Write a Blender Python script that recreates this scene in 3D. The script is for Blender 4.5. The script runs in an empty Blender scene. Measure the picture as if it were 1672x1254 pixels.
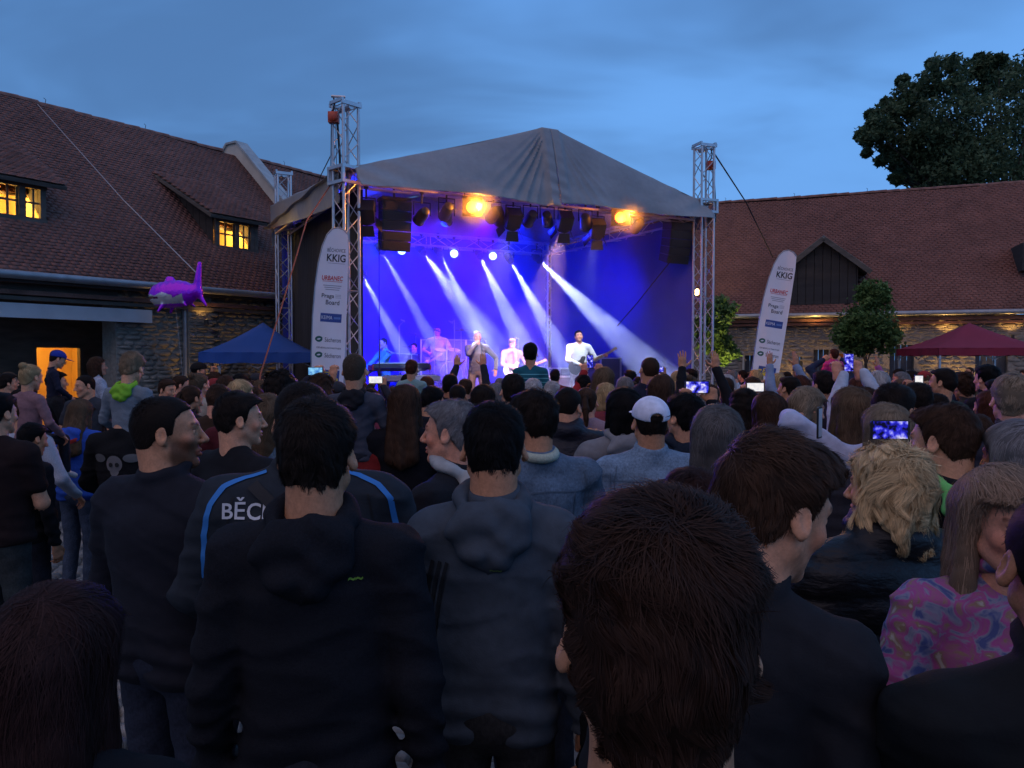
import bpy, math, random
import numpy as np
from mathutils import Vector, Matrix, Euler
# ---------------------------------------------------------------- camera, sky, sun, exposure
SC = bpy.context.scene
C = SC.collection
PI = math.pi
R = math.radians
CAMZ, FPX, CX, CY, HORIZ = 1.95, 1250.0, 836.0, 627.0, 585.0
PITCH = math.atan((CY - HORIZ) / FPX)
cam = bpy.data.objects.new('camera', bpy.data.cameras.new('camera')); C.objects.link(cam)
cam.location = (0, 0, CAMZ); cam.rotation_euler = (PI/2 - PITCH, 0, 0)
cam.data.sensor_width = 36; cam.data.lens = FPX/1672*36; cam.data.clip_start = 0.05; cam.data.clip_end = 2000
SC.camera = cam
SKY_STRENGTH = 1.55
w = bpy.data.worlds.new('World'); SC.world = w; w.use_nodes = True
nt = w.node_tree; nt.nodes.clear()
def wn(t, **k):
    n = nt.nodes.new(t)
    for a, b in k.items(): setattr(n, a, b)
    return n
def math_n(op, a, b=None, clamp=False):
    n = wn('ShaderNodeMath', operation=op); n.use_clamp = clamp
    for i, v in enumerate((a, b)):
        if v is None: continue
        if isinstance(v, (int, float)): n.inputs[i].default_value = v
        else: nt.links.new(v, n.inputs[i])
    return n.outputs[0]
tc = wn('ShaderNodeTexCoord'); sep = wn('ShaderNodeSeparateXYZ'); nt.links.new(tc.outputs['Generated'], sep.inputs[0])
zc = math_n('MAXIMUM', sep.outputs[2], 0.0)
# cloud layer: direction projected on a high flat sheet
den = math_n('ADD', zc, 0.22)
cx = math_n('DIVIDE', sep.outputs[0], den); cy = math_n('DIVIDE', sep.outputs[1], den)
cmb = wn('ShaderNodeCombineXYZ'); nt.links.new(cx, cmb.inputs[0]); nt.links.new(cy, cmb.inputs[1])
mp = wn('ShaderNodeMapping'); mp.inputs['Location'].default_value = (1.35, 0.3, 0); mp.inputs['Rotation'].default_value = (0, 0, R(20)); mp.inputs['Scale'].default_value = (0.8, 1.5, 1)
nt.links.new(cmb.outputs[0], mp.inputs[0])
n1 = wn('ShaderNodeTexNoise'); n1.inputs['Scale'].default_value = 1.3; n1.inputs['Detail'].default_value = 4; n1.inputs['Roughness'].default_value = 0.52; n1.inputs['Distortion'].default_value = 0.35
nt.links.new(mp.outputs[0], n1.inputs['Vector'])
n2 = wn('ShaderNodeTexNoise'); n2.inputs['Scale'].default_value = 0.55; n2.inputs['Detail'].default_value = 3
nt.links.new(mp.outputs[0], n2.inputs['Vector'])
cl = math_n('ADD', math_n('MULTIPLY', n1.outputs[0], 0.55), math_n('MULTIPLY', n2.outputs[0], 0.5))
# weather: thicker cloud to the west (left of the picture)
cl = math_n('ADD', cl, math_n('MULTIPLY', sep.outputs[0], -0.16))
cr = wn('ShaderNodeValToRGB'); cr.color_ramp.elements[0].position = 0.40; cr.color_ramp.elements[1].position = 0.64
cr.color_ramp.elements[0].color = (0, 0, 0, 1); cr.color_ramp.elements[1].color = (1, 1, 1, 1); cr.color_ramp.interpolation = 'EASE'
nt.links.new(cl, cr.inputs[0])
grad = wn('ShaderNodeValToRGB'); nt.links.new(zc, grad.inputs[0])
e = grad.color_ramp.elements
e[0].position = 0.0; e[0].color = (0.085, 0.215, 0.47, 1); e[1].position = 1.0; e[1].color = (0.062, 0.155, 0.36, 1)
m = e.new(0.30); m.color = (0.086, 0.225, 0.50, 1)
m = e.new(0.55); m.color = (0.070, 0.185, 0.44, 1)
mixc = wn('ShaderNodeMix', data_type='RGBA'); nt.links.new(math_n('MULTIPLY', cr.outputs[0], 0.80), mixc.inputs['Factor'])
nt.links.new(grad.outputs[0], mixc.inputs['A']); mixc.inputs['B'].default_value = (0.036, 0.086, 0.195, 1)
sky = wn('ShaderNodeTexSky', sky_type='NISHITA', sun_disc=False)
sky.sun_elevation = R(0.5); sky.sun_rotation = R(200); sky.air_density = 1.5; sky.ozone_density = 4.0
bg1 = wn('ShaderNodeBackground'); nt.links.new(mixc.outputs['Result'], bg1.inputs[0]); bg1.inputs[1].default_value = SKY_STRENGTH
bg2 = wn('ShaderNodeBackground'); nt.links.new(sky.outputs[0], bg2.inputs[0]); bg2.inputs[1].default_value = 0.05
addb = wn('ShaderNodeAddShader'); nt.links.new(bg1.outputs[0], addb.inputs[0]); nt.links.new(bg2.outputs[0], addb.inputs[1])
out = wn('ShaderNodeOutputWorld'); nt.links.new(addb.outputs[0], out.inputs[0])
sun = bpy.data.objects.new('sun', bpy.data.lights.new('sun', 'SUN')); C.objects.link(sun)
sun.data.energy = 0.66; sun.data.angle = R(80); sun.data.color = (1.0, 0.58, 0.34); sun.rotation_euler = (R(35), 0, R(-25))
SC.view_settings.view_transform = 'Standard'; SC.view_settings.look = 'None'; SC.view_settings.gamma = 1; SC.view_settings.exposure = 0.15
SC.view_settings.use_curve_mapping = False
cy_ = SC.cycles
cy_.use_denoising = True; cy_.max_bounces = 5; cy_.diffuse_bounces = 2; cy_.glossy_bounces = 2; cy_.transparent_max_bounces = 12
cy_.transmission_bounces = 3; cy_.volume_bounces = 0; cy_.sample_clamp_indirect = 4; cy_.caustics_reflective = False; cy_.caustics_refractive = False
rng = np.random.default_rng(7); random.seed(7)
# ---------------------------------------------------------------- helpers
def at(px, py, Y):
    u = (px - CX)/FPX; v = (CY - py)/FPX
    dy = math.cos(PITCH) + v*math.sin(PITCH); dz = -math.sin(PITCH) + v*math.cos(PITCH)
    return Vector((u*Y/dy, Y, CAMZ + dz*Y/dy))
def tag(o, label=None, cat=None, group=None, kind=None):
    if label: o['label'] = label
    if cat: o['category'] = cat
    if group: o['group'] = group
    if kind: o['kind'] = kind
    return o
def empty(name, loc=(0, 0, 0), rz=0, label=None, cat=None, group=None, kind=None):
    o = bpy.data.objects.new(name, None); C.objects.link(o); o.location = loc; o.rotation_euler = (0, 0, rz)
    o.empty_display_size = 0.1
    return tag(o, label, cat, group, kind)
def link(name, me, parent=None, mat=None, loc=(0, 0, 0), rot=(0, 0, 0), scale=None, color=None):
    o = bpy.data.objects.new(name, me); C.objects.link(o); o.parent = parent; o.location = loc; o.rotation_euler = rot
    if scale is not None: o.scale = scale if hasattr(scale, '__len__') else (scale,)*3
    if mat is not None:
        if len(me.materials) == 0: me.materials.append(mat)
        elif me.materials[0] != mat:
            o.material_slots[0].link = 'OBJECT'; o.material_slots[0].material = mat
    if color is not None: o.color = (*color[:3], 1)
    return o
def npmesh(name, V, F, smooth=True, attr=None):
    """V (n,3); F (m,3|4) int array"""
    V = np.asarray(V, np.float32); F = np.asarray(F, np.int32)
    me = bpy.data.meshes.new(name); me.vertices.add(len(V)); me.vertices.foreach_set('co', V.ravel())
    k = F.shape[1]; me.loops.add(F.size); me.loops.foreach_set('vertex_index', F.ravel())
    me.polygons.add(len(F)); me.polygons.foreach_set('loop_start', np.arange(0, F.size, k, dtype=np.int32))
    if smooth: me.polygons.foreach_set('use_smooth', np.ones(len(F), bool))
    me.update(calc_edges=True)
    if attr is not None:
        a = me.color_attributes.new('Col', 'FLOAT_COLOR', 'POINT')
        col = np.ones((len(V), 4), np.float32); col[:, :3] = attr; a.data.foreach_set('color', col.ravel())
    return me
class MB:
    """collects boxes, tubes and lathed shapes of mixed faces into one mesh"""
    def __init__(s): s.v = []; s.f = []
    def add(s, V, F, M=None):
        n = len(s.v)
        for p in V: s.v.append(tuple(M @ Vector(p)) if M is not None else tuple(p))
        for f in F: s.f.append(tuple(i+n for i in f))
        return s
    def box(s, c, d, M=None, rz=0):
        x, y, z = (q/2 for q in d); c = Vector(c)
        rot = Matrix.Rotation(rz, 3, 'Z')
        V = [c + rot @ Vector((a*x, b*y, e_*z)) for a in (-1, 1) for b in (-1, 1) for e_ in (-1, 1)]
        return s.add(V, [(0, 1, 3, 2), (4, 6, 7, 5), (0, 4, 5, 1), (2, 3, 7, 6), (0, 2, 6, 4), (1, 5, 7, 3)], M)
    def obox(s, a, b, w_, h, up=(0, 0, 1)):
        """box running from a to b, w_ wide and h high"""
        a = Vector(a); b = Vector(b); d = (b-a).normalized(); u = Vector(up); sd = d.cross(u).normalized(); u = sd.cross(d)
        V = [p + sd*(w_/2*i) + u*(h/2*j) for p in (a, b) for i in (-1, 1) for j in (-1, 1)]
        return s.add(V, [(0, 1, 3, 2), (4, 6, 7, 5), (0, 4, 5, 1), (2, 3, 7, 6), (0, 2, 6, 4), (1, 5, 7, 3)])
    def tube(s, pts, r, n=8, cap=True):
        pts = [Vector(p) for p in pts]; rs = r if hasattr(r, '__len__') else [r]*len(pts)
        V = []; F = []; pu = None
        for i, p in enumerate(pts):
            d = (pts[min(i+1, len(pts)-1)] - pts[max(i-1, 0)]).normalized()
            ref = pu if pu is not None else (Vector((0, 0, 1)) if abs(d.z) < 0.9 else Vector((1, 0, 0)))
            sd = d.cross(ref)
            if sd.length < 1e-5: sd = d.cross(Vector((0, 1, 0.1)))
            sd.normalize(); u = sd.cross(d).normalized(); pu = u
            for k in range(n):
                t = 2*PI*k/n; V.append(p + (sd*math.cos(t) + u*math.sin(t))*rs[i])
        for i in range(len(pts)-1):
            for k in range(n):
                a = i*n+k; b = i*n+(k+1) % n; F.append((a, b, b+n, a+n))
        if cap: F.append(tuple(range(n-1, -1, -1))); F.append(tuple(range((len(pts)-1)*n, len(pts)*n)))
        return s.add(V, F)
    def lathe(s, prof, n=20, M=None):
        V = []; F = []
        for r_, z in prof:
            for k in range(n): V.append((r_*math.cos(2*PI*k/n), r_*math.sin(2*PI*k/n), z))
        for i in range(len(prof)-1):
            for k in range(n):
                a = i*n+k; b = i*n+(k+1) % n; F.append((a, b, b+n, a+n))
        F.append(tuple(range(n-1, -1, -1))); F.append(tuple(range((len(prof)-1)*n, len(prof)*n)))
        return s.add(V, F, M)
    def mesh(s, name, smooth=False):
        me = bpy.data.meshes.new(name); me.from_pydata(s.v, [], s.f); me.update()
        if smooth:
            me.polygons.foreach_set('use_smooth', np.ones(len(me.polygons), bool))
            try: me.set_sharp_from_angle(angle=R(40))
            except Exception: pass
        return me
    def build(s, name, mat, parent=None, smooth=False, **k):
        return link(name, s.mesh(name, smooth), parent, mat, **k)
# ---------------------------------------------------------------- materials
MATS = {}
def mat(name, color=(0.5, 0.5, 0.5), rough=0.8, metal=0.0, noise=None, bump=None, emit=None, trans=0.0, alpha=None, objcol=False, coat=0.0, spec=0.5, coords='Object', translucent=0.0, attr=False, sheen=0.0):
    if name in MATS: return MATS[name]
    m = bpy.data.materials.new(name); m.use_nodes = True; t = m.node_tree; b = t.nodes['Principled BSDF']; L = t.links
    b.inputs['Roughness'].default_value = rough; b.inputs['Metallic'].default_value = metal
    b.inputs['Coat Weight'].default_value = coat; b.inputs['Specular IOR Level'].default_value = spec
    b.inputs['Base Color'].default_value = (*color, 1)
    if sheen: b.inputs['Sheen Weight'].default_value = sheen
    src = None
    co = t.nodes.new('ShaderNodeTexCoord').outputs[coords]
    if objcol: src = t.nodes.new('ShaderNodeObjectInfo').outputs['Color']
    if attr:
        a = t.nodes.new('ShaderNodeVertexColor'); a.layer_name = 'Col'
        if src is None: src = a.outputs[0]
        else:
            mx = t.nodes.new('ShaderNodeMix'); mx.data_type = 'RGBA'; mx.blend_type = 'MULTIPLY'; mx.inputs['Factor'].default_value = 1
            L.new(src, mx.inputs['A']); L.new(a.outputs[0], mx.inputs['B']); src = mx.outputs['Result']
    if noise:
        for (sc_, amt) in (noise if isinstance(noise, list) else [noise]):
            nz = t.nodes.new('ShaderNodeTexNoise'); nz.inputs['Detail'].default_value = 5; L.new(co, nz.inputs['Vector'])
            if hasattr(sc_, '__len__'):
                mpn = t.nodes.new('ShaderNodeMapping'); mpn.inputs['Scale'].default_value = sc_; L.new(co, mpn.inputs[0]); L.new(mpn.outputs[0], nz.inputs['Vector']); nz.inputs['Scale'].default_value = 1
            else: nz.inputs['Scale'].default_value = sc_
            mr = t.nodes.new('ShaderNodeMapRange'); mr.inputs[1].default_value = 0.3; mr.inputs[2].default_value = 0.7; mr.inputs[3].default_value = 1-amt; mr.inputs[4].default_value = 1+amt
            L.new(nz.outputs[0], mr.inputs[0])
            mx = t.nodes.new('ShaderNodeMix'); mx.data_type = 'RGBA'; mx.blend_type = 'MULTIPLY'; mx.inputs['Factor'].default_value = 1
            if src is None: mx.inputs['A'].default_value = (*color, 1)
            else: L.new(src, mx.inputs['A'])
            L.new(mr.outputs[0], mx.inputs['B']); src = mx.outputs['Result']
    if src is not None: L.new(src, b.inputs['Base Color'])
    if bump:
        prev = None
        for (sc_, st) in (bump if isinstance(bump, list) else [bump]):
            nz = t.nodes.new('ShaderNodeTexNoise'); nz.inputs['Detail'].default_value = 4; L.new(co, nz.inputs['Vector'])
            if hasattr(sc_, '__len__'):
                mpn = t.nodes.new('ShaderNodeMapping'); mpn.inputs['Scale'].default_value = sc_; L.new(co, mpn.inputs[0]); L.new(mpn.outputs[0], nz.inputs['Vector']); nz.inputs['Scale'].default_value = 1
            else: nz.inputs['Scale'].default_value = sc_
            bp = t.nodes.new('ShaderNodeBump'); bp.inputs['Strength'].default_value = 1.0; bp.inputs['Distance'].default_value = st
            L.new(nz.outputs[0], bp.inputs['Height'])
            if prev is not None: L.new(prev, bp.inputs['Normal'])
            prev = bp.outputs[0]
        L.new(prev, b.inputs['Normal'])
    if emit:
        b.inputs['Emission Color'].default_value = (*emit[:3], 1); b.inputs['Emission Strength'].default_value = emit[3]
    if trans: b.inputs['Transmission Weight'].default_value = trans
    if alpha is not None: b.inputs['Alpha'].default_value = alpha
    if translucent:
        tr = t.nodes.new('ShaderNodeBsdfTranslucent'); tr.inputs[0].default_value = (*color, 1)
        ms = t.nodes.new('ShaderNodeMixShader'); ms.inputs[0].default_value = translucent
        L.new(b.outputs[0], ms.inputs[1]); L.new(tr.outputs[0], ms.inputs[2])
        L.new(ms.outputs[0], t.nodes['Material Output'].inputs[0])
    MATS[name] = m
    return m
M_cloth = mat('cloth', objcol=True, rough=0.9, noise=[(30, 0.12), (4, 0.10)], bump=[(260, 0.0006), (14, 0.004)], spec=0.2, sheen=0.0)
M_knit = mat('knit', objcol=True, rough=0.95, noise=[(180, 0.2), (5, 0.10)], bump=[(300, 0.0012), (10, 0.005)], spec=0.1)
M_denim = mat('denim', objcol=True, rough=0.85, noise=[(9, 0.30), (90, 0.22), ((300, 300, 40), 0.2)], bump=[(160, 0.001), (22, 0.005)], spec=0.15)
M_nylon = mat('nylon', objcol=True, rough=0.52, noise=(6, 0.1), bump=[((16, 16, 34), 0.012), (60, 0.001)], spec=0.3)
M_skin = mat('skin', objcol=True, attr=True, rough=0.58, noise=[(45, 0.14), (9, 0.10), (160, .10)], bump=[(380, 0.0006), (70, 0.0012)], spec=0.28)
M_hair = mat('hair', objcol=True, attr=True, rough=0.6, spec=0.07)
M_tiedye = mat('tie_dye', (1, 1, 1), .9, bump=[(14, .004)])
t_ = M_tiedye.node_tree; n_a = t_.nodes.new('ShaderNodeTexNoise'); n_a.inputs['Scale'].default_value = 16; n_a.inputs['Detail'].default_value = 3; n_a.inputs['Distortion'].default_value = 1.2; r_a = t_.nodes.new('ShaderNodeValToRGB')
t_.links.new(t_.nodes.new('ShaderNodeTexCoord').outputs['Object'], n_a.inputs['Vector']); t_.links.new(n_a.outputs[0], r_a.inputs[0]); t_.links.new(r_a.outputs[0], t_.nodes['Principled BSDF'].inputs['Base Color'])
e_a = r_a.color_ramp.elements; e_a[0].position = .34; e_a[0].color = (.06, .08, .22, 1); e_a[1].position = .68; e_a[1].color = (.42, .38, .34, 1)
for p_, c_ in ((.42, (.22, .22, .30)), (.48, (.34, .06, .24)), (.55, (.30, .10, .20)), (.61, (.24, .16, .10))): x_ = e_a.new(p_); x_.color = (*c_, 1)
M_rubber = mat('rubber', objcol=True, rough=0.6, noise=(30, 0.1))
M_plain = mat('plain_print', objcol=True, rough=0.75)
# ---------------------------------------------------------------- implicit surfaces
f32 = np.float32
def A3(*v): return np.array(v, f32)
def ell(p, c, r, M=None):
    q = p - A3(*c)
    if M is not None: q = q @ M
    r = A3(*r); k0 = np.sqrt(((q/r)**2).sum(1)); k1 = np.sqrt(((q/(r*r))**2).sum(1)) + 1e-9
    return k0*(k0-1)/k1
def cone(p, a, b, ra, rb):
    a = A3(*a); ba = A3(*b)-a; pa = p-a
    h = np.clip((pa @ ba)/max(float(ba @ ba), 1e-9), 0, 1)
    return np.sqrt(((pa - h[:, None]*ba)**2).sum(1)) - (ra + (rb-ra)*h)
def ring(p, c, Rr, r, M=None, sy=1.0):
    q = p - A3(*c)
    if M is not None: q = q @ M
    rad = np.sqrt(q[:, 0]**2 + (q[:, 1]/sy)**2) - Rr
    return np.sqrt(rad**2 + q[:, 2]**2) - r
def smin(a, b, k):
    h = np.clip(0.5 + 0.5*(b-a)/k, 0, 1); return b + (a-b)*h - k*h*(1-h)
def smax(a, b, k): return -smin(-a, -b, k)
def un(k, *ds):
    r = ds[0]
    for d in ds[1:]: r = smin(r, d, k)
    return r
def rx(a): return np.array(Matrix.Rotation(R(a), 3, 'X'), f32)
def surfnet(fn, lo, hi, h):
    lo = np.array(lo, f32); hi = np.array(hi, f32); n = np.ceil((hi-lo)/h).astype(int)+1
    g = np.stack(np.meshgrid(*[np.arange(k, dtype=f32) for k in n], indexing='ij'), -1).reshape(-1, 3)*f32(h) + lo
    F = fn(g).reshape(n).astype(f32); S = F < 0
    S[0] = S[-1] = False; S[:, 0] = S[:, -1] = False; S[:, :, 0] = S[:, :, -1] = False
    F = np.where(S, F, np.maximum(F, 1e-5))
    off = [(a, b, c) for a in (0, 1) for b in (0, 1) for c in (0, 1)]
    m = tuple(slice(0, k-1) for k in n)
    cnt = sum(S[a:n[0]-1+a, b:n[1]-1+b, c:n[2]-1+c].astype(np.int8) for a, b, c in off)
    I = np.argwhere((cnt > 0) & (cnt < 8)); idx = -np.ones(n-1, np.int64); idx[tuple(I.T)] = np.arange(len(I))
    P = np.zeros((len(I), 3), f32); W = np.zeros(len(I), f32)
    for a in off:
        for ax in range(3):
            if a[ax]: continue
            b = list(a); b[ax] = 1
            ia = tuple((I+np.array(a)).T); ib = tuple((I+np.array(b)).T)
            fa, fb = F[ia], F[ib]; mk = S[ia] != S[ib]
            t = np.where(mk, fa/np.where(mk, fa-fb, 1), 0)
            q = np.tile(np.array(a, f32), (len(I), 1)); q[:, ax] = t
            P += q*mk[:, None]; W += mk
    V = (I + P/np.maximum(W, 1)[:, None])*h + lo
    Q = []
    for ax in range(3):
        o1, o2 = [(1, 2), (2, 0), (0, 1)][ax]
        sl0 = [slice(1, None)]*3; sl1 = [slice(1, None)]*3; sl0[ax] = slice(0, n[ax]-1); sl1[ax] = slice(1, n[ax])
        A = S[tuple(sl0)]; B = S[tuple(sl1)]; E = np.argwhere(A != B)
        if not len(E): continue
        flip = ~A[tuple(E.T)]; E = E + np.array([0 if i == ax else 1 for i in range(3)])
        d1 = np.zeros(3, int); d1[o1] = 1; d2 = np.zeros(3, int); d2[o2] = 1
        ok = (E[:, o1] < n[o1]-1) & (E[:, o2] < n[o2]-1); E = E[ok]; flip = flip[ok]
        q = np.stack([idx[tuple((E-d1-d2).T)], idx[tuple((E-d2).T)], idx[tuple(E.T)], idx[tuple((E-d1).T)]], 1)
        q[flip] = q[flip][:, ::-1]; Q.append(q)
    return V.astype(f32), np.concatenate(Q)
def grad(fn, p, e_=0.002):
    g = np.stack([fn(p + A3(*(e_ if i == j else 0 for j in range(3)))) for i in range(3)], 1) - fn(p)[:, None]
    return g/(np.linalg.norm(g, axis=1, keepdims=True)+1e-9)
def wob(p, s, f=(9, 9, 13)):
    """cheap fold noise, about -1..1"""
    x, y, z = p[:, 0]*f[0]+s, p[:, 1]*f[1]+s*1.7, p[:, 2]*f[2]+s*0.3
    a = np.sin(x + 1.9*np.sin(z*0.55+s) + y*0.7)*np.sin(z*1.2 + 1.6*np.sin(x*0.8+s) + 0.5*y)
    b = np.sin(2.1*z + 2.3*np.sin(x*0.7+y+s)); return 0.6*a + 0.4*(1-2*np.abs(b))
# ---------------------------------------------------------------- head
def head_sdf(fem=False, kid=False):
    def f(p):
        q = p.copy(); q[:, 0] = np.abs(q[:, 0])
        jw = 0.9 if fem else 1.0
        d = ell(q, (0, -.012, .03), (.0765, .097, .087))
        d = smin(d, ell(q, (0, .028, -.028), (.0605*jw, .064, .082)), .03)
        d = smin(d, cone(q, (.053*jw, .005, -.055), (.012, .066, -.1), .022, .017), .028)
        d = smin(d, ell(q, (0, .074, -.101), (.021, .016, .015)), .016)
        d = smin(d, ell(q, (.043*jw, .06, -.025), (.02, .018, .017)), .022)
        d = smin(d, cone(q, (0, .083, .024), (.036, .076, .026), .0115, .010), .014)
        d = smax(d, -ell(q, (.032, .101, .004), (.017, .014, .012)), .012)
        d = smin(d, ell(q, (.031, .0735, .004), (.0135, .0135, .0135)), .002)
        d = smin(d, cone(q, (0, .091, .012), (0, .113, -.028), .007, .0115), .010)
        d = smin(d, ell(q, (.011, .1, -.033), (.009, .011, .008)), .006)
        d = smin(d, cone(q, (0, .093, -.0605), (.019, .084, -.063), .0078, .004), .008)
        d = smin(d, cone(q, (0, .0925, -.073), (.015, .084, -.072), .0085, .004), .006)
        d = smax(d, -ell(q, (0, .103, -.0668), (.024, .012, .0016)), .004)
        Me = np.array(Euler((R(12), R(-14), R(-24))).to_matrix(), f32)
        e1 = ell(q, (.083, -.012, -.002), (.0085, .019, .032), Me)
        e1 = smax(e1, -ell(q, (.092, -.008, .003), (.008, .011, .019), Me), .006)
        d = smin(d, e1, .006)
        d = smin(d, ell(q, (.083, -.003, -.027), (.006, .009, .009)), .006)
        return d
    return f
def head_color(V, tone=(1, 1, 1), stubble=0.0, fem=False):
    q = V.copy(); q[:, 0] = np.abs(q[:, 0]); n = len(V); c = np.ones((n, 3), f32)
    def mixin(w_, col): c[:] = c*(1-w_[:, None]) + A3(*col)*w_[:, None]
    def ss(a, b, x): t = np.clip((x-a)/(b-a), 0, 1); return t*t*(3-2*t)
    mixin(0.35*np.clip(1-ell(q, (.05, .065, -.03), (.02, .02, .02))/.02, 0, 1), (1.15, .72, .66))
    if stubble:
        s_ = ss(.0, .02, q[:, 1])*ss(-.015, -.045, q[:, 2] - .25*np.clip(q[:, 0]-.02, 0, 1)) * ss(-.14, -.11, q[:, 2])
        mixin(stubble*s_, (.26, .22, .21))
    lip = np.clip(1 - np.minimum(cone(q, (0, .095, -.0615), (.02, .084, -.063), .004, .003), cone(q, (0, .095, -.0725), (.016, .085, -.071), .005, .003))/.004, 0, 1)
    mixin(0.8*lip*(q[:, 1] > .075), (.85, .42, .42) if not fem else (.85, .30, .34))
    br = np.clip(1 - cone(q, (.014, .094, .027), (.048, .077, .030), .004, .0025)/.0045, 0, 1)*(q[:, 1] > .06)
    mixin(0.85*br, (.16, .11, .09))
    ed = np.linalg.norm(q-A3(.031, .0735, .004), axis=1)
    eye = (ed < .0146) & (np.abs(q[:, 2]-.004) < .0062) & (q[:, 1] > .08)
    c[eye] = (1.25, 1.35, 1.5); c[eye & (np.hypot(q[:, 0]-.031, q[:, 2]-.004) < .0058)] = (.12, .09, .07)
    lid = (ed < .0165) & (np.abs(q[:, 2]-.0115) < .0018) & (q[:, 1] > .078); c[lid] = (.2, .14, .12)
    return c*A3(*tone)
# ---------------------------------------------------------------- hair
NAPE = {'short': (-.115, -.098), 'nape': (-.11, -.125)}
def hair_sdf(style, thick=1.0):
    def cap(p, t=.012, front=.072, back=-.078, top=0.0, k=.010, side=0.0):
        q = p.copy(); q[:, 0] = np.abs(q[:, 0])
        d = smin(ell(q, (0, -.012, .03), (.0765, .097, .087)), cone(q, (0, -.034, -.03), (0, -.030, -.15), .060, .054), .03)
        tz = np.clip((p[:, 2] - back)/(.085), 0, 1); tz = tz*tz*(3-2*tz)
        d = d - (.0015 + t*(.12 + .88*tz))*(1 - .62*np.clip((q[:, 0]-.045)/.04, 0, 1)*np.clip((.07-p[:, 2])/.05, 0, 1))
        if top: d = smin(d, ell(q, (0, .012, .082), (.062, .088, .036+top)), .03)
        # hairline: from nape up round the ear to the forehead
        y = q[:, 1]; yy = [-.13, -.07, -.035, -.012, .006, .020, .030, .050, .080, .12]
        zz = [back, back+.008, back+.058, .012, -.012, -.006, .050, front+.000, front+.010, front+.012]
        zl = np.interp(y, yy, zz).astype(f32)
        zl = zl + .004*wob(p, 1.3, (60, 60, 40)) + .002*wob(p, 4, (140, 140, 90))
        return smax(d, (zl - q[:, 2])*.8, k)
    def f(p):
        q = p.copy(); q[:, 0] = np.abs(q[:, 0])
        if style == 'crop': return cap(p, .005)
        if style == 'under': return smax(cap(p, .006), p[:, 2]-.045, .006)
        if style == 'bald':
            d = cap(p, .006, k=.008); return smax(d, ell(q, (0, .015, .085), (.065, .085, .06)), .01)
        if style == 'short': return cap(p, .010, top=.006)
        if style == 'thick': return cap(p, .015, top=.012, back=-.082)
        if style == 'quiff':
            d = cap(p, .013, back=-.088, top=.012); return smin(d, ell(q, (.0, .050, .098), (.050, .046, .022)), .025)
        if style == 'curly':
            d = cap(p, .03, back=-.11, top=.01); return d + .006*np.sin(p[:, 0]*120+1)*np.sin(p[:, 1]*110)*np.sin(p[:, 2]*115)
        if style == 'messy':
            d = cap(p, .020, back=-.098, top=.012); return d + .004*wob(p, 3, (26, 26, 30))
        if style == 'bob':
            d = cap(p, .022, back=-.1, k=.012)
            d = un(.03, d, cone(q, (.055, -.06, .02), (.068, -.06, -.12), .045, .035), cone(q, (0, -.09, .02), (0, -.085, -.125), .05, .035), cone(q, (.083, .0, .02), (.083, .015, -.11), .02, .018)); return d
        if style == 'shag':
            d = cap(p, .024, back=-.1, k=.012); d = un(.035, d, cone(q, (.045, -.07, .02), (.085, -.08, -.13), .05, .034), cone(q, (0, -.095, .02), (0, -.1, -.15), .05, .03), cone(q, (.082, -.01, .02), (.10, .0, -.09), .022, .026)); return d + .009*wob(p, 5, (26, 26, 30))
        if style in ('long', 'wavy', 'blondlong'):
            w_ = 1.35 if style == 'wavy' else 1.0
            L_ = -.36 if style != 'wavy' else -.27
            d = cap(p, .018 if style != 'wavy' else .032, back=-.1, k=.012)
            d = un(.035, d, cone(q, (.045, -.07, .02), (.075*w_, -.085, L_), .05, .04*w_), cone(q, (0, -.095, .02), (0, -.1, L_-.03), .05, .04), cone(q, (.078, -.01, .02), (.095*w_, .0, L_+.08), .022, .03*w_))
            if style == 'wavy': d = d + .008*wob(p, 5, (22, 22, 26))
            return d
        if style == 'pony':
            d = cap(p, .010, back=-.09)
            return un(.015, d, ell(q, (0, -.125, .03), (.018, .02, .018)), cone(q, (0, -.14, .025), (0, -.165, -.07), .02, .03), cone(q, (0, -.165, -.07), (0, -.145, -.2), .03, .012))
        if style == 'bun':
            d = cap(p, .010, back=-.09); return smin(d, ell(q, (0, -.105, .095), (.036, .036, .034)), .008)
        return cap(p, .014)
    return f
CROWN = A3(0.012, -.075, .098)
def flow_fn(style):
    def f(p):
        v = p - CROWN
        sw = np.stack([-v[:, 1], v[:, 0], 0*v[:, 0]], 1)
        if style in ('long', 'bob', 'blondlong', 'wavy', 'bald', 'shag'):
            t = np.clip((p[:, 2]-.06)/.05, 0, 1)[:, None]
            v = v*t*12 + A3(0, -.15, -1)*(1-t); v[:, 0] += np.sign(p[:, 0])*t[:, 0]*.8
        elif style == 'pony':
            v = A3(0, -.13, .03) - p; tail = (p[:, 1] < -.118)[:, None]; v = v*(1-tail)*12 + tail*A3(0, .05, -1)
        elif style == 'bun': v = (A3(0, -.1, .1) - p)*10
        elif style in ('quiff',):
            top = np.clip((p[:, 2]-.05)/.04, 0, 1)[:, None]; v = (v*14+sw*4)*(1-top) + A3(.75, .75, .05)*top
        else: v = v*14 + sw*5 + A3(0, 0, -.35)
        return v
    return f
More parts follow.
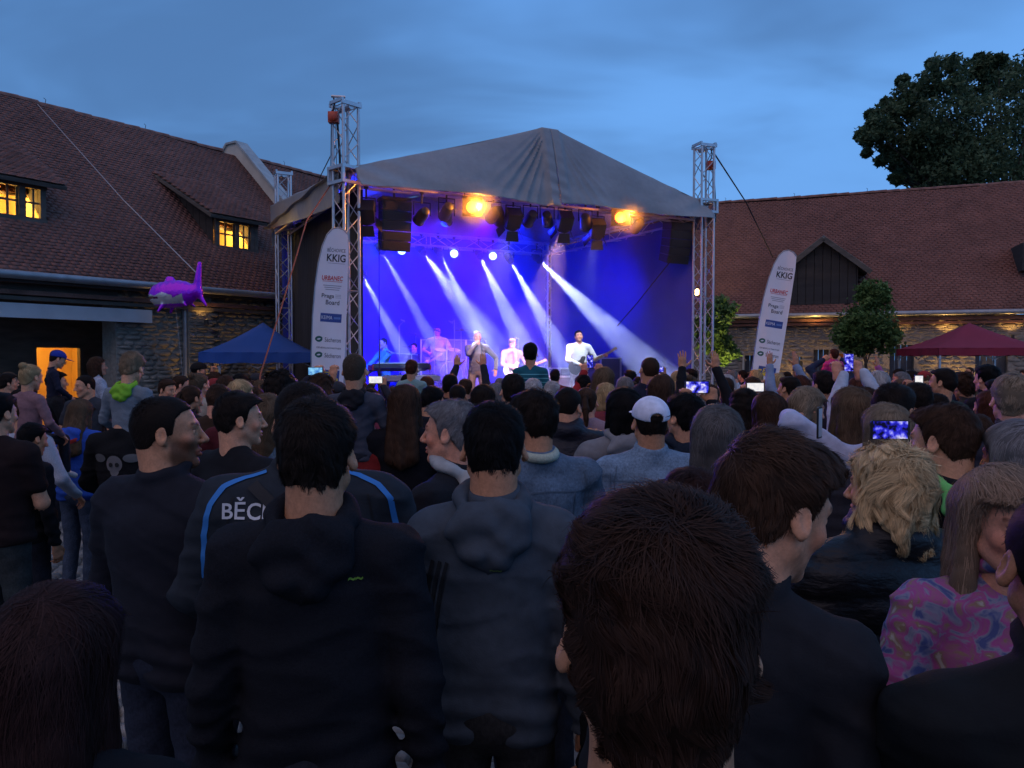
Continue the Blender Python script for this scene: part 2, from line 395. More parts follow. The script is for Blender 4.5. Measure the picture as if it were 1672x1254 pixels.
def strand_mesh(name, sdf, V, n, L, seg, lift, width, flow, clump=.35, jit=.25, seed=1, tone=.35, keep=None, depth=.3, guides=0.0):
    r = np.random.default_rng(seed)
    if keep is not None: V = V[keep(V)]
    i = r.integers(0, len(V), n); p = V[i] + r.normal(0, .0022, (n, 3)).astype(f32)
    nc_ = n//16; p[:nc_] = CROWN + r.normal(0, .024, (nc_, 3)).astype(f32)
    K = max(30, n//(70 if guides else 10**9)) if guides else 0
    ln = (L*(r.uniform(.55, 1.15, n)) ).astype(f32)
    if L < .07: ln *= (.38 + .62*np.clip((p[:, 2]+.06)/.09, 0, 1)).astype(f32)
    def cn(p_, s, sc=38): return np.stack([np.sin(sc*p_[:, 1]+s)+np.sin(sc*1.7*p_[:, 2]+2*s), np.sin(sc*1.1*p_[:, 2]+s*3)+np.sin(sc*1.6*p_[:, 0]), np.sin(sc*p_[:, 0]+s*2)+np.sin(sc*1.5*p_[:, 1]+s)], 1)*.5
    jv = r.normal(0, jit, (n, 3)).astype(f32); jv[:nc_] *= 2.6; p0 = p.copy()
    r0 = np.where(np.arange(n) < nc_, .0025, -.003).astype(f32); g = grad(sdf, p); p = p - g*(sdf(p) - r0)[:, None]
    d = None; ring_p = []; ring_s = []; lf = (lift*r.uniform(.3, 1.3, n)*np.where(r.random(n) < .025, 2.4, 1)).astype(f32)
    for k in range(seg+1):
        g = grad(sdf, p)
        fl = flow(p); fl = fl/(np.linalg.norm(fl, axis=1, keepdims=True)+1e-6)
        fl = fl + jv + clump*cn(p0, seed) ; fl = fl - g*(fl*g).sum(1, keepdims=True)*.9
        fl /= np.linalg.norm(fl, axis=1, keepdims=True)+1e-6
        d = fl if d is None else (d*.55 + fl*.45); d /= np.linalg.norm(d, axis=1, keepdims=True)+1e-6
        s = np.cross(d, g); s /= np.linalg.norm(s, axis=1, keepdims=True)+1e-6
        t = k/seg; wd = width*(1-.85*t**1.5)
        ring_p.append(p.copy()); ring_s.append(s*wd)
        p = p + d*(ln/seg)[:, None]
        tgt = r0 + lf*((k+1)/seg)**.8
        p = p - grad(sdf, p)*(sdf(p) - tgt)[:, None]*.8
    P = np.stack(ring_p, 1); S = np.stack(ring_s, 1)
    gtone = 0
    if guides:
        gi = r.integers(0, n, K); G0 = P[gi, 0]; near_ = np.zeros(n, int)
        for a_ in range(0, n, 4000): near_[a_:a_+4000] = ((P[a_:a_+4000, 0][:, None] - G0[None])**2).sum(-1).argmin(1)
        gj = gi[near_]; wv = (np.linspace(0, 1, seg+1)**.8*guides)[None, :, None].astype(f32)*np.where(np.arange(n) < nc_, .25, 1).astype(f32)[:, None, None]
        D_ = P[gj] - P; P = P + D_*wv; gtone = r.uniform(-1, 1, K)[near_]
    VV = np.stack([P-S, P+S], 2).reshape(-1, 3)
    base = (np.arange(n)*(seg+1)*2)[:, None] + (np.arange(seg)*2)[None, :]
    F = np.stack([base, base+1, base+3, base+2], -1).reshape(-1, 4)
    cl = .5 + .5*np.sin(17*cn(p0, seed+5, 25)[:, 0]*.5 + 3*p0[:, 2]*20)
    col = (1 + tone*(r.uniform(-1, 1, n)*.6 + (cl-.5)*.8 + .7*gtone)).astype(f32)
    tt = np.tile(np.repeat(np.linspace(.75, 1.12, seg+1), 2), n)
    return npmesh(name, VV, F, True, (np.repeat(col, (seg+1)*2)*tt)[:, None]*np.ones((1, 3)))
HAIR = {}
def hair_meshes(style, q, seed=1):
    """q: 0 far, 1 middle, 2 near, 3 very near"""
    key = (style, q, seed)
    if key in HAIR: return HAIR[key]
    f0_ = hair_sdf(style); f = (lambda p: f0_(p) + (.0045 if style not in ('crop', 'bald', 'under') else .001)*wob(p, seed*2.3, (19, 19, 22))) ; h = [.011, .008, .006, .005][q]
    z0 = -.46 if style in ('long', 'wavy', 'blondlong') else -.28
    V, F = surfnet(f, (-.18, -.26, z0), (.18, .17, .19), h)
    capm = npmesh('hair_cap_'+style, V, F, True, np.full((1, 3), .6, f32))
    n = [700, 2200, 7000, 17000][q]; w_ = [.0034, .0021, .0013, .00095][q]; seg = [3, 4, 5, 7][q]
    L = dict(crop=.014, bald=.012, short=.032, thick=.045, quiff=.044, curly=.04, messy=.055, shag=.10, bob=.11, long=.2, wavy=.13, blondlong=.2, pony=.1, bun=.07).get(style, .03)
    if style == 'crop' : w_ *= .8
    if style in ('long', 'blondlong', 'wavy'): n = int(n*1.5); seg += 3
    if style == 'messy' and q == 3: n = int(n*1.8); w_ *= .72
    lift = dict(crop=.004, bald=.003, short=.007, thick=.010, quiff=.009, curly=.022, messy=.009, wavy=.010, shag=.022).get(style, .005)
    cl = dict(messy=.9, shag=1.3, wavy=.8, curly=1.6, thick=.45, quiff=.3, short=.4, crop=.2).get(style, .22)
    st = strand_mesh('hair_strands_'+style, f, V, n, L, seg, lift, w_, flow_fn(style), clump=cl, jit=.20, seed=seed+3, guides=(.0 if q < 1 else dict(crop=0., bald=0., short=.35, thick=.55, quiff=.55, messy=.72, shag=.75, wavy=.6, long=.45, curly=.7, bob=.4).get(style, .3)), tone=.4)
    HAIR[key] = (capm, st); return HAIR[key]
# ---------------------------------------------------------------- hands
def hand_sdf(pose):
    fx = [(-.032, .080, .0085), (-.011, .088, .0092), (.011, .084, .009), (.031, .066, .0078)]   # index..little, thumb side at -x
    curl = dict(relaxed=(25, 40), open=(4, 6), grip=(62, 70), fist=(80, 95))[pose]
    def f(p):
        d = ell(p, (0, .045, 0), (.043, .055, .0165))
        d = smin(d, ell(p, (0, .078, .001), (.042, .018, .013)), .012)
        d = smin(d, cone(p, (0, -.04, 0), (0, .01, 0), .026, .027), .02)
        for i, (x, L, r_) in enumerate(fx):
            spread = (i-1.5)*(.10 if pose == 'open' else .03)
            a = A3(x, .085 - abs(i-1.2)*.004, 0); c1 = R(curl[0]+i*4); c2 = R(curl[0]+curl[1]+i*6)
            m_ = a + A3(spread*.5, math.cos(c1), -math.sin(c1))*L*.52
            e_ = m_ + A3(spread*.4, math.cos(c2), -math.sin(c2))*L*.45
            d = smin(d, smin(cone(p, a, m_, r_*1.05, r_*.92), cone(p, m_, e_, r_*.92, r_*.72), .004), .006)
        tb = A3(-.034, .02, -.006)
        tm, te = {'relaxed': ((-.062, .052, -.02), (-.058, .085, -.028)), 'open': ((-.075, .045, -.008), (-.097, .075, -.01)),
                  'grip': ((-.058, .05, -.03), (-.04, .075, -.045)), 'fist': ((-.05, .045, -.032), (-.018, .062, -.04))}[pose]
        d = smin(d, smin(cone(p, tb, tm, .015, .0115), cone(p, tm, te, .0115, .0085), .005), .012)
        return d
    return f
HANDS = {}
def hand_vf(pose, h=.0055):
    if (pose, h) not in HANDS: HANDS[(pose, h)] = surfnet(hand_sdf(pose), (-.13, -.08, -.13), (.085, .20, .045), h)
    return HANDS[(pose, h)]
# ---------------------------------------------------------------- body
def frame_to(d, up):
    """rotation whose local y runs along d and local z near up"""
    d = Vector(d).normalized(); u = Vector(up); x = d.cross(u).normalized(); z = x.cross(d)
    return Matrix((x, d, z)).transposed()
def ik(sh, wr, hint, L1=.30, L2=.265):
    sh = Vector(sh); wr = Vector(wr); d = wr-sh; L = min(d.length, (L1+L2)*.995)
    wr = sh + d.normalized()*L; a = (L1*L1 - L2*L2 + L*L)/(2*L); hh = math.sqrt(max(L1*L1-a*a, 0))
    n = Vector(hint); dn = d.normalized(); n = (n - dn*n.dot(dn)).normalized()
    return tuple(sh + dn*a + n*hh), tuple(wr)
def arms_pose(name):
    """each arm: (wrist, elbow hint, hand pose, palm up-vector)"""
    D = dict(
        down=[(-.27, .02, .86), (-.3, -.6, 0)], bent=[(-.24, .24, .98), (-.5, -.6, -.3)], cross=[(.02, .24, 1.16), (-.7, .1, -.6)],
        pocket=[(-.20, .06, .92), (-.8, -.5, 0)], phone=[(-.06, .42, 1.60), (-.6, .1, -.8)], high=[(-.17, .22, 1.93), (-.7, 0, -.2)],
        clap=[(-.05, .26, 1.25), (-.7, -.1, -.6)], mic=[(-.05, .19, 1.50), (-.7, .2, -.9)], fret=[(-.50, .22, 1.26), (-.2, -.5, -.8)], pick=[(-.02, .23, 1.06), (-.8, -.4, -.4)],
        point=[(-.5, .35, 1.75), (-.2, 0, -1)], keys=[(-.16, .42, 1.05), (-.6, -.2, -.7)], head=[(-.14, .12, 1.80), (-1, .1, .1)], cam=[(-.05, .20, 1.62), (-.7, .0, -.7)])
    return D[name]
HANDPOSE = dict(down='relaxed', bent='relaxed', cross='relaxed', pocket='fist', phone='grip', high='open', clap='open', mic='fist', fret='grip', pick='grip', point='open', keys='relaxed', head='relaxed', cam='grip')
def solve_arms(arms, bulk=1.0):
    out_ = []
    for sgn, a in zip((-1, 1), arms):
        sh = (sgn*.192, -.01, 1.425)
        if isinstance(a, dict): wr, hint, hp = a['wrist'], a.get('hint', (sgn*.6, -.3, -.6)), a.get('hand', 'relaxed')
        else:
            (x, y, z), (hx, hy, hz) = arms_pose(a); wr = (-x*sgn if sgn > 0 else x, y, z); wr = (sgn*abs(x) if x < 0 else -sgn*x, y, z); hint = (sgn*abs(hx), hy, hz); hp = HANDPOSE[a]
        el, wr = ik(sh, wr, hint); out_.append((sh, el, wr, hp, a if isinstance(a, str) else a.get('kind', '')))
    return out_
def crease(p, s, f):
    a = wob(p, s, f); return (1-np.abs(a))**3
def top_sdf(kind, arms, bulk, seed, detail):
    am = solve_arms(arms)
    def f(p):
        b = bulk
        q = p.copy(); q[:, 0] = np.abs(q[:, 0])
        d = ell(q, (0, 0, 1.28), (.172*b, .112*b, .20))
        d = smin(d, ell(q, (0, -.035, 1.36), (.15*b, .085*b, .10)), .04)
        d = smin(d, cone(q, (0, -.012, 1.435), (.165, -.012, 1.425), .062, .066*(.5+.5*b)), .05)
        d = smin(d, cone(q, (0, -.024, 1.505), (.11, -.015, 1.45), .060, .058), .045)
        d = smin(d, ell(q, (0, .008, 1.08), (.162*b, .118*b, .20)), .07)
        d = smin(d, cone(q, (.06, .0, .96), (.075, .0, .93), .105*b, .107*b), .05)
        for sh, el, wr, hp, nm in am:
            a1 = cone(p, sh, el, .066*(.4+.6*b), .052*(.5+.5*b))
            wr2 = Vector(wr)
            if kind == 'tshirt': wr2 = None
            if wr2 is not None:
                a1 = smin(a1, cone(p, el, tuple(wr2), .052*(.5+.5*b), .040), .02)
                if kind in ('hoodie', 'puffer'): 
                    dd = (wr2-Vector(el)).normalized(); a1 = smin(a1, cone(p, tuple(wr2-dd*.03), tuple(wr2), .040, .041), .01)
            else:
                s_, e_ = Vector(sh), Vector(el); m_ = s_ + (e_-s_)*.62; a1 = cone(p, sh, tuple(m_), .068*(.4+.6*b), .060)
            d = smin(d, a1, .035)
        if kind in ('jacket', 'shirt', 'denim'):
            d = smin(d, ring(p, (0, -.014, 1.545), .062, .017 if kind != 'shirt' else .011, rx(16), 1.05), .012)
        if kind == 'puffer': 
            d = smin(d, ring(p, (0, -.012, 1.545), .066, .028, rx(14), 1.05), .02)
            d = d - .012 - .014*(np.abs(np.sin(p[:, 2]*30 + .5*np.sin(p[:, 0]*9)))**.6)
        amp = dict(tshirt=.004, hoodie=.007, jacket=.006, shirt=.005, denim=.006, puffer=.003, knit=.004, dress=.005)[kind]
        d = d + amp*.45*wob(p, seed, (8, 8, 15))*detail
        sl = np.clip((q[:, 0]-.17)/.05, 0, 1)
        d = d - amp*(1.0+.6*sl)*(crease(p, seed+4, (6, 6, 10)) - .3)*detail - amp*.5*(crease(p, seed+9, (13, 11, 26)) - .3)*(.4+.6*sl)*detail
        low = np.clip((1.10-p[:, 2])/.14, 0, 1)
        d = d + amp*.9*low*np.sin(p[:, 2]*85 + 2.2*np.sin(p[:, 0]*7+seed) + p[:, 1]*6)*detail
        hem = dict(tshirt=.90, hoodie=.87, jacket=.86, shirt=.86, denim=.93, puffer=.82, knit=.88, dress=.55)[kind]
        if kind == 'dress': d = smin(d, cone(p, (0, 0, .95), (0, 0, .6), .15*b, .21*b), .05)
        return smax(d, hem - p[:, 2] + .012*np.sin(p[:, 0]*11+seed), .012)
    return f
def hood_sdf(lean=0):
    def f(p):
        q = p.copy(); q[:, 0] = np.abs(q[:, 0])
        d = ring(q, (0, -.03, 1.530), .084, .027, rx(18), 1.08)
        d = smin(d, ell(q, (0, -.118, 1.46), (.118, .045, .085)), .035)
        d = smin(d, cone(q, (.03, -.135, 1.40), (0, -.13, 1.365), .035, .02), .035)
        d = smax(d, -ell(q, (0, -.07, 1.535), (.062, .045, .05)), .016)
        g = np.sin(p[:, 2]*75 + 5.5*np.abs(p[:, 0])*6 + 2*np.sin(p[:, 0]*22))
        return d + .0045*g + .003*wob(p, 2, (25, 25, 25))
    return f
def pants_sdf(pose, seed):
    if pose == 'shoulders': J = [(.10, .0, .93), (.15, .36, .90), (.13, .40, .50)]
    elif pose == 'sit': J = [(.10, .0, .93), (.13, .44, .90), (.13, .46, .46)]
    elif pose == 'wide': J = [(.09, .0, .90), (.14, .03, .49), (.19, -.01, .08)]
    else: J = [(.088, .0, .90), (.098, .025, .49), (.108, -.02, .07)]
    def f(p):
        q = p.copy(); q[:, 0] = np.abs(q[:, 0])
        d = ell(q, (0, -.005, .94), (.163, .118, .12))
        d = smin(d, cone(q, J[0], J[1], .092, .066), .035)
        d = smin(d, cone(q, J[1], J[2], .066, .055), .02)
        return d + .004*wob(p, seed, (10, 10, 16))
    return f, J
TOPS = {}; BODIES = {}; PANTS = {}; HOODS = {}
def head_mat(hs, yaw, pitch, tilt):
    """head-local to person space"""
    M = Matrix.Translation((0, .012, 1.50)) @ Euler((R(pitch), R(tilt), R(yaw)), 'XYZ').to_matrix().to_4x4() @ Matrix.Translation((0, 0, .158*hs)) @ Matrix.Scale(hs, 4)
    return M
def body_mesh(arms, head, hs, fem, q, stubble, short_sleeve, key, wid=1.0):
    k = (key, wid, arms if all(isinstance(a, str) for a in arms) else id(arms), head, hs, fem, q, stubble, short_sleeve)
    if k in BODIES: return BODIES[k]
    h = [.0085, .0062, .0045, .0036][q]
    M = head_mat(hs, *head); Mi = M.inverted(); hf = head_sdf(fem)
    nb = tuple(Mi @ Vector((0, -.02, 1.42))); n0 = tuple(Mi @ Vector((0, -.014, 1.50)))
    nr = .050 if fem else .058
    def hn(p): return smin(hf(p), un(.03, cone(p, (0, -.022, -.045), n0, nr, nr*1.03/hs), cone(p, n0, nb, nr*1.03/hs, .085/hs), cone(p, (0, -.045, -.02), n0, nr*.95, nr/hs)), .02)
    V, F = surfnet(hn, (-.12, -.16, -.30/hs), (.12, .145, .135), h)
    col = head_color(V, stubble=stubble, fem=fem)
    Mn = np.array(M, f32); V = V @ Mn[:3, :3].T + Mn[:3, 3]
    Vs, Fs, Cs = [V], [F], [col]; n = len(V)
    for sgn, (sh, el, wr, hp, nm) in zip((-1, 1), solve_arms(arms)):
        wx = lambda v_: (v_[0]*wid, v_[1], v_[2]); sh, el, wr = wx(sh), wx(el), wx(wr)
        hv, hF = hand_vf(hp, .009 if q == 0 else .0055 if q < 3 else .004)
        d = Vector(wr)-Vector(el)
        up = {'down': (sgn, 0, .1), 'pocket': (sgn, 0, .1), 'high': (0, -1, .1), 'phone': (0, -1, .3), 'cam': (0, -1, .3), 'clap': (sgn, 0, .3), 'mic': (sgn*.2, 1, 0), 'head': (sgn*.3, -1, .4)}.get(nm, (sgn*.5, .2, 1))
        if abs(Vector(up).normalized().dot(d.normalized())) > .95: up = (sgn, .3, .2)
        if nm in ('high', 'phone', 'cam'): d = Vector((d.x*.3, d.y*.3, abs(d.z)+.2))
        Rm = frame_to(d, up); X = np.array(Rm, f32); v = hv.copy()
        # thumb side: towards the body's front / middle
        tx = Rm @ Vector((-1, 0, 0)); want = Vector((0, 1, .6)) if nm in ('down', 'pocket') else Vector((-sgn, .2, .5))
        fF = hF
        if tx.dot(want) < 0: v[:, 0] *= -1; fF = hF[:, ::-1]
        v = v*(1.0 if not fem else .9)*(hs if hs > 1.1 else 1)
        v = v @ X.T + A3(*wr) + A3(*(d.normalized()*.012))
        Vs.append(v); Fs.append(fF + n); Cs.append(np.tile(A3(1, .93, .9), (len(v), 1))); n += len(v)
        if short_sleeve:
            s_, e_ = Vector(sh), Vector(el); m_ = s_ + (e_-s_)*.45
            ff = lambda p: smin(cone(p, tuple(m_), el, .046, .040), cone(p, el, wr, .040, .027), .02)
            lo = [min(m_[i], el[i], wr[i])-.06 for i in range(3)]; hi = [max(m_[i], el[i], wr[i])+.06 for i in range(3)]
            av, aF = surfnet(ff, lo, hi, .012 if q == 0 else .008); Vs.append(av); Fs.append(aF+n); Cs.append(np.ones((len(av), 3), f32)); n += len(av)
    me = npmesh('body', np.concatenate(Vs), np.concatenate(Fs), True, np.concatenate(Cs)); BODIES[k] = me
    return me
SKIN = dict(fair=(.60, .29, .165), mid=(.50, .235, .125), tan=(.40, .175, .09), pink=(.64, .29, .18))
HC = dict(black=(.010, .009, .009), dark=(.020, .014, .011), brown=(.058, .030, .018), red=(.085, .028, .016), light=(.13, .082, .048), blond=(.46, .31, .15), ash=(.24, .18, .12), grey=(.20, .19, .19), white=(.45, .43, .42))
TRI = [0]
def person(loc, yaw=0, H=1.8, hair='short', hc='dark', top='jacket', tc=(.02, .02, .025), tmat=None, pc=(.02, .022, .03), arms=('down', 'down'), head=(0, 0, 0),
           hs=1.0, fem=False, q=1, skin='fair', bulk=1.0, seed=1, legs='stand', hood=None, label='person', group=None, stubble=0.0, xs=1.0, cap=None, headk=1.0, cat='person', tq=None, hseed=1, wid=1.06):
    t = empty('person', loc, R(yaw), label, cat, group)
    H = H*1.8/1.79; t.scale = (H/1.8*xs, H/1.8*xs, H/1.8)
    key = top
    hair_ = hair
    b = link('body', body_mesh(tuple(arms), tuple(head), hs, fem, q, stubble, top == 'tshirt', 'b', wid), t, M_skin, color=SKIN[skin])
    M = head_mat(hs, *head)
    if hair_ and cap: hair_ = 'under' if cap[0] == 'cap' else hair_
    if hair_:
        cm, sm = hair_meshes(hair_, q, hseed); hcol = HC[hc] if isinstance(hc, str) else hc
        ho = link('hair', cm, t, M_hair, color=hcol); ho.matrix_local = M
        so = link('hair_strands', sm, ho, M_hair, color=hcol); so['kind'] = 'stuff'
    th = ([.020, .015, .011, .009][q]) if tq is None else tq
    ak = tuple(a if isinstance(a, str) else tuple(a['wrist']) for a in arms)
    kk = (top, ak, bulk, seed, th)
    if kk not in TOPS:
        am = solve_arms(arms); pts = [p for a in am for p in (a[0], a[1], a[2])]
        lo = [min([-.27*bulk]+[p[0]-.1 for p in pts]), min([-.22*bulk]+[p[1]-.1 for p in pts]), .5 if top == 'dress' else .76]
        hi = [max([.27*bulk]+[p[0]+.1 for p in pts]), max([.22*bulk]+[p[1]+.1 for p in pts]), max([1.62]+[p[2]+.08 for p in pts])]
        V, F = surfnet(top_sdf(top, arms, bulk, seed, 1.0), lo, hi, th); TOPS[kk] = npmesh(top, V, F)
    tm = tmat or dict(denim=M_denim, puffer=M_nylon, knit=M_knit, hoodie=M_knit, jacket=M_cloth, shirt=M_cloth, tshirt=M_cloth, dress=M_cloth)[top]
    to = link({'denim': 'denim_jacket', 'knit': 'sweater', 'puffer': 'puffer_jacket'}.get(top, top), TOPS[kk], t, tm, color=tc, scale=(wid, 1, 1))
    if hood:
        hk = max(.008, th*.8)
        if hk not in HOODS:
            V, F = surfnet(hood_sdf(), (-.17, -.24, 1.30), (.17, .13, 1.65), hk); HOODS[hk] = npmesh('hood', V, F)
        link('hood', HOODS[hk], t, tm, color=hood if hood is not True else tc, scale=(1+(wid-1)*.5, 1, 1))
    ps = (legs, seed % 2, q > 1)
    if ps not in PANTS:
        f, J = pants_sdf(legs, seed); yh = .6 if legs in ('shoulders', 'sit') else .2
        V, F = surfnet(f, (-.3, -.2, .0), (.3, yh, 1.08), .013 if q > 1 else .024)
        a = A3(*J[2]); fw = A3(0, .15, -.02) if legs != 'shoulders' else A3(0, .12, -.09)
        def sf(p):
            p2 = p.copy(); p2[:, 0] = np.abs(p2[:, 0])
            d = cone(p2, a + A3(0, -.03, -.025), a+fw+A3(.012, 0, -.005), .044, .038)
            if legs in ('stand', 'wide'): d = smax(d, -p2[:, 2] + .002, .01)
            return d
        sv, sF = surfnet(sf, (-.3, a[1]-.12, -.01 if legs in ('stand', 'wide') else a[2]-.22), (.3, a[1]+.25, a[2]+.06), .012 if q > 1 else .018)
        PANTS[ps] = (npmesh('trousers', V, F), npmesh('shoes', sv, sF))
    link('trousers', PANTS[ps][0], t, M_denim, color=pc, scale=(1+(wid-1)*.7, 1, 1))
    link('shoes', PANTS[ps][1], t, M_rubber, color=(.03, .03, .03) if seed % 3 else (.5, .5, .5))
    if cap:
        kind, ccol, back = cap
        ck = ('cap', kind)
        if ck not in TOPS:
            f0 = hair_sdf('crop')
            def cf(p):
                q_ = p.copy(); q_[:, 0] = np.abs(q_[:, 0])
                d = ell(q_, (0, -.012, .043), (.093, .115, .094)); d = smax(d, .035 + .15*p[:, 1]*(1 if kind == 'cap' else .6) - p[:, 2], .006)
                if kind == 'beanie': return d - .004
                d = smax(d, -ell(q_, (0, -.115, .035), (.032, .04, .026)), .004)
                d = d + .0018*np.exp(-((np.abs(q_[:, 0]-np.abs(p[:, 1]+.012)*.6))/.0035)**2)*-1
                br = ell(q_, (0, .13, .043), (.075, .085, .006)); br = smax(br, -(p[:, 1]-.06), .01)
                return smin(d, br, .006)
            V, F = surfnet(cf, (-.12, -.15, -.03), (.12, .25, .16), .0055 if q > 1 else .008); TOPS[ck] = npmesh('cap', V, F)
        co = link('cap' if kind == 'cap' else 'beanie', TOPS[ck], t, M_cloth, color=ccol)
        co.matrix_local = M @ Matrix.Rotation(PI if back else 0, 4, 'Z')
    return t
# ---------------------------------------------------------------- ground and cobbles
M_ground = mat('ground_sand', (.10, .095, .085), .95, noise=[(2.0, .25), (30, .25)], bump=[(9, .03), (60, .01)], coords='Object')
M_cobble = mat('cobble_stone', (.23, .22, .20), .8, noise=[(1.3, .3), (25, .3)], bump=[(30, .01)])
M_cobble.node_tree.nodes['Principled BSDF'].inputs['Roughness'].default_value = .62
gm = MB(); gm.add([(-400, -60, 0), (400, -60, 0), (400, 700, 0), (-400, 700, 0)], [(0, 1, 2, 3)])
ground = gm.build('ground', M_ground); tag(ground, kind='structure')
def rock_mesh(name, sx, sy, sz, seed, n=7):
    """a worn paving stone: 2 rings + crown"""
    r = random.Random(seed); V = []; F = []
    an = [2*PI*(k+r.uniform(-.2, .2))/n for k in range(n)]
    for (rr, z) in ((1.0, -.5), (1.0, .15), (.72, .48)):
        for k in range(n):
            c, s = math.cos(an[k]), math.sin(an[k]); sq = 1/max(abs(c), abs(s))**.55
            V.append((c*sq*rr*sx/2*r.uniform(.93, 1.03), s*sq*rr*sy/2*r.uniform(.93, 1.03), (z+r.uniform(-.05, .05))*sz))
    V.append((0, 0, .55*sz))
    for i in range(2):
        for k in range(n): a, b = i*n+k, i*n+(k+1) % n; F.append((a, b, b+n, a+n))
    for k in range(n): F.append((2*n+k, 2*n+(k+1) % n, 3*n))
    me = bpy.data.meshes.new(name); me.from_pydata(V, [], F); me.polygons.foreach_set('use_smooth', np.ones(len(F), bool)); me.update(); return me
cob = [rock_mesh('cobble', .135, .125, .09, s) for s in range(5)]
for cm_ in cob: cm_.materials.append(M_cobble)
cobV = []; cobF = []; nC = 0; singles = 0
cands = []
for j in range(130):
    y = .6 + j*.132
    for i in range(int(2*(.75*y+.7)/.14)):
        x = -(.75*y+.7) + i*.14 + (j % 2)*.07 + random.uniform(-.012, .012)
        cands.append((x, y + random.uniform(-.012, .012)))
def near_gap(x, y):
    u = CX + FPX*x/y; v = HORIZ + FPX*CAMZ/y
    return (30 < u < 160 and 870 < v < 1000) or (205 < u < 330 and v < 1254 and v > 1120) or (650 < u < 700 and 1060 < v < 1254) or (1300 < u < 1380 and 900 < v < 1254) or (800 < u < 920 and 1100 < v < 1254)
for x, y in cands:
    rz = random.uniform(-.1, .1) + (PI if random.random() < .5 else 0); me = random.choice(cob)
    if y < 13 and near_gap(x, y) and singles < 300:
        o = link('cobble', me, ground, None, (x, y, .008 + random.uniform(-.006, .008)), (random.uniform(-.04, .04), random.uniform(-.04, .04), rz)); singles += 1; continue
    v = np.array([vv.co[:] for vv in me.vertices]); c, s = math.cos(rz), math.sin(rz)
    v = np.stack([v[:, 0]*c - v[:, 1]*s + x, v[:, 0]*s + v[:, 1]*c + y, v[:, 2] + .008 + random.uniform(-.006, .008)], 1)
    f = [tuple(p.vertices) for p in me.polygons]; cobV += [tuple(q) for q in v]; cobF += [tuple(i_+nC for i_ in ff) for ff in f]; nC += len(v)
me = bpy.data.meshes.new('cobblestones'); me.from_pydata(cobV, [], cobF); me.polygons.foreach_set('use_smooth', np.ones(len(cobF), bool)); me.update()
cs = link('cobblestones', me, ground, M_cobble); cs['kind'] = 'stuff'
del cobV, cobF
# ---------------------------------------------------------------- building kit
M_tile = mat('roof_tile', (.212, .090, .066), .85, noise=[(.35, .20), (1.6, .14), (9, .16)], bump=[(30, .006)])
M_ridge = mat('ridge_tile', (.20, .095, .07), .85, noise=[(3, .35)], bump=[(20, .01)])
M_rubblew = mat('stone_wall', (.30, .26, .21), .9, noise=[(.8, .25), (14, .2)], bump=[(10, .03)])
M_stone = mat('wall_stone', (.26, .23, .19), .85, noise=[(1.2, .35), (20, .2)], bump=[(25, .01)])
M_plaster = mat('plaster', (.55, .53, .45), .9, noise=[(2, .12)], bump=[(30, .004)])
M_beamw = mat('painted_beam', (.50, .52, .54), .7, noise=[(3, .08)])
M_dark = mat('dark_boards', (.035, .03, .027), .8, noise=[((1, 1, 6), .3)], bump=[(20, .006)])
M_wood = mat('weathered_timber', (.10, .085, .07), .85, noise=[((2, 2, 9), .3)], bump=[(20, .006)])
M_zinc = mat('zinc_gutter', (.30, .31, .32), .45, .6, noise=(5, .15))
M_void = mat('dark_interior', (.006, .006, .006), .95)
def frame(o, along, up):
    along = Vector(along).normalized(); up = Vector(up).normalized(); n = along.cross(up); return Matrix((along, up, n)).transposed().to_4x4(), Vector(o)
def tile_field(name, parent, o, along, up, L, Hh, m_, tw=.155, th=.105, skip=None, seed=1):
    """courses of overlapping flat tiles, each with its own tilt; o = lower start corner"""
    r = np.random.default_rng(seed); a = np.array(Vector(along).normalized()); u = np.array(Vector(up).normalized()); n = np.cross(a, u); o = np.array(o)
    if n[2] < 0: n = -n
    rows = int(Hh/th); cols = int(L/tw)+1; P = []
    J, I = np.meshgrid(np.arange(rows), np.arange(cols), indexing='ij'); J = J.ravel(); I = I.ravel()
    s0 = I*tw + (J % 2)*tw/2 + r.uniform(-.004, .004, len(I)); t0 = J*th + r.uniform(-.006, .006, len(I))
    ok = s0 < L
    if skip is not None: ok &= ~skip(s0+tw/2, t0+th/2)
    s0, t0, J = s0[ok], t0[ok], J[ok]; N = len(s0); wv = .03*np.sin(s0*.35)+.015*np.sin(s0*1.1+2)+.012*np.sin(t0*1.3)
    lo = .021 + r.uniform(-.004, .007, N) + wv; hi = .008 + wv; tk = .012
    V = np.zeros((N, 8, 3)); g = .004
    for k, (ds, dt, dn) in enumerate([(g, 0, 0), (tw-g, 0, 0), (tw-g, th*1.12, 1), (g, th*1.12, 1), (g, 0, 2), (tw-g, 0, 2), (tw-g, th*1.12, 3), (g, th*1.12, 3)]):
        off = {0: lo-tk, 1: hi-tk, 2: lo, 3: hi}[dn] + (r.uniform(-.003, .003, N) if dn in (0, 2) else 0)
        V[:, k] = o + (s0+ds)[:, None]*a + (t0+dt)[:, None]*u + off[:, None]*n
    Fq = np.array([(4, 5, 6, 7), (0, 1, 5, 4), (1, 2, 6, 5), (3, 0, 4, 7)]); F = (np.arange(N)*8)[:, None, None] + Fq[None]
    ob = link(name, npmesh(name, V.reshape(-1, 3), F.reshape(-1, 4), False), parent, m_); ob['kind'] = 'stuff'; return ob
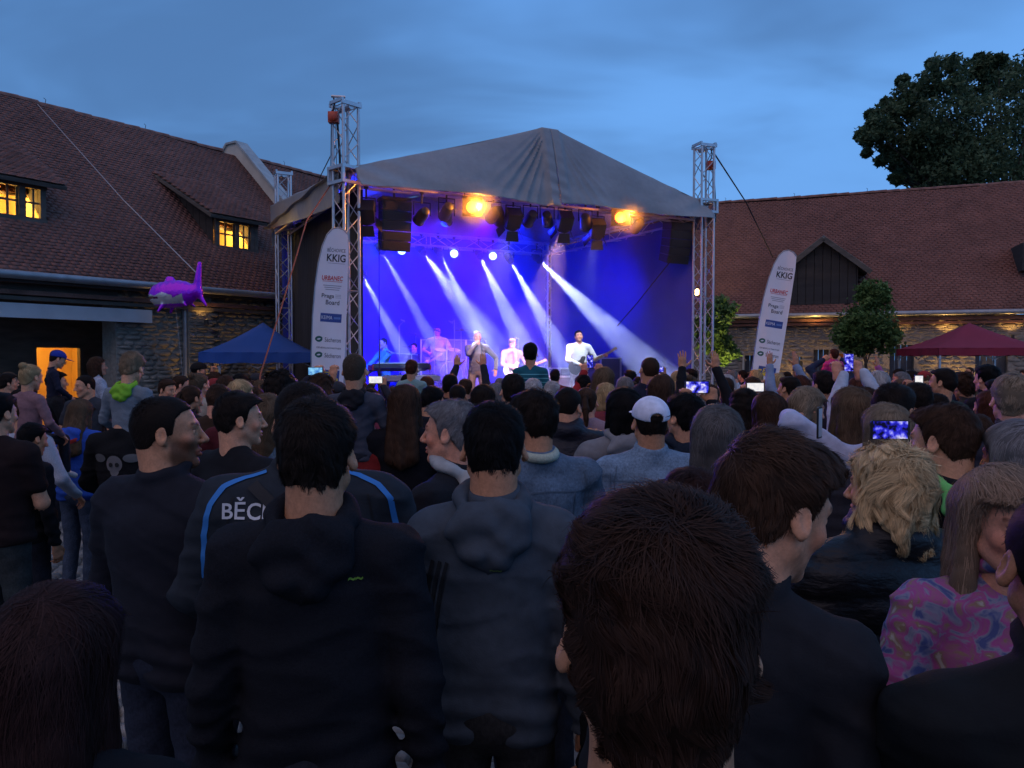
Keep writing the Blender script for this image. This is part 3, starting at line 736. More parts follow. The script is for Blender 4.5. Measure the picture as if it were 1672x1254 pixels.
def slab_quad(name, parent, pts, thick, m_, **k):
    """flat panel through 3-4 points with thickness along its normal"""
    P = [Vector(p) for p in pts]; n = (P[1]-P[0]).cross(P[-1]-P[0]).normalized()*thick; N = len(P)
    b = MB(); b.add(P + [p-n for p in P], [tuple(range(N)), tuple(range(2*N-1, N-1, -1))] + [(i, i+N, (i+1) % N + N, (i+1) % N) for i in range(N)])
    return b.build(name, m_, parent, **k)
STB = [rock_mesh('wall_stone', 1, 1, 1, 40+s, 6) for s in range(5)]
for s_ in STB: s_.materials.append(M_stone)
def stone_face(parent, o, along, L, Hh, near_uv, skip=None, seed=1, limit=280, sw=.34, sh=.115, z0=0.0, name='stone'):
    """irregular courses of rubble; the ones nearest the wall lamps singly, the rest in one mesh"""
    r = random.Random(seed); a = Vector(along).normalized(); nrm = a.cross(Vector((0, 0, 1))); o = Vector(o); L_ = []
    z = z0 + sh*.5
    while z < Hh-.03:
        hh = sh*r.uniform(.7, 1.25); s = 0
        while s < L:
            ww = sw*r.uniform(.45, 1.35)
            if not (skip and skip(s+ww/2, z)): L_.append((s+ww/2, z, ww*.95, hh*.9, r.uniform(.02, .055)))
            s += ww
        z += hh
    L_.sort(key=lambda q: min((q[0]-c[0])**2+(q[1]-c[1])**2*1.5 for c in near_uv))
    Rm = Matrix((a, Vector((0, 0, 1)), nrm)).transposed().to_4x4()
    V = []; F = []; n = 0
    for i, (s, z, ww, hh, dp) in enumerate(L_):
        me = STB[r.randrange(5)]
        M = Matrix.Translation(o + a*s + Vector((0, 0, z)) + nrm*(.0)) @ Rm @ Matrix.Diagonal((ww, hh, dp*2, 1))
        if i < limit:
            ob = bpy.data.objects.new(name, me); C.objects.link(ob); ob.parent = parent; ob.matrix_local = M
        else:
            vv = [M @ v.co for v in me.vertices]; V += vv; F += [tuple(k+n for k in p.vertices) for p in me.polygons]; n += len(vv)
    if V:
        me = bpy.data.meshes.new('rubble_stones'); me.from_pydata(V, [], F); me.polygons.foreach_set('use_smooth', np.ones(len(F), bool)); me.update()
        link('rubble_stones', me, parent, M_stone)['kind'] = 'stuff'
RIDGE = None
def ridge_run(parent, a, b, step=.42, limit=90):
    a = Vector(a); b = Vector(b); d = (b-a).normalized(); n = int((b-a).length/step)
    mb = MB(); pr = []
    for t in (0, 1):
        for k in range(7):
            th = PI*k/6; rr = .115+.018*t; pr.append((rr*math.cos(th)*1.1, (t-.5)*step*1.08, rr*math.sin(th)*.9))
    mb.add(pr, [(k, k+1, k+8, k+7) for k in range(6)] + [tuple(range(6, -1, -1)), tuple(range(7, 14))]); me = mb.mesh('ridge_tile', False); me.materials.append(M_ridge)
    hk = MB().tube([(0, 0, .09), (0, .02, .20), (0, -.03, .23)], .008, 4).mesh('ridge_hook')
    hk.materials.append(M_dark)
    rz = math.atan2(-d.x, d.y)
    for i in range(min(n, limit)):
        p = a + d*(i+.5)*step
        ob = link('ridge_tile', me, parent, None, p + Vector((0, 0, random.uniform(-.01, .012))), (random.uniform(-.02, .02), random.uniform(-.04, .04), rz))
        if i % 6 == 3: link('ridge_hook', hk, ob)
# ---------------------------------------------------------------- left barn
LD = Vector((.555, .832, 0)).normalized(); LN = Vector((-LD.y, LD.x, 0))      # along, and inwards (away from the yard)
LC = 14.68; ZE, ZR, RUN = 3.42, 8.0, 5.0
UP_L = (LN*RUN + Vector((0, 0, ZR-ZE))).normalized(); SLOPE = math.hypot(RUN, ZR-ZE)
def lp(s, inset=0.0, z=0.0): return LN*(LC+inset) + LD*s + Vector((0, 0, z))   # s measured along the barn
def l_s(px, inset=0.0):                                                        # where the view line through px meets the barn line
    u = (px-CX)/FPX; d = Vector((u, 1, 0)); t = (LC+inset)/d.dot(LN); return (d*t).dot(LD)
def l_roof(px, py):                                                            # (s, slope distance) where a view ray meets the roof plane
    d = at(px, py, 10) - Vector((0, 0, CAMZ)); p0 = lp(0, 0, ZE); n = LD.cross(UP_L); t = (p0 - Vector((0, 0, CAMZ))).dot(n)/d.dot(n)
    q = Vector((0, 0, CAMZ)) + d*t - p0; return q.dot(LD), q.dot(UP_L)
barn = empty('long_barn', lp(8, .4), 0, 'long left barn with steep red tiled roof, lit dormers and stone wall', 'building')
barn.location = (0, 0, 0)
S0, S1 = l_s(-90), 24.5
GAB = l_s(384, RUN)
d1 = [l_roof(-60, 312), l_roof(88, 372)]; 
def dormer_box(s0, s1, t0, t1): return lambda s, t: (s > s0-S0) & (s < s1-S0) & (t > t0) & (t < t1)
wA = (l_roof(-40, 366)[0], l_roof(74, 366)[0]); tA = l_roof(40, 362)[1]
wB = (l_roof(349, 405)[0], l_roof(418, 414)[0]); tB = l_roof(349, 406)[1]
DH = .74  # window wall height of the dormers
def in_dormer(s, t):
    r_ = np.zeros(len(s), bool)
    for (a, b), t0 in ((wA, tA), (wB, tB)):
        r_ |= (s > a-S0) & (s < b-S0) & (t > t0) & (t < t0+.95)
    return r_
tile_field('roof_tiles', barn, lp(S0, -.05, ZE), LD, UP_L, S1-S0, SLOPE, M_tile, skip=in_dormer, seed=3)
# under-roof boards with the dormer openings left open
def roof_board(s0, s1, t0, t1):
    if s1-s0 < .01 or t1-t0 < .01: return
    P = [lp(s, 0, ZE) + UP_L*t - LD.cross(UP_L)*0 for s, t in ((s0, t0), (s1, t0), (s1, t1), (s0, t1))]
    nn = LD.cross(UP_L); nn = nn if nn.z > 0 else -nn
    slab_quad('roof_board', barn, [p - nn*.02 for p in P], .03, M_dark)
roof_board(S0, wA[0], 0, SLOPE); roof_board(wA[0], wA[1], 0, tA); roof_board(wA[0], wA[1], tA+.95, SLOPE)
roof_board(wA[1], wB[0], 0, SLOPE); roof_board(wB[0], wB[1], 0, tB); roof_board(wB[0], wB[1], tB+.95, SLOPE); roof_board(wB[1], S1, 0, SLOPE)
ridge_run(barn, lp(S0, RUN, ZR-.02), lp(GAB-.2, RUN, ZR-.02)); ridge_run(barn, lp(GAB+.45, RUN, ZR-.02), lp(S1, RUN, ZR-.02))
# back slope so the roof has two sides
slab_quad('back_slope', barn, [lp(S0, RUN, ZR), lp(S1, RUN, ZR), lp(S1, 2*RUN, ZE), lp(S0, 2*RUN, ZE)], .06, M_tile)
# gutter
g = MB(); pp = [lp(S0, -.16, ZE-.02), lp(S1, -.16, ZE-.02)]; g.tube(pp, .075, 10); g.build('gutter', M_zinc, barn, True)
slab_quad('fascia_board', barn, [lp(S0, -.06, ZE-.14), lp(S1, -.06, ZE-.14), lp(S1, -.06, ZE-.02), lp(S0, -.06, ZE-.02)], .03, M_dark)
# fire gable with pale coping through the roof
th_ = .28
gb = MB()
prof = [(0.9, ZE+.5), (RUN-.25, ZR+.62), (RUN+.35, ZR+.62), (2*RUN-.9, ZE+.5), (2*RUN-.9, ZE-.3), (.9, ZE-.3)]
prof = [(-.15, ZE+.22), (RUN-.22, ZR+.32), (RUN+.25, ZR+.32), (2*RUN, ZE+.22), (2*RUN, 0), (.42, 0), (.42, ZE-.1), (-.15, ZE-.05)]
V = [lp(GAB, i_, z_) for i_, z_ in prof] + [lp(GAB+th_, i_, z_) for i_, z_ in prof]; n_ = len(prof)
gb.add(V, [tuple(range(n_)), tuple(range(2*n_-1, n_-1, -1))] + [(i, i+n_, (i+1) % n_+n_, (i+1) % n_) for i in range(n_)])
gb.build('fire_gable', M_plaster, barn)
cp = MB()
for (a, b) in ((prof[0], prof[1]), (prof[1], prof[2]), (prof[2], prof[3])):
    cp.obox(lp(GAB+th_/2, a[0], a[1]+.03), lp(GAB+th_/2, b[0], b[1]+.03), th_+.12, .06, up=(0, 0, 1))
cp.build('gable_coping', mat('coping', (.34, .38, .38), .7, noise=(4, .15)), barn)
# wall, passage and beam
PS = l_s(190, .4)
def lwall(s0, s1, z0, z1, inset=.4, name='stone_wall', m_=None, thick=.5):
    b = MB(); P = [lp(s0, inset, z0), lp(s1, inset, z0), lp(s1, inset+thick, z0), lp(s0, inset+thick, z0)]; Q = [p + Vector((0, 0, z1-z0)) for p in P]
    b.add(P+Q, [(0, 3, 2, 1), (4, 5, 6, 7), (0, 1, 5, 4), (1, 2, 6, 5), (2, 3, 7, 6), (3, 0, 4, 7)]); return b.build(name, m_ or M_rubblew, barn)
lwall(PS, S1, 0, ZE-.1)
pil0, pil1 = l_s(308, .25), l_s(345, .25)
lwall(pil0, pil1, 0, ZE-.12, .22, 'pilaster', thick=.2)
stone_face(barn, lp(PS, .4), LD, S1-PS-1.2, ZE-.15, [(pil0-PS+.5, 1.0), (pil0-PS+.5, 2.8)], seed=5, limit=150, sw=.30, sh=.10)
stone_face(barn, lp(pil0, .22), LD, pil1-pil0, ZE-.15, [(.5, 1.2)], seed=6, limit=90, sw=.30, sh=.085)
# stepped lintel bands above the passage, dark wall behind, pale beam
lwall(S0, PS, 2.78+.27, ZE-.12, .30, 'shadowed_lintel', M_wood, .2)
BE = l_s(250, .12)
b_ = MB(); b_.obox(lp(S0, .17, 2.80), lp(BE, .17, 2.80), .10, .26); b_.build('pale_beam', M_beamw, barn)
b_ = MB(); b_.obox(lp(S0, .14, 3.12), lp(S1, .14, 3.12), .10, .08); b_.build('brick_cornice', M_ridge, barn)
b_ = MB(); b_.obox(lp(S0, .20, 3.02), lp(S1, .20, 3.02), .12, .07); b_.build('lower_cornice', M_wood, barn)
# passage: back wall 2.6 m in, with a lit doorway
DI = 3.0
dx0, dx1 = l_s(55, DI), l_s(132, DI)
lwall(S0, dx0, 0, 3.1, DI, 'passage_wall', M_wood, .15); lwall(dx1, PS+2.5, 0, 3.1, DI, 'passage_wall', M_wood, .15); lwall(dx0, dx1, 2.22, 3.1, DI, 'passage_wall', M_wood, .15)
slab_quad('passage_ceiling', barn, [lp(S0, .5, 3.06), lp(PS+2.5, .5, 3.06), lp(PS+2.5, DI+.1, 3.06), lp(S0, DI+.1, 3.06)], -.05, M_dark)
b_ = MB(); b_.obox(lp(PS+2.45, .5, 1.5), lp(PS+2.45, DI, 1.5), .2, 3.0); b_.build('passage_side_wall', M_rubblew, barn)
M_lit = mat('lit_plaster', (.75, .52, .22), .9, noise=[(1.2, .12)])
rm = MB()
for P in ([lp(dx0-.3, DI+2.2, 0), lp(dx1+.9, DI+2.2, 0), lp(dx1+.9, DI+2.2, 2.6), lp(dx0-.3, DI+2.2, 2.6)], [lp(dx0-.3, DI+.16, 0), lp(dx0-.3, DI+2.2, 0), lp(dx0-.3, DI+2.2, 2.6), lp(dx0-.3, DI+.16, 2.6)],
          [lp(dx1+.9, DI+.16, 0), lp(dx1+.9, DI+2.2, 0), lp(dx1+.9, DI+2.2, 2.6), lp(dx1+.9, DI+.16, 2.6)], [lp(dx0-.3, DI+.16, 2.6), lp(dx1+.9, DI+.16, 2.6), lp(dx1+.9, DI+2.2, 2.6), lp(dx0-.3, DI+2.2, 2.6)]): rm.add(P, [(0, 1, 2, 3)])
rm.build('lit_room', M_lit, barn)
b_ = MB(); P_ = [lp(dx0, DI-.02, 0), lp(dx0, DI-.02, 2.22), lp(dx1, DI-.02, 2.22), lp(dx1, DI-.02, 0)]
for i in range(3): b_.obox(P_[i], P_[i+1], .08, .08, up=LN)
b_.build('door_frame', M_wood, barn)
def lamp(name, loc, energy, color, kind='POINT', size=.08, rot=None, spot=None, blend=.4, parent=None):
    l = bpy.data.lights.new(name, kind); l.energy = energy; l.color = color
    if kind in ('POINT', 'SPOT'): l.shadow_soft_size = size
    if kind == 'SPOT': l.spot_size = R(spot); l.spot_blend = blend
    if kind == 'AREA': l.size = size
    o = bpy.data.objects.new(name, l); C.objects.link(o); o.location = loc
    if rot is not None: o.rotation_euler = rot
    o.parent = parent; return o
WARM = (1.0, .55, .14)
lamp('room_lamp', lp((dx0+dx1)/2, DI+1.1, 2.35), 62, (1, .50, .09))
# downpipe
b_ = MB(); sp_ = l_s(303, .3); b_.tube([lp(sp_, .0, ZE-.08), lp(sp_, .30, ZE-.35), lp(sp_, .30, 0)], .05, 8); b_.build('downpipe', M_zinc, barn, True)
# dormers
def dormer(a, b, t0, pane_layout, open_sash):
    nn = LD.cross(UP_L); nn = nn if nn.z > 0 else -nn
    base = lp(0, 0, ZE) + UP_L*t0; Z = Vector((0, 0, 1)); i0 = UP_L.dot(LN)*t0
    def q(s, dz, out_=0): return lp(s, i0-out_, ZE + UP_L.z*t0 + dz)
    hr = DH; back_t = t0 + 3.1                              # dormer roof dies into the main roof
    f = empty('dormer', (0, 0, 0)); f.parent = barn
    top_back = lambda s: lp(s, 0, ZE) + UP_L*back_t + nn*.03
    ov = .28
    o0 = q(a-ov, hr+.02, .30); o1 = q(b+ov, hr+.02, .30); B0 = top_back(a-ov); B1 = top_back(b+ov)
    upd = (B0-o0); L_ = upd.length
    tf = tile_field('dormer_roof_tiles', f, o0, LD, upd, b-a+2*ov, L_-.1, M_tile, seed=9); 
    slab_quad('dormer_soffit', f, [o0+Vector((0, 0, -.02)), o1+Vector((0, 0, -.02)), B1+Vector((0, 0, -.02)), B0+Vector((0, 0, -.02))], .07, M_wood)
    for s_, sg in ((a, -1), (b, 1)):                         # boarded cheeks
        P = [q(s_, 0), q(s_, hr), top_back(s_)]
        for k in range(9):
            u0, u1 = k/9, (k+1)/9
            lo0 = P[0].lerp(P[2], u0); hi0 = P[1].lerp(P[2], u0); lo1 = P[0].lerp(P[2], u1-.006); hi1 = P[1].lerp(P[2], u1-.006)
            if (hi0-lo0).length > .02: slab_quad('cheek_board', f, [lo0+LD*sg*.01, lo1+LD*sg*.01, hi1+LD*sg*.01, hi0+LD*sg*.01], .03, M_dark)
    w = b-a; fr = MB(); z0 = .08; z1 = hr-.06; 
    fr.obox(q(a, .04, .02), q(b, .04, .02), .12, .10); fr.obox(q(a, hr-.04, .02), q(b, hr-.04, .02), .12, .10)
    for s_ in [a+.06, b-.06] + [a+w*k for k in pane_layout]: fr.obox(q(s_, .05, .02), q(s_, hr-.05, .02), .08, .10, up=LD)
    fr.build('window_frame', M_wood, f)
    ks = [.0] + list(pane_layout) + [1.0]
    for k in range(len(ks)-1):
        s0, s1 = a + w*ks[k] + .07, a + w*ks[k+1] - .07
        if s1-s0 < .15: continue
        sash = MB(); hinge = q(s0, 0); ang = 0
        def r_(s, z, out_): return q(s, z, out_)
        for (A_, B_) in (((s0, z0), (s1, z0)), ((s0, z1), (s1, z1)), ((s0, (z0+z1)/2), (s1, (z0+z1)/2))): sash.obox(r_(A_[0], A_[1], .0), r_(B_[0], B_[1], .0), .03, .035)
        for s_ in (s0, s1, (s0+s1)/2): sash.obox(r_(s_, z0, .0), r_(s_, z1, .0), .03, .035, up=LD)
        so = sash.build('window_sash', M_wood, f)
    # lit room behind the window
    rmb = MB(); I = 1.5
    c = [q(a, .0, -.08), q(b, .0, -.08), q(b, .0, -I), q(a, .0, -I)]; t_ = [p + Vector((0, 0, hr+.25)) for p in c]
    rmb.add(c+t_, [(2, 3, 7, 6), (0, 3, 7, 4), (1, 2, 6, 5), (0, 1, 2, 3)])
    rmb.build('lit_room', M_lit, f)
    b2 = MB(); b2.obox(q(a+w*.1, .25, -1.1), q(b-w*.2, .95, -1.3), .10, .12); b2.build('rafter', M_wood, f)
    lamp('window_lamp', q((a+b)/2+.1, .62, -.75), 105, (1, .58, .13), size=.1, parent=None)
    return f
dormer(wA[0], wA[1], tA, (.30, .66), 0); dormer(wB[0], wB[1], tB, (.50, .86), 0)
def wall_lamp(loc, rot, energy, label, up=True, spot=95, color=WARM):
    t = empty('wall_lamp', loc, 0, label, 'lamp', 'small lamps lighting the stone walls')
    b = MB(); b.lathe([(.035, -.06), (.045, -.05), (.045, .05), (.05, .055)], 12); b.build('lamp_body', M_dark, t)
    b = MB(); b.lathe([(.038, .056), (.03, .060)], 12); b.build('lens', mat('warm_lens', (1, .8, .5), .4, emit=(1, .6, .2, 6)), t)
    t.rotation_euler = rot
    l = lamp('lamp_light', (0, 0, .09), energy, color, 'SPOT', .03, (PI, 0, 0), spot, .5, t)
    return t
nL = -LN
# ---------------------------------------------------------------- right barn
RN = Vector((.34, .94, 0)).normalized(); RD = Vector((RN.y, -RN.x, 0)); RC = 28.2
def rp(s, inset=0.0, z=0.0): return RN*(RC+inset) + RD*s + Vector((0, 0, z))
def r_s(px, inset=0.0):
    u = (px-CX)/FPX; d = Vector((u, 1, 0)); return (d*((RC+inset)/d.dot(RN))).dot(RD)
ZE2, ZR2, RUN2 = 3.45, 8.45, 5.2
UP_R = (RN*RUN2 + Vector((0, 0, ZR2-ZE2))).normalized(); SL2 = math.hypot(RUN2, ZR2-ZE2)
def r_roof(px, py):
    d = at(px, py, 10) - Vector((0, 0, CAMZ)); p0 = rp(0, 0, ZE2); n = RD.cross(UP_R); t = (p0 - Vector((0, 0, CAMZ))).dot(n)/d.dot(n)
    q = Vector((0, 0, CAMZ)) + d*t - p0; return q.dot(RD), q.dot(UP_R)
barn2 = empty('cross_barn', (0, 0, 0), 0, 'right barn with red tiled roof and dark gabled loft hatch', 'building')
Q0, Q1 = r_s(700), r_s(1790)
hs0, hs1 = r_roof(1289, 495)[0], r_roof(1398, 495)[0]; ht = r_roof(1340, 497)[1]
def skip2(s, t): return (s > hs0-Q0-.1) & (s < hs1-Q0+.1) & (t > ht) & (t < ht+2.3)
tile_field('roof_tiles', barn2, rp(Q0, -.05, ZE2), RD, UP_R, Q1-Q0, SL2, M_tile, tw=.175, th=.115, skip=skip2, seed=4)
nn2 = RD.cross(UP_R); nn2 = nn2 if nn2.z > 0 else -nn2
slab_quad('roof_board', barn2, [p - nn2*.03 for p in (rp(Q0, 0, ZE2), rp(Q1, 0, ZE2), rp(Q1, RUN2, ZR2), rp(Q0, RUN2, ZR2))], .03, M_dark)
slab_quad('back_slope', barn2, [rp(Q0, RUN2, ZR2), rp(Q1, RUN2, ZR2), rp(Q1, 2*RUN2, ZE2), rp(Q0, 2*RUN2, ZE2)], .06, M_tile)
ridge_run(barn2, rp(r_s(1120, RUN2), RUN2, ZR2-.02), rp(Q1, RUN2, ZR2-.02), .45, 60)
g = MB(); g.tube([rp(Q0, -.16, ZE2-.03), rp(Q1, -.16, ZE2-.03)], .085, 10); g.build('gutter', M_zinc, barn2, True)
def rwall(s0, s1, z0, z1, inset=.35, name='stone_wall', m_=None, thick=.5):
    b = MB(); P = [rp(s0, inset, z0), rp(s1, inset, z0), rp(s1, inset+thick, z0), rp(s0, inset+thick, z0)]; Q = [p + Vector((0, 0, z1-z0)) for p in P]
    b.add(P+Q, [(0, 3, 2, 1), (4, 5, 6, 7), (0, 1, 5, 4), (1, 2, 6, 5), (2, 3, 7, 6), (3, 0, 4, 7)]); return b.build(name, m_ or M_rubblew, barn2)
opens = [(1216, 1232, .9, 2.05), (1301, 1311, .8, 2.0), (1328, 1353, 0, 2.25), (1452, 1492, .2, 2.40), (1592, 1645, 0, 2.30), (1369, 1388, .2, 2.1)]
ops = sorted([(r_s(a, .35), r_s(b, .35), z0, z1) for a, b, z0, z1 in opens]); cur = Q0
for a, b, z0, z1 in ops:
    rwall(cur, a, 0, ZE2-.1); rwall(a, b, z1, ZE2-.1)
    if z0 > 0: rwall(a, b, 0, z0)
    cur = b
rwall(cur, Q1, 0, ZE2-.1)
M_door = [mat('door_paint_dark', (.05, .055, .07), .6, noise=(6, .2)), mat('door_rust', (.30, .10, .04), .7, noise=(4, .2))]
for i, (a, b, z0, z1) in enumerate(ops):
    n = max(2, int((b-a)/.16))
    dr = empty('door' if z0 < .3 else 'window', (0, 0, 0)); dr.parent = barn2
    for k in range(n):
        s0 = a + (b-a)*k/n; s1 = a + (b-a)*(k+1)/n - .012
        bb = MB(); P = [rp(s0, .55, z0), rp(s1, .55, z0), rp(s1, .58, z0), rp(s0, .58, z0)]; Q = [p+Vector((0, 0, z1-z0)) for p in P]
        bb.add(P+Q, [(0, 3, 2, 1), (4, 5, 6, 7), (0, 1, 5, 4), (1, 2, 6, 5), (2, 3, 7, 6), (3, 0, 4, 7)]); bb.build('plank', M_door[1] if i == 3 else M_door[0], dr)
    if i in (0,): 
        bb = MB()
        for A_, B_ in ((rp(a-.05, .33, z0), rp(a-.05, .33, z1)), (rp(b+.05, .33, z0), rp(b+.05, .33, z1))): bb.obox(A_, B_, .1, .06, up=RD)
        bb.build('window_surround', M_plaster, dr)
LAMPS_R = [(r_s(1282, .2), 1.15), (r_s(1405, .2), .95), (r_s(1560, .2), 1.0), (r_s(1545, .2), 2.9), (r_s(1650, .2), 3.0), (r_s(1470, .2), 2.95)]
stone_face(barn2, rp(r_s(1150, .35), .35), RD, Q1-r_s(1150, .35), ZE2-.15, [(s-r_s(1150, .35), z) for s, z in LAMPS_R], seed=8, limit=290, sw=.40, sh=.115, z0=.5,
           skip=lambda s, z: any(a-.1 < s+r_s(1150, .35) < b+.1 and z0-.05 < z < z1+.05 for a, b, z0, z1 in ops))
b_ = MB(); b_.obox(rp(Q0, .12, ZE2-.20), rp(Q1, .12, ZE2-.20), .16, .10); b_.obox(rp(Q0, .18, ZE2-.33), rp(Q1, .18, ZE2-.33), .16, .08); b_.build('brick_cornice', M_ridge, barn2)
# gabled loft hatch
hz = ZE2 + UP_R.z*ht; hin = UP_R.dot(RN)*ht; sm_ = (hs0+hs1)/2; hw = (hs1-hs0)/2
ha = empty('loft_hatch', (0, 0, 0)); ha.parent = barn2
def hq(s, dz, out_=0): return rp(s, hin-out_, hz+dz)
H1, H2 = 1.35, 2.25
n = 8
for k in range(n):
    s0 = hs0 + (hs1-hs0)*k/n; s1 = hs0 + (hs1-hs0)*(k+1)/n-.015
    z0_, z1_ = [H1 + (H2-H1)*(1-abs((s-sm_)/hw)) - .06 for s in (s0, s1)]
    slab_quad('hatch_board', ha, [hq(s0, 0, .05), hq(s1, 0, .05), hq(s1, z1_, .05), hq(s0, z0_, .05)], .03, M_dark)
for sg in (-1, 1):
    e0 = hq(sm_+sg*(hw+.42), H1-.22, .30); pk = hq(sm_, H2+.08, .30); e1 = e0 + RN*3.2; p1 = pk + RN*3.4
    slab_quad('hatch_roof', ha, [e0, pk, p1, e1] if sg < 0 else [pk, e0, e1, p1], .09, mat('hatch_roof', (.22, .23, .22), .7, noise=(3, .2)))
    bb = MB(); bb.obox(e0-RN*.02+Vector((0, 0, -.12)), pk-RN*.02+Vector((0, 0, -.12)), .05, .16); bb.build('barge_board', M_wood, ha)
    c_ = [hq(sm_+sg*hw, 0, .04), hq(sm_+sg*hw, H1, .04), hq(sm_+sg*hw, H1, .04)+RN*1.5, hq(sm_+sg*hw, 0, .04)+RN*.1]
    slab_quad('hatch_cheek', ha, c_, .04, M_dark)
# small tiled dormer roof cut by the right edge
bb = MB(); s_ = r_roof(1668, 440)[0]; t_ = r_roof(1668, 440)[1]
bb.box((0, 0, .35), (1.2, 1.4, .9)); o_ = bb.build('side_hatch', M_dark, barn2); o_.location = rp(s_+.45, 0, ZE2)+UP_R*t_; o_.rotation_euler = (0, 0, math.atan2(RD.y, RD.x))
# wall lamps (small uplights on the ground and downlights under the eave)
def aim(v): return Vector(v).to_track_quat('Z', 'Y').to_euler()
names = ['uplight at the foot of the right barn wall behind the right flag', 'uplight under the small round tree by the right barn', 'uplight on the right barn wall under the red tent',
         'downlight under the eave above the red tent', 'downlight under the eave at the far right end of the barn', 'downlight under the eave between the small tree and the red tent']
for (s, z), nm, (e_, up_) in zip(LAMPS_R, names, ((60, 1), (60, 1), (95, 1), (16, 0), (13, 0), (6, 0))):
    if up_: wall_lamp(rp(s, -.35, .45), aim(Vector((0, 0, 1))+RN*.35), e_, nm)
    else: wall_lamp(rp(s, .02, 2.62), aim(Vector((0, 0, 1))+RN*.3), e_, nm, spot=110)
wall_lamp(rp(r_s(1330, .2), -.45, 2.95), aim(Vector((0, 0, 1))+RN*.25), 22, 'small lamp lighting the gutter beside the right flag', spot=150)
_p = at(1180, 585, 23.3); wall_lamp(Vector((_p.x, 23.3, .3)), aim(Vector((-.12, .42, 1))), 420, 'uplight under the yellow lit tree behind the stage tower', spot=80, color=(1, .8, .25))
wall_lamp(lp((pil0+pil1)/2, -.35, .45), aim(Vector((0, 0, 1))+LN*.22), 42, 'uplight at the foot of the stone pilaster near the blue tent', spot=70)
wall_lamp(lp((pil0+pil1)/2, .0, 2.72), aim(Vector((0, 0, 1))+LN*.2), 4, 'small lamp under the eave over the stone pilaster', spot=120)
wall_lamp(lp(l_s(470), -.2, .3), aim(Vector((0, 0, 1))+LN*.2), 14, 'dim uplight behind the rear stage tower', spot=80)
# ---------------------------------------------------------------- trees
M_bark = mat('bark', (.07, .055, .04), .95, noise=(12, .3), bump=[(20, .02)])
def leafmat(n, c): return mat(n, c, .6, noise=[(.6, .35), (6, .4)], spec=.2, translucent=.25)
def tree(name, label, base, trunk_h, blobs, leaf, nleaf, lm, trunk_r, seed, lean=0.0):
    r = np.random.default_rng(seed); rr = random.Random(seed)
    t = empty(name, base, 0, label, 'tree'); mb = MB(); top = Vector((lean, 0, trunk_h))
    mb.tube([(0, 0, -.1), (lean*.3, 0, trunk_h*.5), top], [trunk_r*1.2, trunk_r, trunk_r*.75], 9)
    for (c, s) in blobs:
        c = Vector(c); mid = top.lerp(c, .5) + Vector((rr.uniform(-.1, .1), rr.uniform(-.1, .1), .1))*s.length*.3
        mb.tube([top - Vector((0, 0, rr.uniform(0, trunk_h*.15))), mid, c], [trunk_r*.36, trunk_r*.18, trunk_r*.04], 6)
    mb.build('trunk', M_bark, t, True)
    P = []; per = nleaf//len(blobs)
    for (c, s) in blobs:
        # clumps of leaves spread through each mass, thinner outside
        nc = max(6, per//26); d = r.normal(size=(nc, 3)); d /= np.linalg.norm(d, axis=1, keepdims=True); cc = d*(r.uniform(.25, 1.08, (nc, 1))**.6)*np.array(s) + np.array(c)
        k = r.integers(0, nc, per); P.append(cc[k] + r.normal(0, .16, (per, 3))*np.array(s)*.8)
    P = np.concatenate(P); N = len(P)
    a = r.normal(size=(N, 3)); a /= np.linalg.norm(a, axis=1, keepdims=True); b = np.cross(a, r.normal(size=(N, 3))); b /= np.linalg.norm(b, axis=1, keepdims=True)
    sz = (leaf*r.uniform(.6, 1.3, N))[:, None]
    V = np.stack([P-a*sz, P+b*sz*.45, P+a*sz, P-b*sz*.45], 1).reshape(-1, 3); F = np.arange(4*N).reshape(-1, 4)
    link('crown', npmesh('crown', V, F, False), t, lm)['kind'] = 'stuff'
    return t
def vb(*a): return [((x, y, z), Vector((sx, sy, sz))) for x, y, z, sx, sy, sz in a]
rb = random.Random(3); BB = []
BT = at(1600, 585, 46); 
for px, py, rad in ((1430, 215, 26), (1455, 190, 30), (1470, 240, 30), (1490, 160, 30), (1500, 215, 42), (1540, 125, 34), (1545, 190, 50), (1585, 140, 36), (1560, 250, 44), (1605, 200, 60), (1640, 130, 34), (1660, 180, 60), (1650, 250, 55), (1500, 270, 30), (1610, 110, 20), (1690, 130, 55), (1730, 200, 70), (1480, 285, 18), (1415, 225, 12), (1550, 105, 10), (1404, 222, 8), (1560, 285, 50), (1505, 280, 30), (1640, 285, 60), (1530, 240, 40), (1590, 260, 55), (1475, 262, 24), (1425, 188, 10), (1448, 168, 9), (1474, 132, 10), (1522, 104, 9), (1598, 96, 9), (1630, 98, 10), (1440, 262, 10), (1462, 292, 9), (1500, 300, 9), (1415, 250, 7), (1720, 290, 60), (1600, 300, 60)):
    p = at(px, py, 46 + rb.uniform(-3, 3)); q = p - Vector((BT.x+1.5, 46, 0)); s_ = rad*46/FPX; BB.append(((q.x, q.y, q.z), Vector((s_, s_*1.2, s_*.85))))
tree('big_tree', 'large dark leafy tree rising behind the right barn roof', (BT.x+1.5, 46, 0), 8.0, BB, .15, 70000, leafmat('dark_leaves', (.075, .115, .055)), .55, 2)
p = at(1414, 585, 23.0)
tree('small_tree', 'small round dark green tree in front of the right barn wall', (p.x, p.y, 0), 2.0, vb((0, 0, 3.15, .75, .7, .75), (-.35, .1, 2.7, .55, .5, .5), (.45, 0, 2.6, .5, .5, .5), (.1, -.2, 3.85, .45, .45, .4), (-.1, .2, 2.4, .5, .5, .35)), .075, 11000, leafmat('green_leaves', (.10, .17, .05)), .05, 5)
p = at(1172, 585, 24.5)
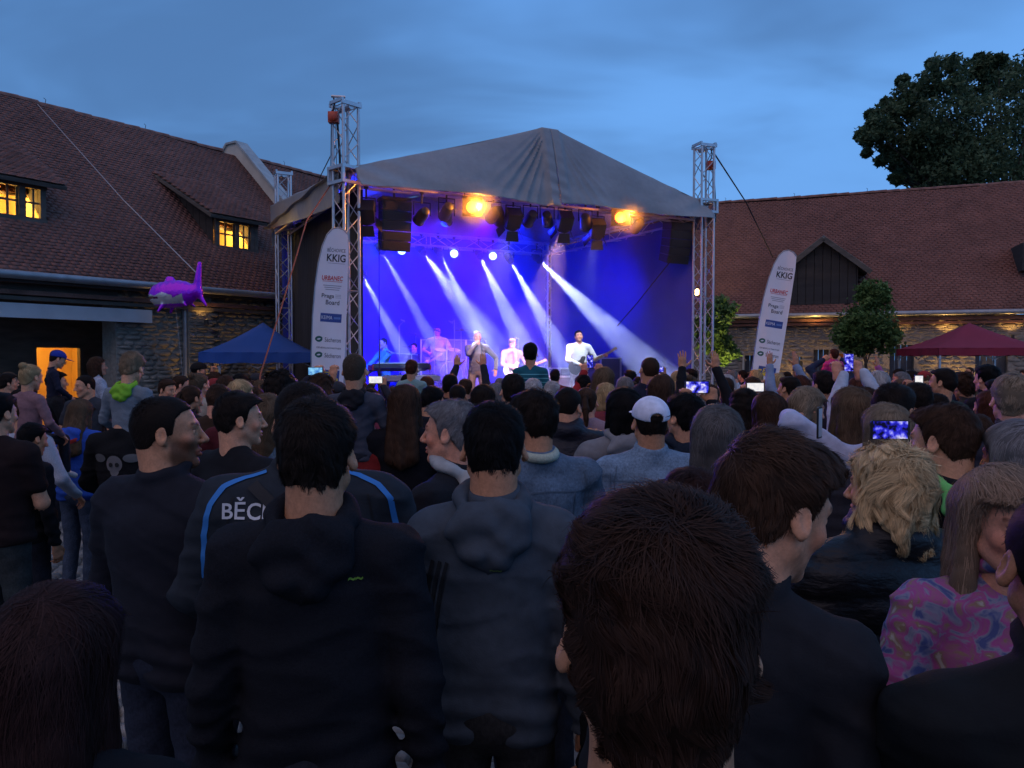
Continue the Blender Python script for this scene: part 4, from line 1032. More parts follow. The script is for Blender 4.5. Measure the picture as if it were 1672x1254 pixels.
tree('slim_tree', 'slim tree lit yellow from below behind the right stage tower', (p.x, p.y, 0), 1.8, vb((0, 0, 3.3, .55, .5, .6), (-.2, 0, 2.6, .45, .45, .5), (.25, 0, 2.2, .4, .4, .4), (-.75, .2, 2.9, .3, .3, .35)), .08, 6000, leafmat('green_leaves', (.07, .12, .035)), .045, 6)
# ---------------------------------------------------------------- pop-up tents
def tent(name, label, c, rz, w, zp, ze, col, seed):
    t = empty(name, c, rz, label, 'tent'); n = 14; m_ = mat(name+'_canvas', col, .75, noise=(2, .1), translucent=.25)
    h = w/2; V = []; F = []
    # four concave panels
    def prof(u): return ze + (zp-ze)*(u**1.55*.55 + u*.45)
    for i in range(n+1):
        for j in range(n+1):
            x = -h + w*i/n; y = -h + w*j/n; u = 1-max(abs(x), abs(y))/h; z = prof(u) - .05*math.sin(PI*min(1, (min(abs(x), abs(y))/(max(abs(x), abs(y))+1e-6))))*(u*(1-u))*4*0
            V.append((x, y, z))
    F = [(i*(n+1)+j, (i+1)*(n+1)+j, (i+1)*(n+1)+j+1, i*(n+1)+j+1) for i in range(n) for j in range(n)]
    mb = MB(); mb.add(V, F); mb.add([(x, y, z-.012) for x, y, z in V], [f[::-1] for f in F]); mb.build('canopy', m_, t, True)
    vl = MB(); N = 24
    for a in range(4):
        rot = Matrix.Rotation(a*PI/2, 4, 'Z'); P = []
        for k in range(N+1):
            x = -h + w*k/N; y = -h-.006 + .015*math.sin(k*1.3+a); P += [(x, y, ze), (x, y-.01, ze-.20+.012*math.sin(k*.9))]
        P2 = [(x, y+.006, z) for x, y, z in P]
        vl.add(P, [(2*k, 2*k+2, 2*k+3, 2*k+1) for k in range(N)], rot); vl.add(P2, [(2*k+1, 2*k+3, 2*k+2, 2*k) for k in range(N)], rot)
    vl.build('valance', m_, t, True)
    for sx in (-1, 1):
        for sy in (-1, 1):
            lg = MB(); lg.box((sx*(h-.05), sy*(h-.05), ze/2), (.045, .045, ze)); lg.box((sx*(h-.05), sy*(h-.05), .01), (.1, .1, .02)); lg.build('leg', M_alu, t)
    fr = MB()
    for a in range(4):
        rot = Matrix.Rotation(a*PI/2, 3, 'Z')
        for k in range(4):
            x0, x1 = -h+w*k/4, -h+w*(k+1)/4; fr.tube([rot @ Vector((x0, -h+.05, ze-(.04 if k % 2 else .3))), rot @ Vector((x1, -h+.05, ze-(.3 if k % 2 else .04)))], .012, 5)
    fr.build('folding_frame', M_alu, t)
    return t
M_alu = mat('aluminium', (.55, .55, .57), .38, .75, noise=(8, .12))
p = at(430, 585, 15.2); tent('blue_tent', 'dark blue pop-up tent in front of the left barn wall', (p.x, p.y, 0), R(12), 2.05, 2.66, 2.06, (.020, .09, .36), 1)
p = at(1582, 585, 21.0); tent('red_tent', 'dark red pop-up tent in front of the right barn', (p.x, p.y, 0), R(-6), 2.75, 2.93, 2.22, (.28, .02, .05), 2)
# ---------------------------------------------------------------- stage
FL = at(567, 585, 12.5); FR = at(1147, 585, 16.0); FL.z = FR.z = 0
E1 = (FR-FL).normalized(); SW = (FR-FL).length; E2 = Vector((-E1.y, E1.x, 0)); SD = 6.3
SANG = math.atan2(E1.y, E1.x)
def sp(a, d, z=0.0): return FL + E1*a + E2*d + Vector((0, 0, z))
def on_line(px, d):
    """distance along the stage where the view line through px meets depth d"""
    u = (px-CX)/FPX; dr = Vector((u, 1, 0)); n = E2; t = (FL.dot(n)+d)/dr.dot(n); return (dr*t - FL).dot(E1)
DECK = .75
M_black = mat('black_paint', (.018, .018, .02), .5, noise=(6, .15))
M_blackcloth = mat('black_drape', (.03, .03, .033), .9, noise=[((2, 2, .5), .2)], bump=[((6, 6, .6), .03)])
M_tarp = mat('grey_tarpaulin', (.29, .30, .31), .55, noise=[(1.2, .12), (10, .06)], bump=[(1.6, .03), (7, .006)], translucent=.12)
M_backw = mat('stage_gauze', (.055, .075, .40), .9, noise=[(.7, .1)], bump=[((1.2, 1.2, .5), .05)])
M_metal = mat('steel', (.35, .35, .37), .35, .9, noise=(10, .2))
M_wood2 = mat('deck_ply', (.025, .02, .02), .6, noise=(5, .3))
# -- deck
deck = empty('stage_deck', sp(0, 0), SANG, 'raised black stage floor on scaffold legs under the canopy', 'stage')
nx, ny = 4, 3
for i in range(nx):
    for j in range(ny):
        b = MB(); x0 = .3+(SW-.6)*i/nx; x1 = .3+(SW-.6)*(i+1)/nx-.01; y0 = .15+(SD-.3)*j/ny; y1 = .15+(SD-.3)*(j+1)/ny-.01
        b.box(((x0+x1)/2, (y0+y1)/2, DECK-.05), (x1-x0, y1-y0, .10)); b.build('deck_panel', M_wood2, deck)
        for xx, yy in ((x0+.1, y0+.1), (x1-.1, y0+.1)): b = MB(); b.tube([(xx, yy, 0), (xx, yy, DECK-.10)], .03, 6); b.build('leg', M_alu, deck)
b = MB(); N = 60
for k in range(N+1):
    x = .3+(SW-.6)*k/N; y = .10 + .02*math.sin(k*1.9); b.v += [(x, y, DECK-.06), (x, y-.02, .02), ]
b.f = [(2*k, 2*k+2, 2*k+3, 2*k+1) for k in range(N)]; b.build('skirt', M_blackcloth, deck, True)
# -- trusses
def brace_mesh(L, r=.009):
    me = MB().tube([(0, 0, 0), (0, 0, L)], r, 5).mesh('brace', True); me.materials.append(M_alu); return me
def truss(name, label, a, b, up, w=.29, bay=.30, chord=.025, sets=(0, 1, 2, 3), cat='truss', single=True, group=None, extra=None):
    a = Vector(a); b = Vector(b); d = (b-a).normalized(); L = (b-a).length; u = Vector(up); u = (u-d*u.dot(d)).normalized(); s = u.cross(d)
    M = Matrix((s, u, d)).transposed().to_4x4(); t = empty(name, a, 0, label, cat, group); t.rotation_euler = M.to_euler()
    h = w/2; cs = [(-h, -h), (h, -h), (h, h), (-h, h)]
    for x, y in cs: b_ = MB(); b_.tube([(x, y, 0), (x, y, L)], chord, 8); b_.build('chord', M_alu, t, True)
    n = max(1, round(L/bay)); bl = L/n; Lb = math.hypot(w, bl); bm = brace_mesh(Lb); hm = brace_mesh(w); acc = MB()
    for f in range(4):
        p, q = Vector((*cs[f], 0)), Vector((*cs[(f+1) % 4], 0))
        for k in range(n):
            A, B = (p, q) if k % 2 else (q, p); A = A + Vector((0, 0, k*bl)); B = B + Vector((0, 0, (k+1)*bl))
            if single and f in sets: o = link('brace', bm, t, None, A); o.rotation_euler = (B-A).to_track_quat('Z', 'Y').to_euler()
            else: acc.tube([A, B], .009, 4)
        for z in (0.02, L-.02, *( [L*.5] if L > 3 else [])):
            o = link('cross_bar', hm, t, None, p+Vector((0, 0, z))); o.rotation_euler = (q-p).to_track_quat('Z', 'Y').to_euler()
    if acc.v: acc.build('braces', M_alu, t, True)['kind'] = 'stuff'
    return t, M
TZ = 6.12
def tower(label, base, ztop, rz, sleeve_z, group='lattice towers of the stage'):
    t, M = truss('truss_tower', label, base+Vector((0, 0, .06)), base+Vector((0, 0, ztop)), Vector((math.cos(rz), math.sin(rz), 0)), group=group)
    b = MB()
    for sx in (-1, 1): b.box((sx*.165, 0, ztop-.06), (.04, .38, .06))
    b.box((0, -.17, ztop-.02), (.34, .04, .05)); b.box((0, .17, ztop-.02), (.34, .04, .05)); b.tube([(-.16, 0, ztop-.1), (.16, 0, ztop-.1)], .05, 10); b.build('top_head', M_alu, t)
    b = MB()
    for sx in (-1, 1):
        for z in (-.12, .12): b.box((sx*.19, 0, sleeve_z+z), (.05, .43, .05)); b.box((0, sx*.19, sleeve_z+z), (.33, .05, .05))
        for sy in (-1, 1): b.box((sx*.19, sy*.19, sleeve_z), (.045, .045, .29))
    b.build('sleeve_block', M_alu, t)
    b = MB(); b.box((0, 0, -.03), (.6, .6, .05)); b.obox((-.7, 0, -.02), (.7, 0, -.02), .08, .06); b.obox((0, -.7, -.02), (0, .7, -.02), .08, .06); b.build('base_plate', M_metal, t)
    return t
tower('front left lattice tower, tallest in the photo, beside the left flag', sp(0, 0), 6.02, SANG+R(20), 4.83)
tower('front right lattice tower at the right end of the stage canopy', sp(SW, 0), 6.32, SANG+R(-8), 5.02)
ra_ = .14; ru_ = (465-CX)/FPX; rd_ = (FL.x+E1.x*ra_-ru_*(FL.y+E1.y*ra_))/(ru_*E2.y-E2.x)
tower('rear left lattice tower behind the blue tent', sp(ra_, rd_), 6.15, SANG, 4.98)
tower('rear right lattice tower hidden behind the stage backdrop', sp(SW, SD), 6.2, SANG, 4.98)
truss('front_truss', 'front roof truss carrying the stage lamps under the canopy edge', sp(.3, .1, 4.93), sp(SW-.3, .1, 4.93), (0, 0, 1), single=True, bay=.5)
truss('rear_truss', 'rear roof truss carrying the moving beam lamps', sp(.3, SD-.35, 4.93), sp(SW-.3, SD-.35, 4.93), (0, 0, 1), single=True, bay=.5)
truss('side_truss', 'left side roof truss of the stage', sp(.1, .35, 4.93), sp(.1, SD-.6, 4.93), (0, 0, 1), single=False, bay=.5)
truss('side_truss', 'right side roof truss of the stage', sp(SW-.1, .35, 4.93), sp(SW-.1, SD-.6, 4.93), (0, 0, 1), single=False, bay=.5)
# -- canopy
can = empty('stage_canopy', sp(0, 0), SANG, 'grey tarpaulin stage roof with a pointed front gable and creases', 'canopy')
AP = 6.15; CO = 5.02; BO = 4.69
def top_z(a):
    u = abs(a-SW/2); f = max(0, (u-.17)/(SW/2-.17)); c_ = CO + (.14 if a > SW/2 else 0); return AP - (AP-c_)*f**.95
def canopy_front(side):
    V = []; F = []; NU, NV = 110, 46
    for i in range(NU+1):
        a = SW/2 + side*(SW/2-.10)*(i/NU)
        for j in range(NV+1):
            v = j/NV; tz = top_z(a); f = i/NU
            bz = BO + .035*math.sin(f*PI*1.5+side) + .10*(1 if side > 0 else 0)*f 
            z = tz + (bz-tz)*v
            # folds fan out from the apex and from the corner
            dx = abs(a-SW/2); dz = AP+.15-z; an = math.atan2(dx, dz)
            am = (.050 if side < 0 else .022)*math.exp(-((an-.50)/.26)**2)*min(1, dx/.35)*math.exp(-dx/1.3)
            d_ = am*(abs(math.sin(an*24+.6*math.sin(dz*3)))*2-1)
            ex = (SW/2-dx); d_ += .035*math.exp(-(ex/.9)**2)*math.sin(z*16+ex*7+side)
            d_ += .008*math.sin(a*5.1+z*3)*v + .05*v**3*math.sin(a*2.3+side) + .012*math.sin(14*z+3*a)*v*v + .02*math.sin(a*1.3+2*z)
            strip = math.exp(-(max(0, dx-.16)/.05)**2); d_ = d_*(1-strip) + strip*(-.05 + .015*math.sin(z*26+a*9)*v)
            V.append((a, -.05 - .42*v**.8 + d_, z))
    for i in range(NU):
        for j in range(NV):
            q = i*(NV+1)+j; fc = (q, q+1, q+NV+2, q+NV+1); F.append(fc if side < 0 else fc[::-1])
    b = MB(); b.add(V, F); o = b.build('front_gable_panel', M_tarp, can, True); o.modifiers.new('thick', 'SOLIDIFY').thickness = .006
canopy_front(-1); canopy_front(1)
def roof_panel(side):
    V = []; F = []; NU, NV = 30, 24
    for i in range(NU+1):
        a = SW/2 + side*(SW/2+.18)*(i/NU); ac = min(max(a, .1), SW-.1)
        for j in range(NV+1):
            d = -.05 + (SD+.3)*j/NV; V.append((a, d, top_z(ac) - (0 if .1 <= a <= SW-.1 else .03) - .03*math.sin(PI*j/NV*4)**2*(i/NU) ))
    for i in range(NU):
        for j in range(NV): q = i*(NV+1)+j; fc = (q, q+1, q+NV+2, q+NV+1); F.append(fc if side < 0 else fc[::-1])
    b = MB(); b.add(V, F); o = b.build('roof_panel', M_tarp, can, True); o.modifiers.new('thick', 'SOLIDIFY').thickness = .006
roof_panel(-1); roof_panel(1)
def hang(name, p0, p1, z0, z1, m_, parent, fold=.04, per=9, nz=18, nu=90, drop=None, seed=0.0, bulge=0.0, rise=0.0):
    p0 = Vector(p0); p1 = Vector(p1); d = p1-p0; nrm = Vector((-d.y, d.x, 0)).normalized(); V = []; L = d.length
    for i in range(nu+1):
        u = i/nu
        for j in range(nz+1):
            v = j/nz; zt = z0 + rise*u; zb = z1 + rise*u*.95 + (drop(u) if drop else 0); z = zt + (zb-zt)*v
            off = fold*(math.sin(u*L*per+seed+.6*math.sin(u*L*2.3+v*2))*.6 + .4*math.sin(u*L*per*.37+v*3+seed)) + bulge*math.sin(PI*v)*math.sin(PI*u)
            V.append(p0 + d*u + nrm*off + Vector((0, 0, z)))
    F = [(i*(nz+1)+j, i*(nz+1)+j+1, (i+1)*(nz+1)+j+1, (i+1)*(nz+1)+j) for i in range(nu) for j in range(nz)]
    b = MB(); b.add(V, F); o = b.build(name, m_, parent, True); o.modifiers.new('thick', 'SOLIDIFY').thickness = .006; return o
hang('side_valance', (-.10, .0, 0), (-.10, rd_+.22, 0), 4.94, 4.46, M_tarp, can, .022, 4, drop=lambda u: -.06*math.sin(u*PI), seed=1, rise=.52)
hang('side_valance', (SW+.22, -.1, 0), (SW+.22, SD+.1, 0), CO+.02, 4.70, M_tarp, can, .035, 5, seed=2)
b = MB(); N_ = 12; P_ = [(SW*k/N_, SD+.12, 4.6) for k in range(N_+1)]; Q_ = [(SW*k/N_, SD+.12, top_z(min(max(SW*k/N_, .1), SW-.1))-.01) for k in range(N_+1)]; b.add(P_+Q_, [(k, k+1, N_+2+k, N_+1+k) for k in range(N_)]); o = b.build('rear_gable_panel', M_tarp, can); o.modifiers.new('thick', 'SOLIDIFY').thickness = .006
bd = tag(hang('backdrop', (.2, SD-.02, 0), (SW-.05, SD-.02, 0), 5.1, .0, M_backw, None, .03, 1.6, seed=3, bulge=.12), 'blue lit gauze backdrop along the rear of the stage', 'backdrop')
bd.location = sp(0, 0); bd.rotation_euler = (0, 0, SANG)
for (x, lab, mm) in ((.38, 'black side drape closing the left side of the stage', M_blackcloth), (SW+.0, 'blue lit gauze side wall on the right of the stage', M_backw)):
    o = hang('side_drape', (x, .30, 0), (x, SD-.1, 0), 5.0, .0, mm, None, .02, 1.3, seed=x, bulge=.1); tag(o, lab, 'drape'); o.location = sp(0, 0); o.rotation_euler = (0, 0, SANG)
bk = MB()
for k in range(3): bk.tube([sp(.2, SD-.10, 1.7+k*1.5), sp(SW-.1, SD-.10, 1.7+k*1.5)], .012, 5)
# -- hoists, chains, ropes
def hoist(label, base, dirv, zt, zb):
    t = empty('chain_hoist', base, 0, label, 'hoist'); o = Vector(dirv)*.30
    M_or = mat('orange_hoist', (.55, .07, .03), .5, noise=(20, .2))
    b = MB(); b.box(o+Vector((0, 0, zt-.34)), (.16, .13, .17)); b.lathe([(.05, -.07), (.075, -.05), (.075, .05), (.05, .07)], 14, Matrix.Translation(o+Vector((0, -.05, zt-.34))) @ Matrix.Rotation(PI/2, 4, 'X')); b.build('hoist_body', M_or, t, True)
    b = MB(); b.tube([o+Vector((0, 0, zt-.02)), o+Vector((.02, 0, zt-.10)), o+Vector((0, 0, zt-.2)), o+Vector((-.03, 0, zt-.24))], .014, 6); b.build('hook', M_dark, t, True)
    b = MB(); b.tube([Vector((0, 0, zt)), o*1.2+Vector((0, 0, zt))], .022, 6); b.build('bracket', M_alu, t)
    for dx in (-.04, .03): b = MB(); b.tube([o+Vector((dx, 0, zt-.4)), o+Vector((dx*1.4, 0, zb))], .008, 5); b.build('chain', M_metal, t)
    b = MB(); b.tube([o+Vector((.05, .02, zt-.35)), o+Vector((.09, .02, zt-.95)), o+Vector((.10, .0, zt-1.5)), o+Vector((.12, 0, zb-.2))], .02, 6); b.build('hanging_cable', M_black, t, True)
    return t
hoist('orange chain hoist on top of the front left tower', sp(0, 0), Vector((-1, -.2, 0)).normalized()*.62, 6.16, 5.0)
hoist('orange chain hoist at the head of the front right tower', sp(SW, 0), Vector((.8, .4, 0)).normalized()*.62, 6.30, 5.0)
def rope(name, label, pts, r, m_, cat='rope'):
    b = MB(); P = [Vector(p) for p in pts]; base = P[-1].copy(); b.tube([p-base for p in P], r, 6); o = b.build(name, m_, None, True, loc=base); return tag(o, label, cat)
M_strap = mat('red_strap', (.32, .09, .05), .8); M_rope = mat('dark_rope', (.03, .02, .025), .8); M_string = mat('pale_string', (.35, .33, .33), .7)
rope('ratchet_strap', 'red strap running down from the left tower past the blue tent', [at(541, 300, 12.6), at(501, 360, 11.6)*1.0, at(460, 500, 10.6), at(425, 612, 9.9), (at(405, 700, 9.4).x, 9.4, .02)], .011, M_strap)
rope('guy_rope', 'dark rope from the front right tower down behind the barn roof', [sp(SW, 0, 6.2)+Vector((.2, 0, 0)), at(1218, 330, 20.5), at(1262, 420, 26.0)], .018, M_rope)
rope('guy_rope', 'thin rope leaning left off the front left tower top', [at(549, 236, 12.6), at(524, 286, 14.5), at(510, 330, 16)], .01, M_rope)
rope('cable', 'thin dark cable slanting across the blue side drape', [at(1096, 425, 15.6), at(1040, 495, 16.6), at(1008, 532, 17.0)], .012, M_rope)
rope('cable', 'thin black cable hanging straight beside the left speaker hang', [at(619, 326, 13.1), (at(619, 585, 13.1).x, 13.1, .80)], .010, M_rope)
rope('string', 'thin pale line from the barn roof ridge to the shark balloon', [lp(l_s(70, RUN*.96), RUN*.96, ZR-.05), at(200, 325, 15), at(322, 447, 11.2)], .008, M_string, 'string')
# -- lamps on the trusses
def orient(o, d):
    o.rotation_euler = Vector(d).to_track_quat('-Z', 'Y').to_euler()
M_lens_off = mat('lens_dark', (.02, .02, .03), .15, spec=.8)
parts_cache = {}
def fixture(kind, label, pos, direction, lens=None, energy=0, color=(1, 1, 1), spot=25, blend=.3, size=.05, group=None, hang_z=None, volk=1.0):
    t = empty(kind, pos, 0, label, 'stage lamp', group); pos = Vector(pos)
    if kind not in parts_cache:
        if kind == 'par_lamp':
            A = MB().lathe([(.03, .20), (.075, .17), (.10, .05), (.10, -.17), (.108, -.175)], 18); L_ = MB().lathe([(.096, -.160), (.05, -.152), (0.001, -.15)], 18)
        elif kind == 'wash_lamp':
            A = MB().lathe([(.05, .16), (.12, .12), (.125, .02), (.125, -.10), (.13, -.105)], 20); L_ = MB().lathe([(.110, -.102), (.06, -.120), (.001, -.125)], 20)
        elif kind == 'beam_lamp':
            A = MB().lathe([(.05, .18), (.10, .14), (.11, 0), (.085, -.16), (.09, -.2)], 18); L_ = MB().lathe([(.082, -.195), (.001, -.20)], 18)
        else:
            A = MB().box((0, 0, .0), (.26, .24, .28)).lathe([(.12, -.14), (.125, -.20)], 16); L_ = MB().lathe([(.115, -.19), (.06, -.205), (.001, -.21)], 18)
        parts_cache[kind] = (A.mesh(kind+'_body', True), L_.mesh(kind+'_lens', True)); parts_cache[kind][0].materials.append(M_black); parts_cache[kind][1].materials.append(M_lens_off)
    bm, lm = parts_cache[kind]
    h = empty('head', (0, 0, 0)); h.parent = t; bpy.data.objects.remove(h)
    bo = link('lamp_body', bm, t, None); orient(bo, direction); lo = link('lens', lm, bo, None)
    if lens: lo.material_slots[0].link = 'OBJECT'; lo.material_slots[0].material = mat('lens_%g_%g_%g' % tuple(lens[:3]) + '_%g' % lens[3], (0, 0, 0), .3, emit=lens)
    top = (hang_z or pos.z+.42) - pos.z
    y = MB(); ax = E1; y.tube([ax*.15, ax*.15+Vector((0, 0, .22)), ax*-.15+Vector((0, 0, .22)), ax*-.15], .012, 6); y.tube([Vector((0, 0, .2)), Vector((0, 0, top))], .018, 6); y.box((0, 0, top-.02), (.07, .07, .08)); y.build('yoke', M_black, t, True)
    if kind == 'fresnel_lamp':
        for sx, sy, w_, h_ in ((0, .15, .22, .16), (0, -.15, .22, .16), (.15, 0, .16, .2), (-.15, 0, .16, .2)):
            b = MB(); n_ = Vector((sx, sy, 0)).normalized(); c0 = Vector((sx*.85, sy*.85, -.2)); c1 = c0 + Vector((n_.x*.10, n_.y*.10, -.15)); sd = Vector((-n_.y, n_.x, 0))*.10
            b.add([c0-sd, c0+sd, c1+sd*1.25, c1-sd*1.25], [(0, 1, 2, 3)]); o = b.build('barn_door', M_black, bo); o.modifiers.new('t', 'SOLIDIFY').thickness = .004
    if energy: 
        dn = Vector(direction).normalized(); l = lamp('lamp_light', dn*.24, energy, color, 'SPOT', size, None, spot, blend, t); orient(l, direction); l.data.volume_factor = volk if hasattr(l.data, 'volume_factor') else 1
    return t
G_pars = 'par lamps on the front truss'
# front truss: px of each lamp, what it does
BLUE = (.004, .012, 1.0); VIO = (.16, .0, 1.0)
def fp(px, py, d=.0): 
    a = on_line(px, d); P = sp(a, d); q = at(px, py, P.y); return Vector((P.x, P.y, q.z))
bt = lambda a, z: sp(a, SD, z)
for px, py, nm, tgt, e_, col in (
        (690, 352, 'leftmost par lamp on the front truss', bt(1.2, 2.2), 4200, BLUE), (730, 345, 'par lamp on the front truss left of the amber lamp', bt(2.4, 1.8), 4200, BLUE),
        (806, 350, 'par lamp on the front truss right of the left amber lamp', bt(3.6, 2.6), 3800, VIO), (866, 356, 'par lamp on the front truss between the two shuttered lamps', bt(4.6, 2.2), 3000, BLUE),
        (893, 357, 'par lamp on the front truss under the canopy peak', sp(SW, 5.6, 2.4), 800, BLUE), (955, 362, 'par lamp on the front truss right of the lit shuttered lamp', sp(SW, 4.2, 1.8), 420, BLUE),
        (1040, 368, 'rightmost par lamp on the front truss beyond the right amber lamp', sp(SW-.3, 5.6, 2.6), 350, (.03, .02, 1))):
    p_ = fp(px, py); fixture('par_lamp', nm, p_, tgt-p_, None, e_, col, 62, .6, .08, G_pars)  # coloured light added in unlit par cans to fill the backdrop and side wall
AMB = (1.0, .42, .08)
for px, py, nm, e_ in ((772, 336, 'left glaring amber lamp under the canopy edge', 180), (1012, 353, 'right glaring amber lamp under the canopy edge', 260)):
    p_ = fp(px, py, -.12); d_ = Vector((0, 0, 1.9))-p_; bl_ = fixture('blinder_lamp', nm, p_, d_ + Vector((0, 0, -1.5)), (1.0, .13, .012, 7), e_, AMB, 100, .8, .1)
    for c_ in bl_.children:
        if c_.name.startswith('lamp_body'): c_.scale = (1.35, 1.35, 1.1)
    if 'amber_halo_smoke' not in bpy.data.materials:
        am_ = bpy.data.materials.new('amber_halo_smoke'); am_.use_nodes = True; at_ = am_.node_tree; at_.nodes.clear(); ao = at_.nodes.new('ShaderNodeOutputMaterial'); av = at_.nodes.new('ShaderNodeVolumePrincipled'); av.inputs['Color'].default_value = (.9, .9, .9, 1); av.inputs['Anisotropy'].default_value = .1
        ac = at_.nodes.new('ShaderNodeTexCoord'); al = at_.nodes.new('ShaderNodeVectorMath'); al.operation = 'LENGTH'; ar = at_.nodes.new('ShaderNodeMapRange'); ar.interpolation_type = 'SMOOTHSTEP'; ar.inputs[1].default_value = 1.0; ar.inputs[2].default_value = .1; ar.inputs[3].default_value = 0; ar.inputs[4].default_value = .5
        at_.links.new(ac.outputs['Object'], al.inputs[0]); at_.links.new(al.outputs['Value'], ar.inputs[0]); at_.links.new(ar.outputs[0], av.inputs['Density']); at_.links.new(av.outputs[0], ao.inputs['Volume'])
    sm_ = MB().lathe([(math.sin(PI*k/10)+.001, -math.cos(PI*k/10)) for k in range(11)], 16).build('halo_smoke', bpy.data.materials['amber_halo_smoke'], None, True, loc=p_-E2*.15-Vector((0, 0, .05)), scale=(.50, .50, .44)); tag(sm_, 'thin haze added for the halo round the ' + nm.split(' ')[0] + ' amber lamp', None, None, 'stuff')  # ball of haze added round each amber lamp to give it a halo
    l2 = lamp('amber_halo_light', p_-E2*.25-Vector((0, 0, .05)), 270, (1.0, .30, .03), 'POINT', .04)  # extra bare point light added to feed the halo
for px, py, nm, tgt, e_, col in ((838, 356, 'left shuttered lamp on the front truss with a bright lower rim', sp(on_line(785, 2.2), 2.3, 2.0), 1000, (1, .70, .80)), (922, 360, 'right shuttered lamp on the front truss throwing a pink beam', sp(on_line(860, 3), 3.2, 1.2), 3600, (1, .50, .62))):
    p_ = fp(px, py); fixture('fresnel_lamp', nm, p_, tgt-p_, (1, .75, .55, 5), e_, col, 34, .5, .06)
for px, tgt, e_, col, nm in ((975, sp(on_line(942, 1.8), 1.9, 2.1), 620, (.8, .85, 1), 'shuttered lamp on the front truss aimed at the guitarist in white'),):
    p_ = fp(px, 372); fixture('fresnel_lamp', nm, p_, tgt-p_, None, e_, col, 24, .5, .06)
p_ = fp(600, 345); fixture('fresnel_lamp', 'shuttered lamp by the left tower aimed at the keyboards', p_, sp(on_line(628, 2.8), 2.9, 1.9)-p_, None, 500, (.25, .55, 1), 30, .5, .06)
for px, tx_, tY_, e_, col, nm in ((730, 722, 18.0, 420, (1, .55, .8), 'par lamp giving the drums a pink light'), (815, 836, 17.3, 900, (1, .6, .7), 'par lamp lighting the guitarist in the cap')):
    p_ = fp(px, 352, .25); fixture('par_lamp', nm, p_, Vector((at(tx_, 585, tY_).x, tY_, 1.9))-p_, None, e_, col, 20, .5, .06)
# rear truss: moving beams
DR = SD-.35
def rp_(px, py): a = on_line(px, DR); P = sp(a, DR); q = at(px, py, P.y); return Vector((P.x, P.y, q.z))
BW = (.50, .60, 1.0)
for px, py, tx, ty, tY, e_, ang, nm in (
        (592, 448, 650, 560, 15.6, 13000, 4.5, 'leftmost beam lamp behind the keyboard player'), (622, 404, 722, 585, 15.5, 13000, 4.5, 'second beam lamp from the left on the rear truss'),
        (689, 408, 800, 560, 15.5, 9000, 9.0, 'third beam lamp from the left, beam crossing the next one'), (716, 409, 800, 575, 15.7, 16000, 5.0, 'fourth beam lamp from the left, near the middle wash lamp'),
        (782, 414, 862, 580, 15.7, 17000, 6.5, 'beam lamp between the two middle wash lamps'), (831, 421, 935, 610, 16.0, 18000, 6.5, 'beam lamp right of the last wash lamp'),
        (876, 421, 1075, 615, 16.2, 22000, 8.5, 'rightmost beam lamp with the widest brightest beam')):
    p_ = rp_(px, py); tg = at(tx, ty, tY); fixture('beam_lamp', nm, p_, tg-p_, (.75, .8, 1, 30), e_*2.9, BW, ang, .35, .03, 'beam lamps on the rear truss')
for px, py, nm, e_ in ((586, 402, 'bright blue wash lamp half hidden by the front left tower', 150), (657, 409, 'bright blue wash lamp left of the crossing beams', 160), (742, 414, 'bright blue wash lamp in the middle of the rear truss', 170), (805, 418, 'rightmost bright blue wash lamp on the rear truss', 170)):
    p_ = rp_(px, py); fixture('wash_lamp', nm, p_, Vector((0, 0, 1.9))-p_, (.10, .16, 1.0, 14), e_*3.5, (.015, .03, 1), 75, .6, .1, 'blue wash lamps on the rear truss')
# -- line arrays
def line_array(label, px, d, py0, n, tilt, wd=.52):
    a = on_line(px, d); P = sp(a, d); top = at(px, py0, P.y).z; t = empty('line_array', (P.x, P.y, top), SANG, label, 'loudspeaker'); z = 0; y = 0
    b = MB(); b.box((0, 0, .03), (wd, .30, .05)); b.tube([(0, 0, .03), (0, 0, .35)], .02, 6); b.build('flying_frame', M_black, t)
    for k in range(n):
        an = R(tilt + k*2.2); h = .165; c = Vector((0, y, z)); f = Vector((0, -math.cos(an), -math.sin(an))); dn = Vector((0, math.sin(an), -math.cos(an)))
        b = MB(); W0, W1, dp = wd/2, wd/2*.86, .34
        fr = c - f*0; V = []
        for (yy, ww) in ((.17, W0), (-.17, W1)):
            for (sx, sz) in ((-1, 0), (1, 0), (1, 1), (-1, 1)): V.append(c + f*yy + Vector((sx*ww, 0, 0)) + dn*(sz*(h-.002)*(1 if yy > 0 else .9)+.001))
        b.add(V, [(0, 1, 2, 3), (7, 6, 5, 4), (0, 4, 5, 1), (1, 5, 6, 2), (2, 6, 7, 3), (3, 7, 4, 0)]); cab = b.build('speaker_cabinet', M_black, t)
        g = MB(); q = [c + f*.174 + Vector((sx*(W0-.03), 0, 0)) + dn*(.02+sz*(h-.045)) for sx, sz in ((-1, 0), (1, 0), (1, 1), (-1, 1))]; g.add(q + [p + f*.008 for p in q], [(4, 5, 6, 7), (0, 4, 7, 3), (1, 2, 6, 5), (0, 1, 5, 4), (3, 7, 6, 2)]); g.build('grille', mat('grille', (.03, .03, .032), .5, .4, noise=(200, .5)), cab)
        z += dn.z*h; y += dn.y*h
    return t
line_array('left hanging loudspeaker column beside the front left tower', 645, .35, 330, 5, 2)
line_array('right hanging loudspeaker column beside the front right tower', 1104, .35, 364, 5, 6, .56)
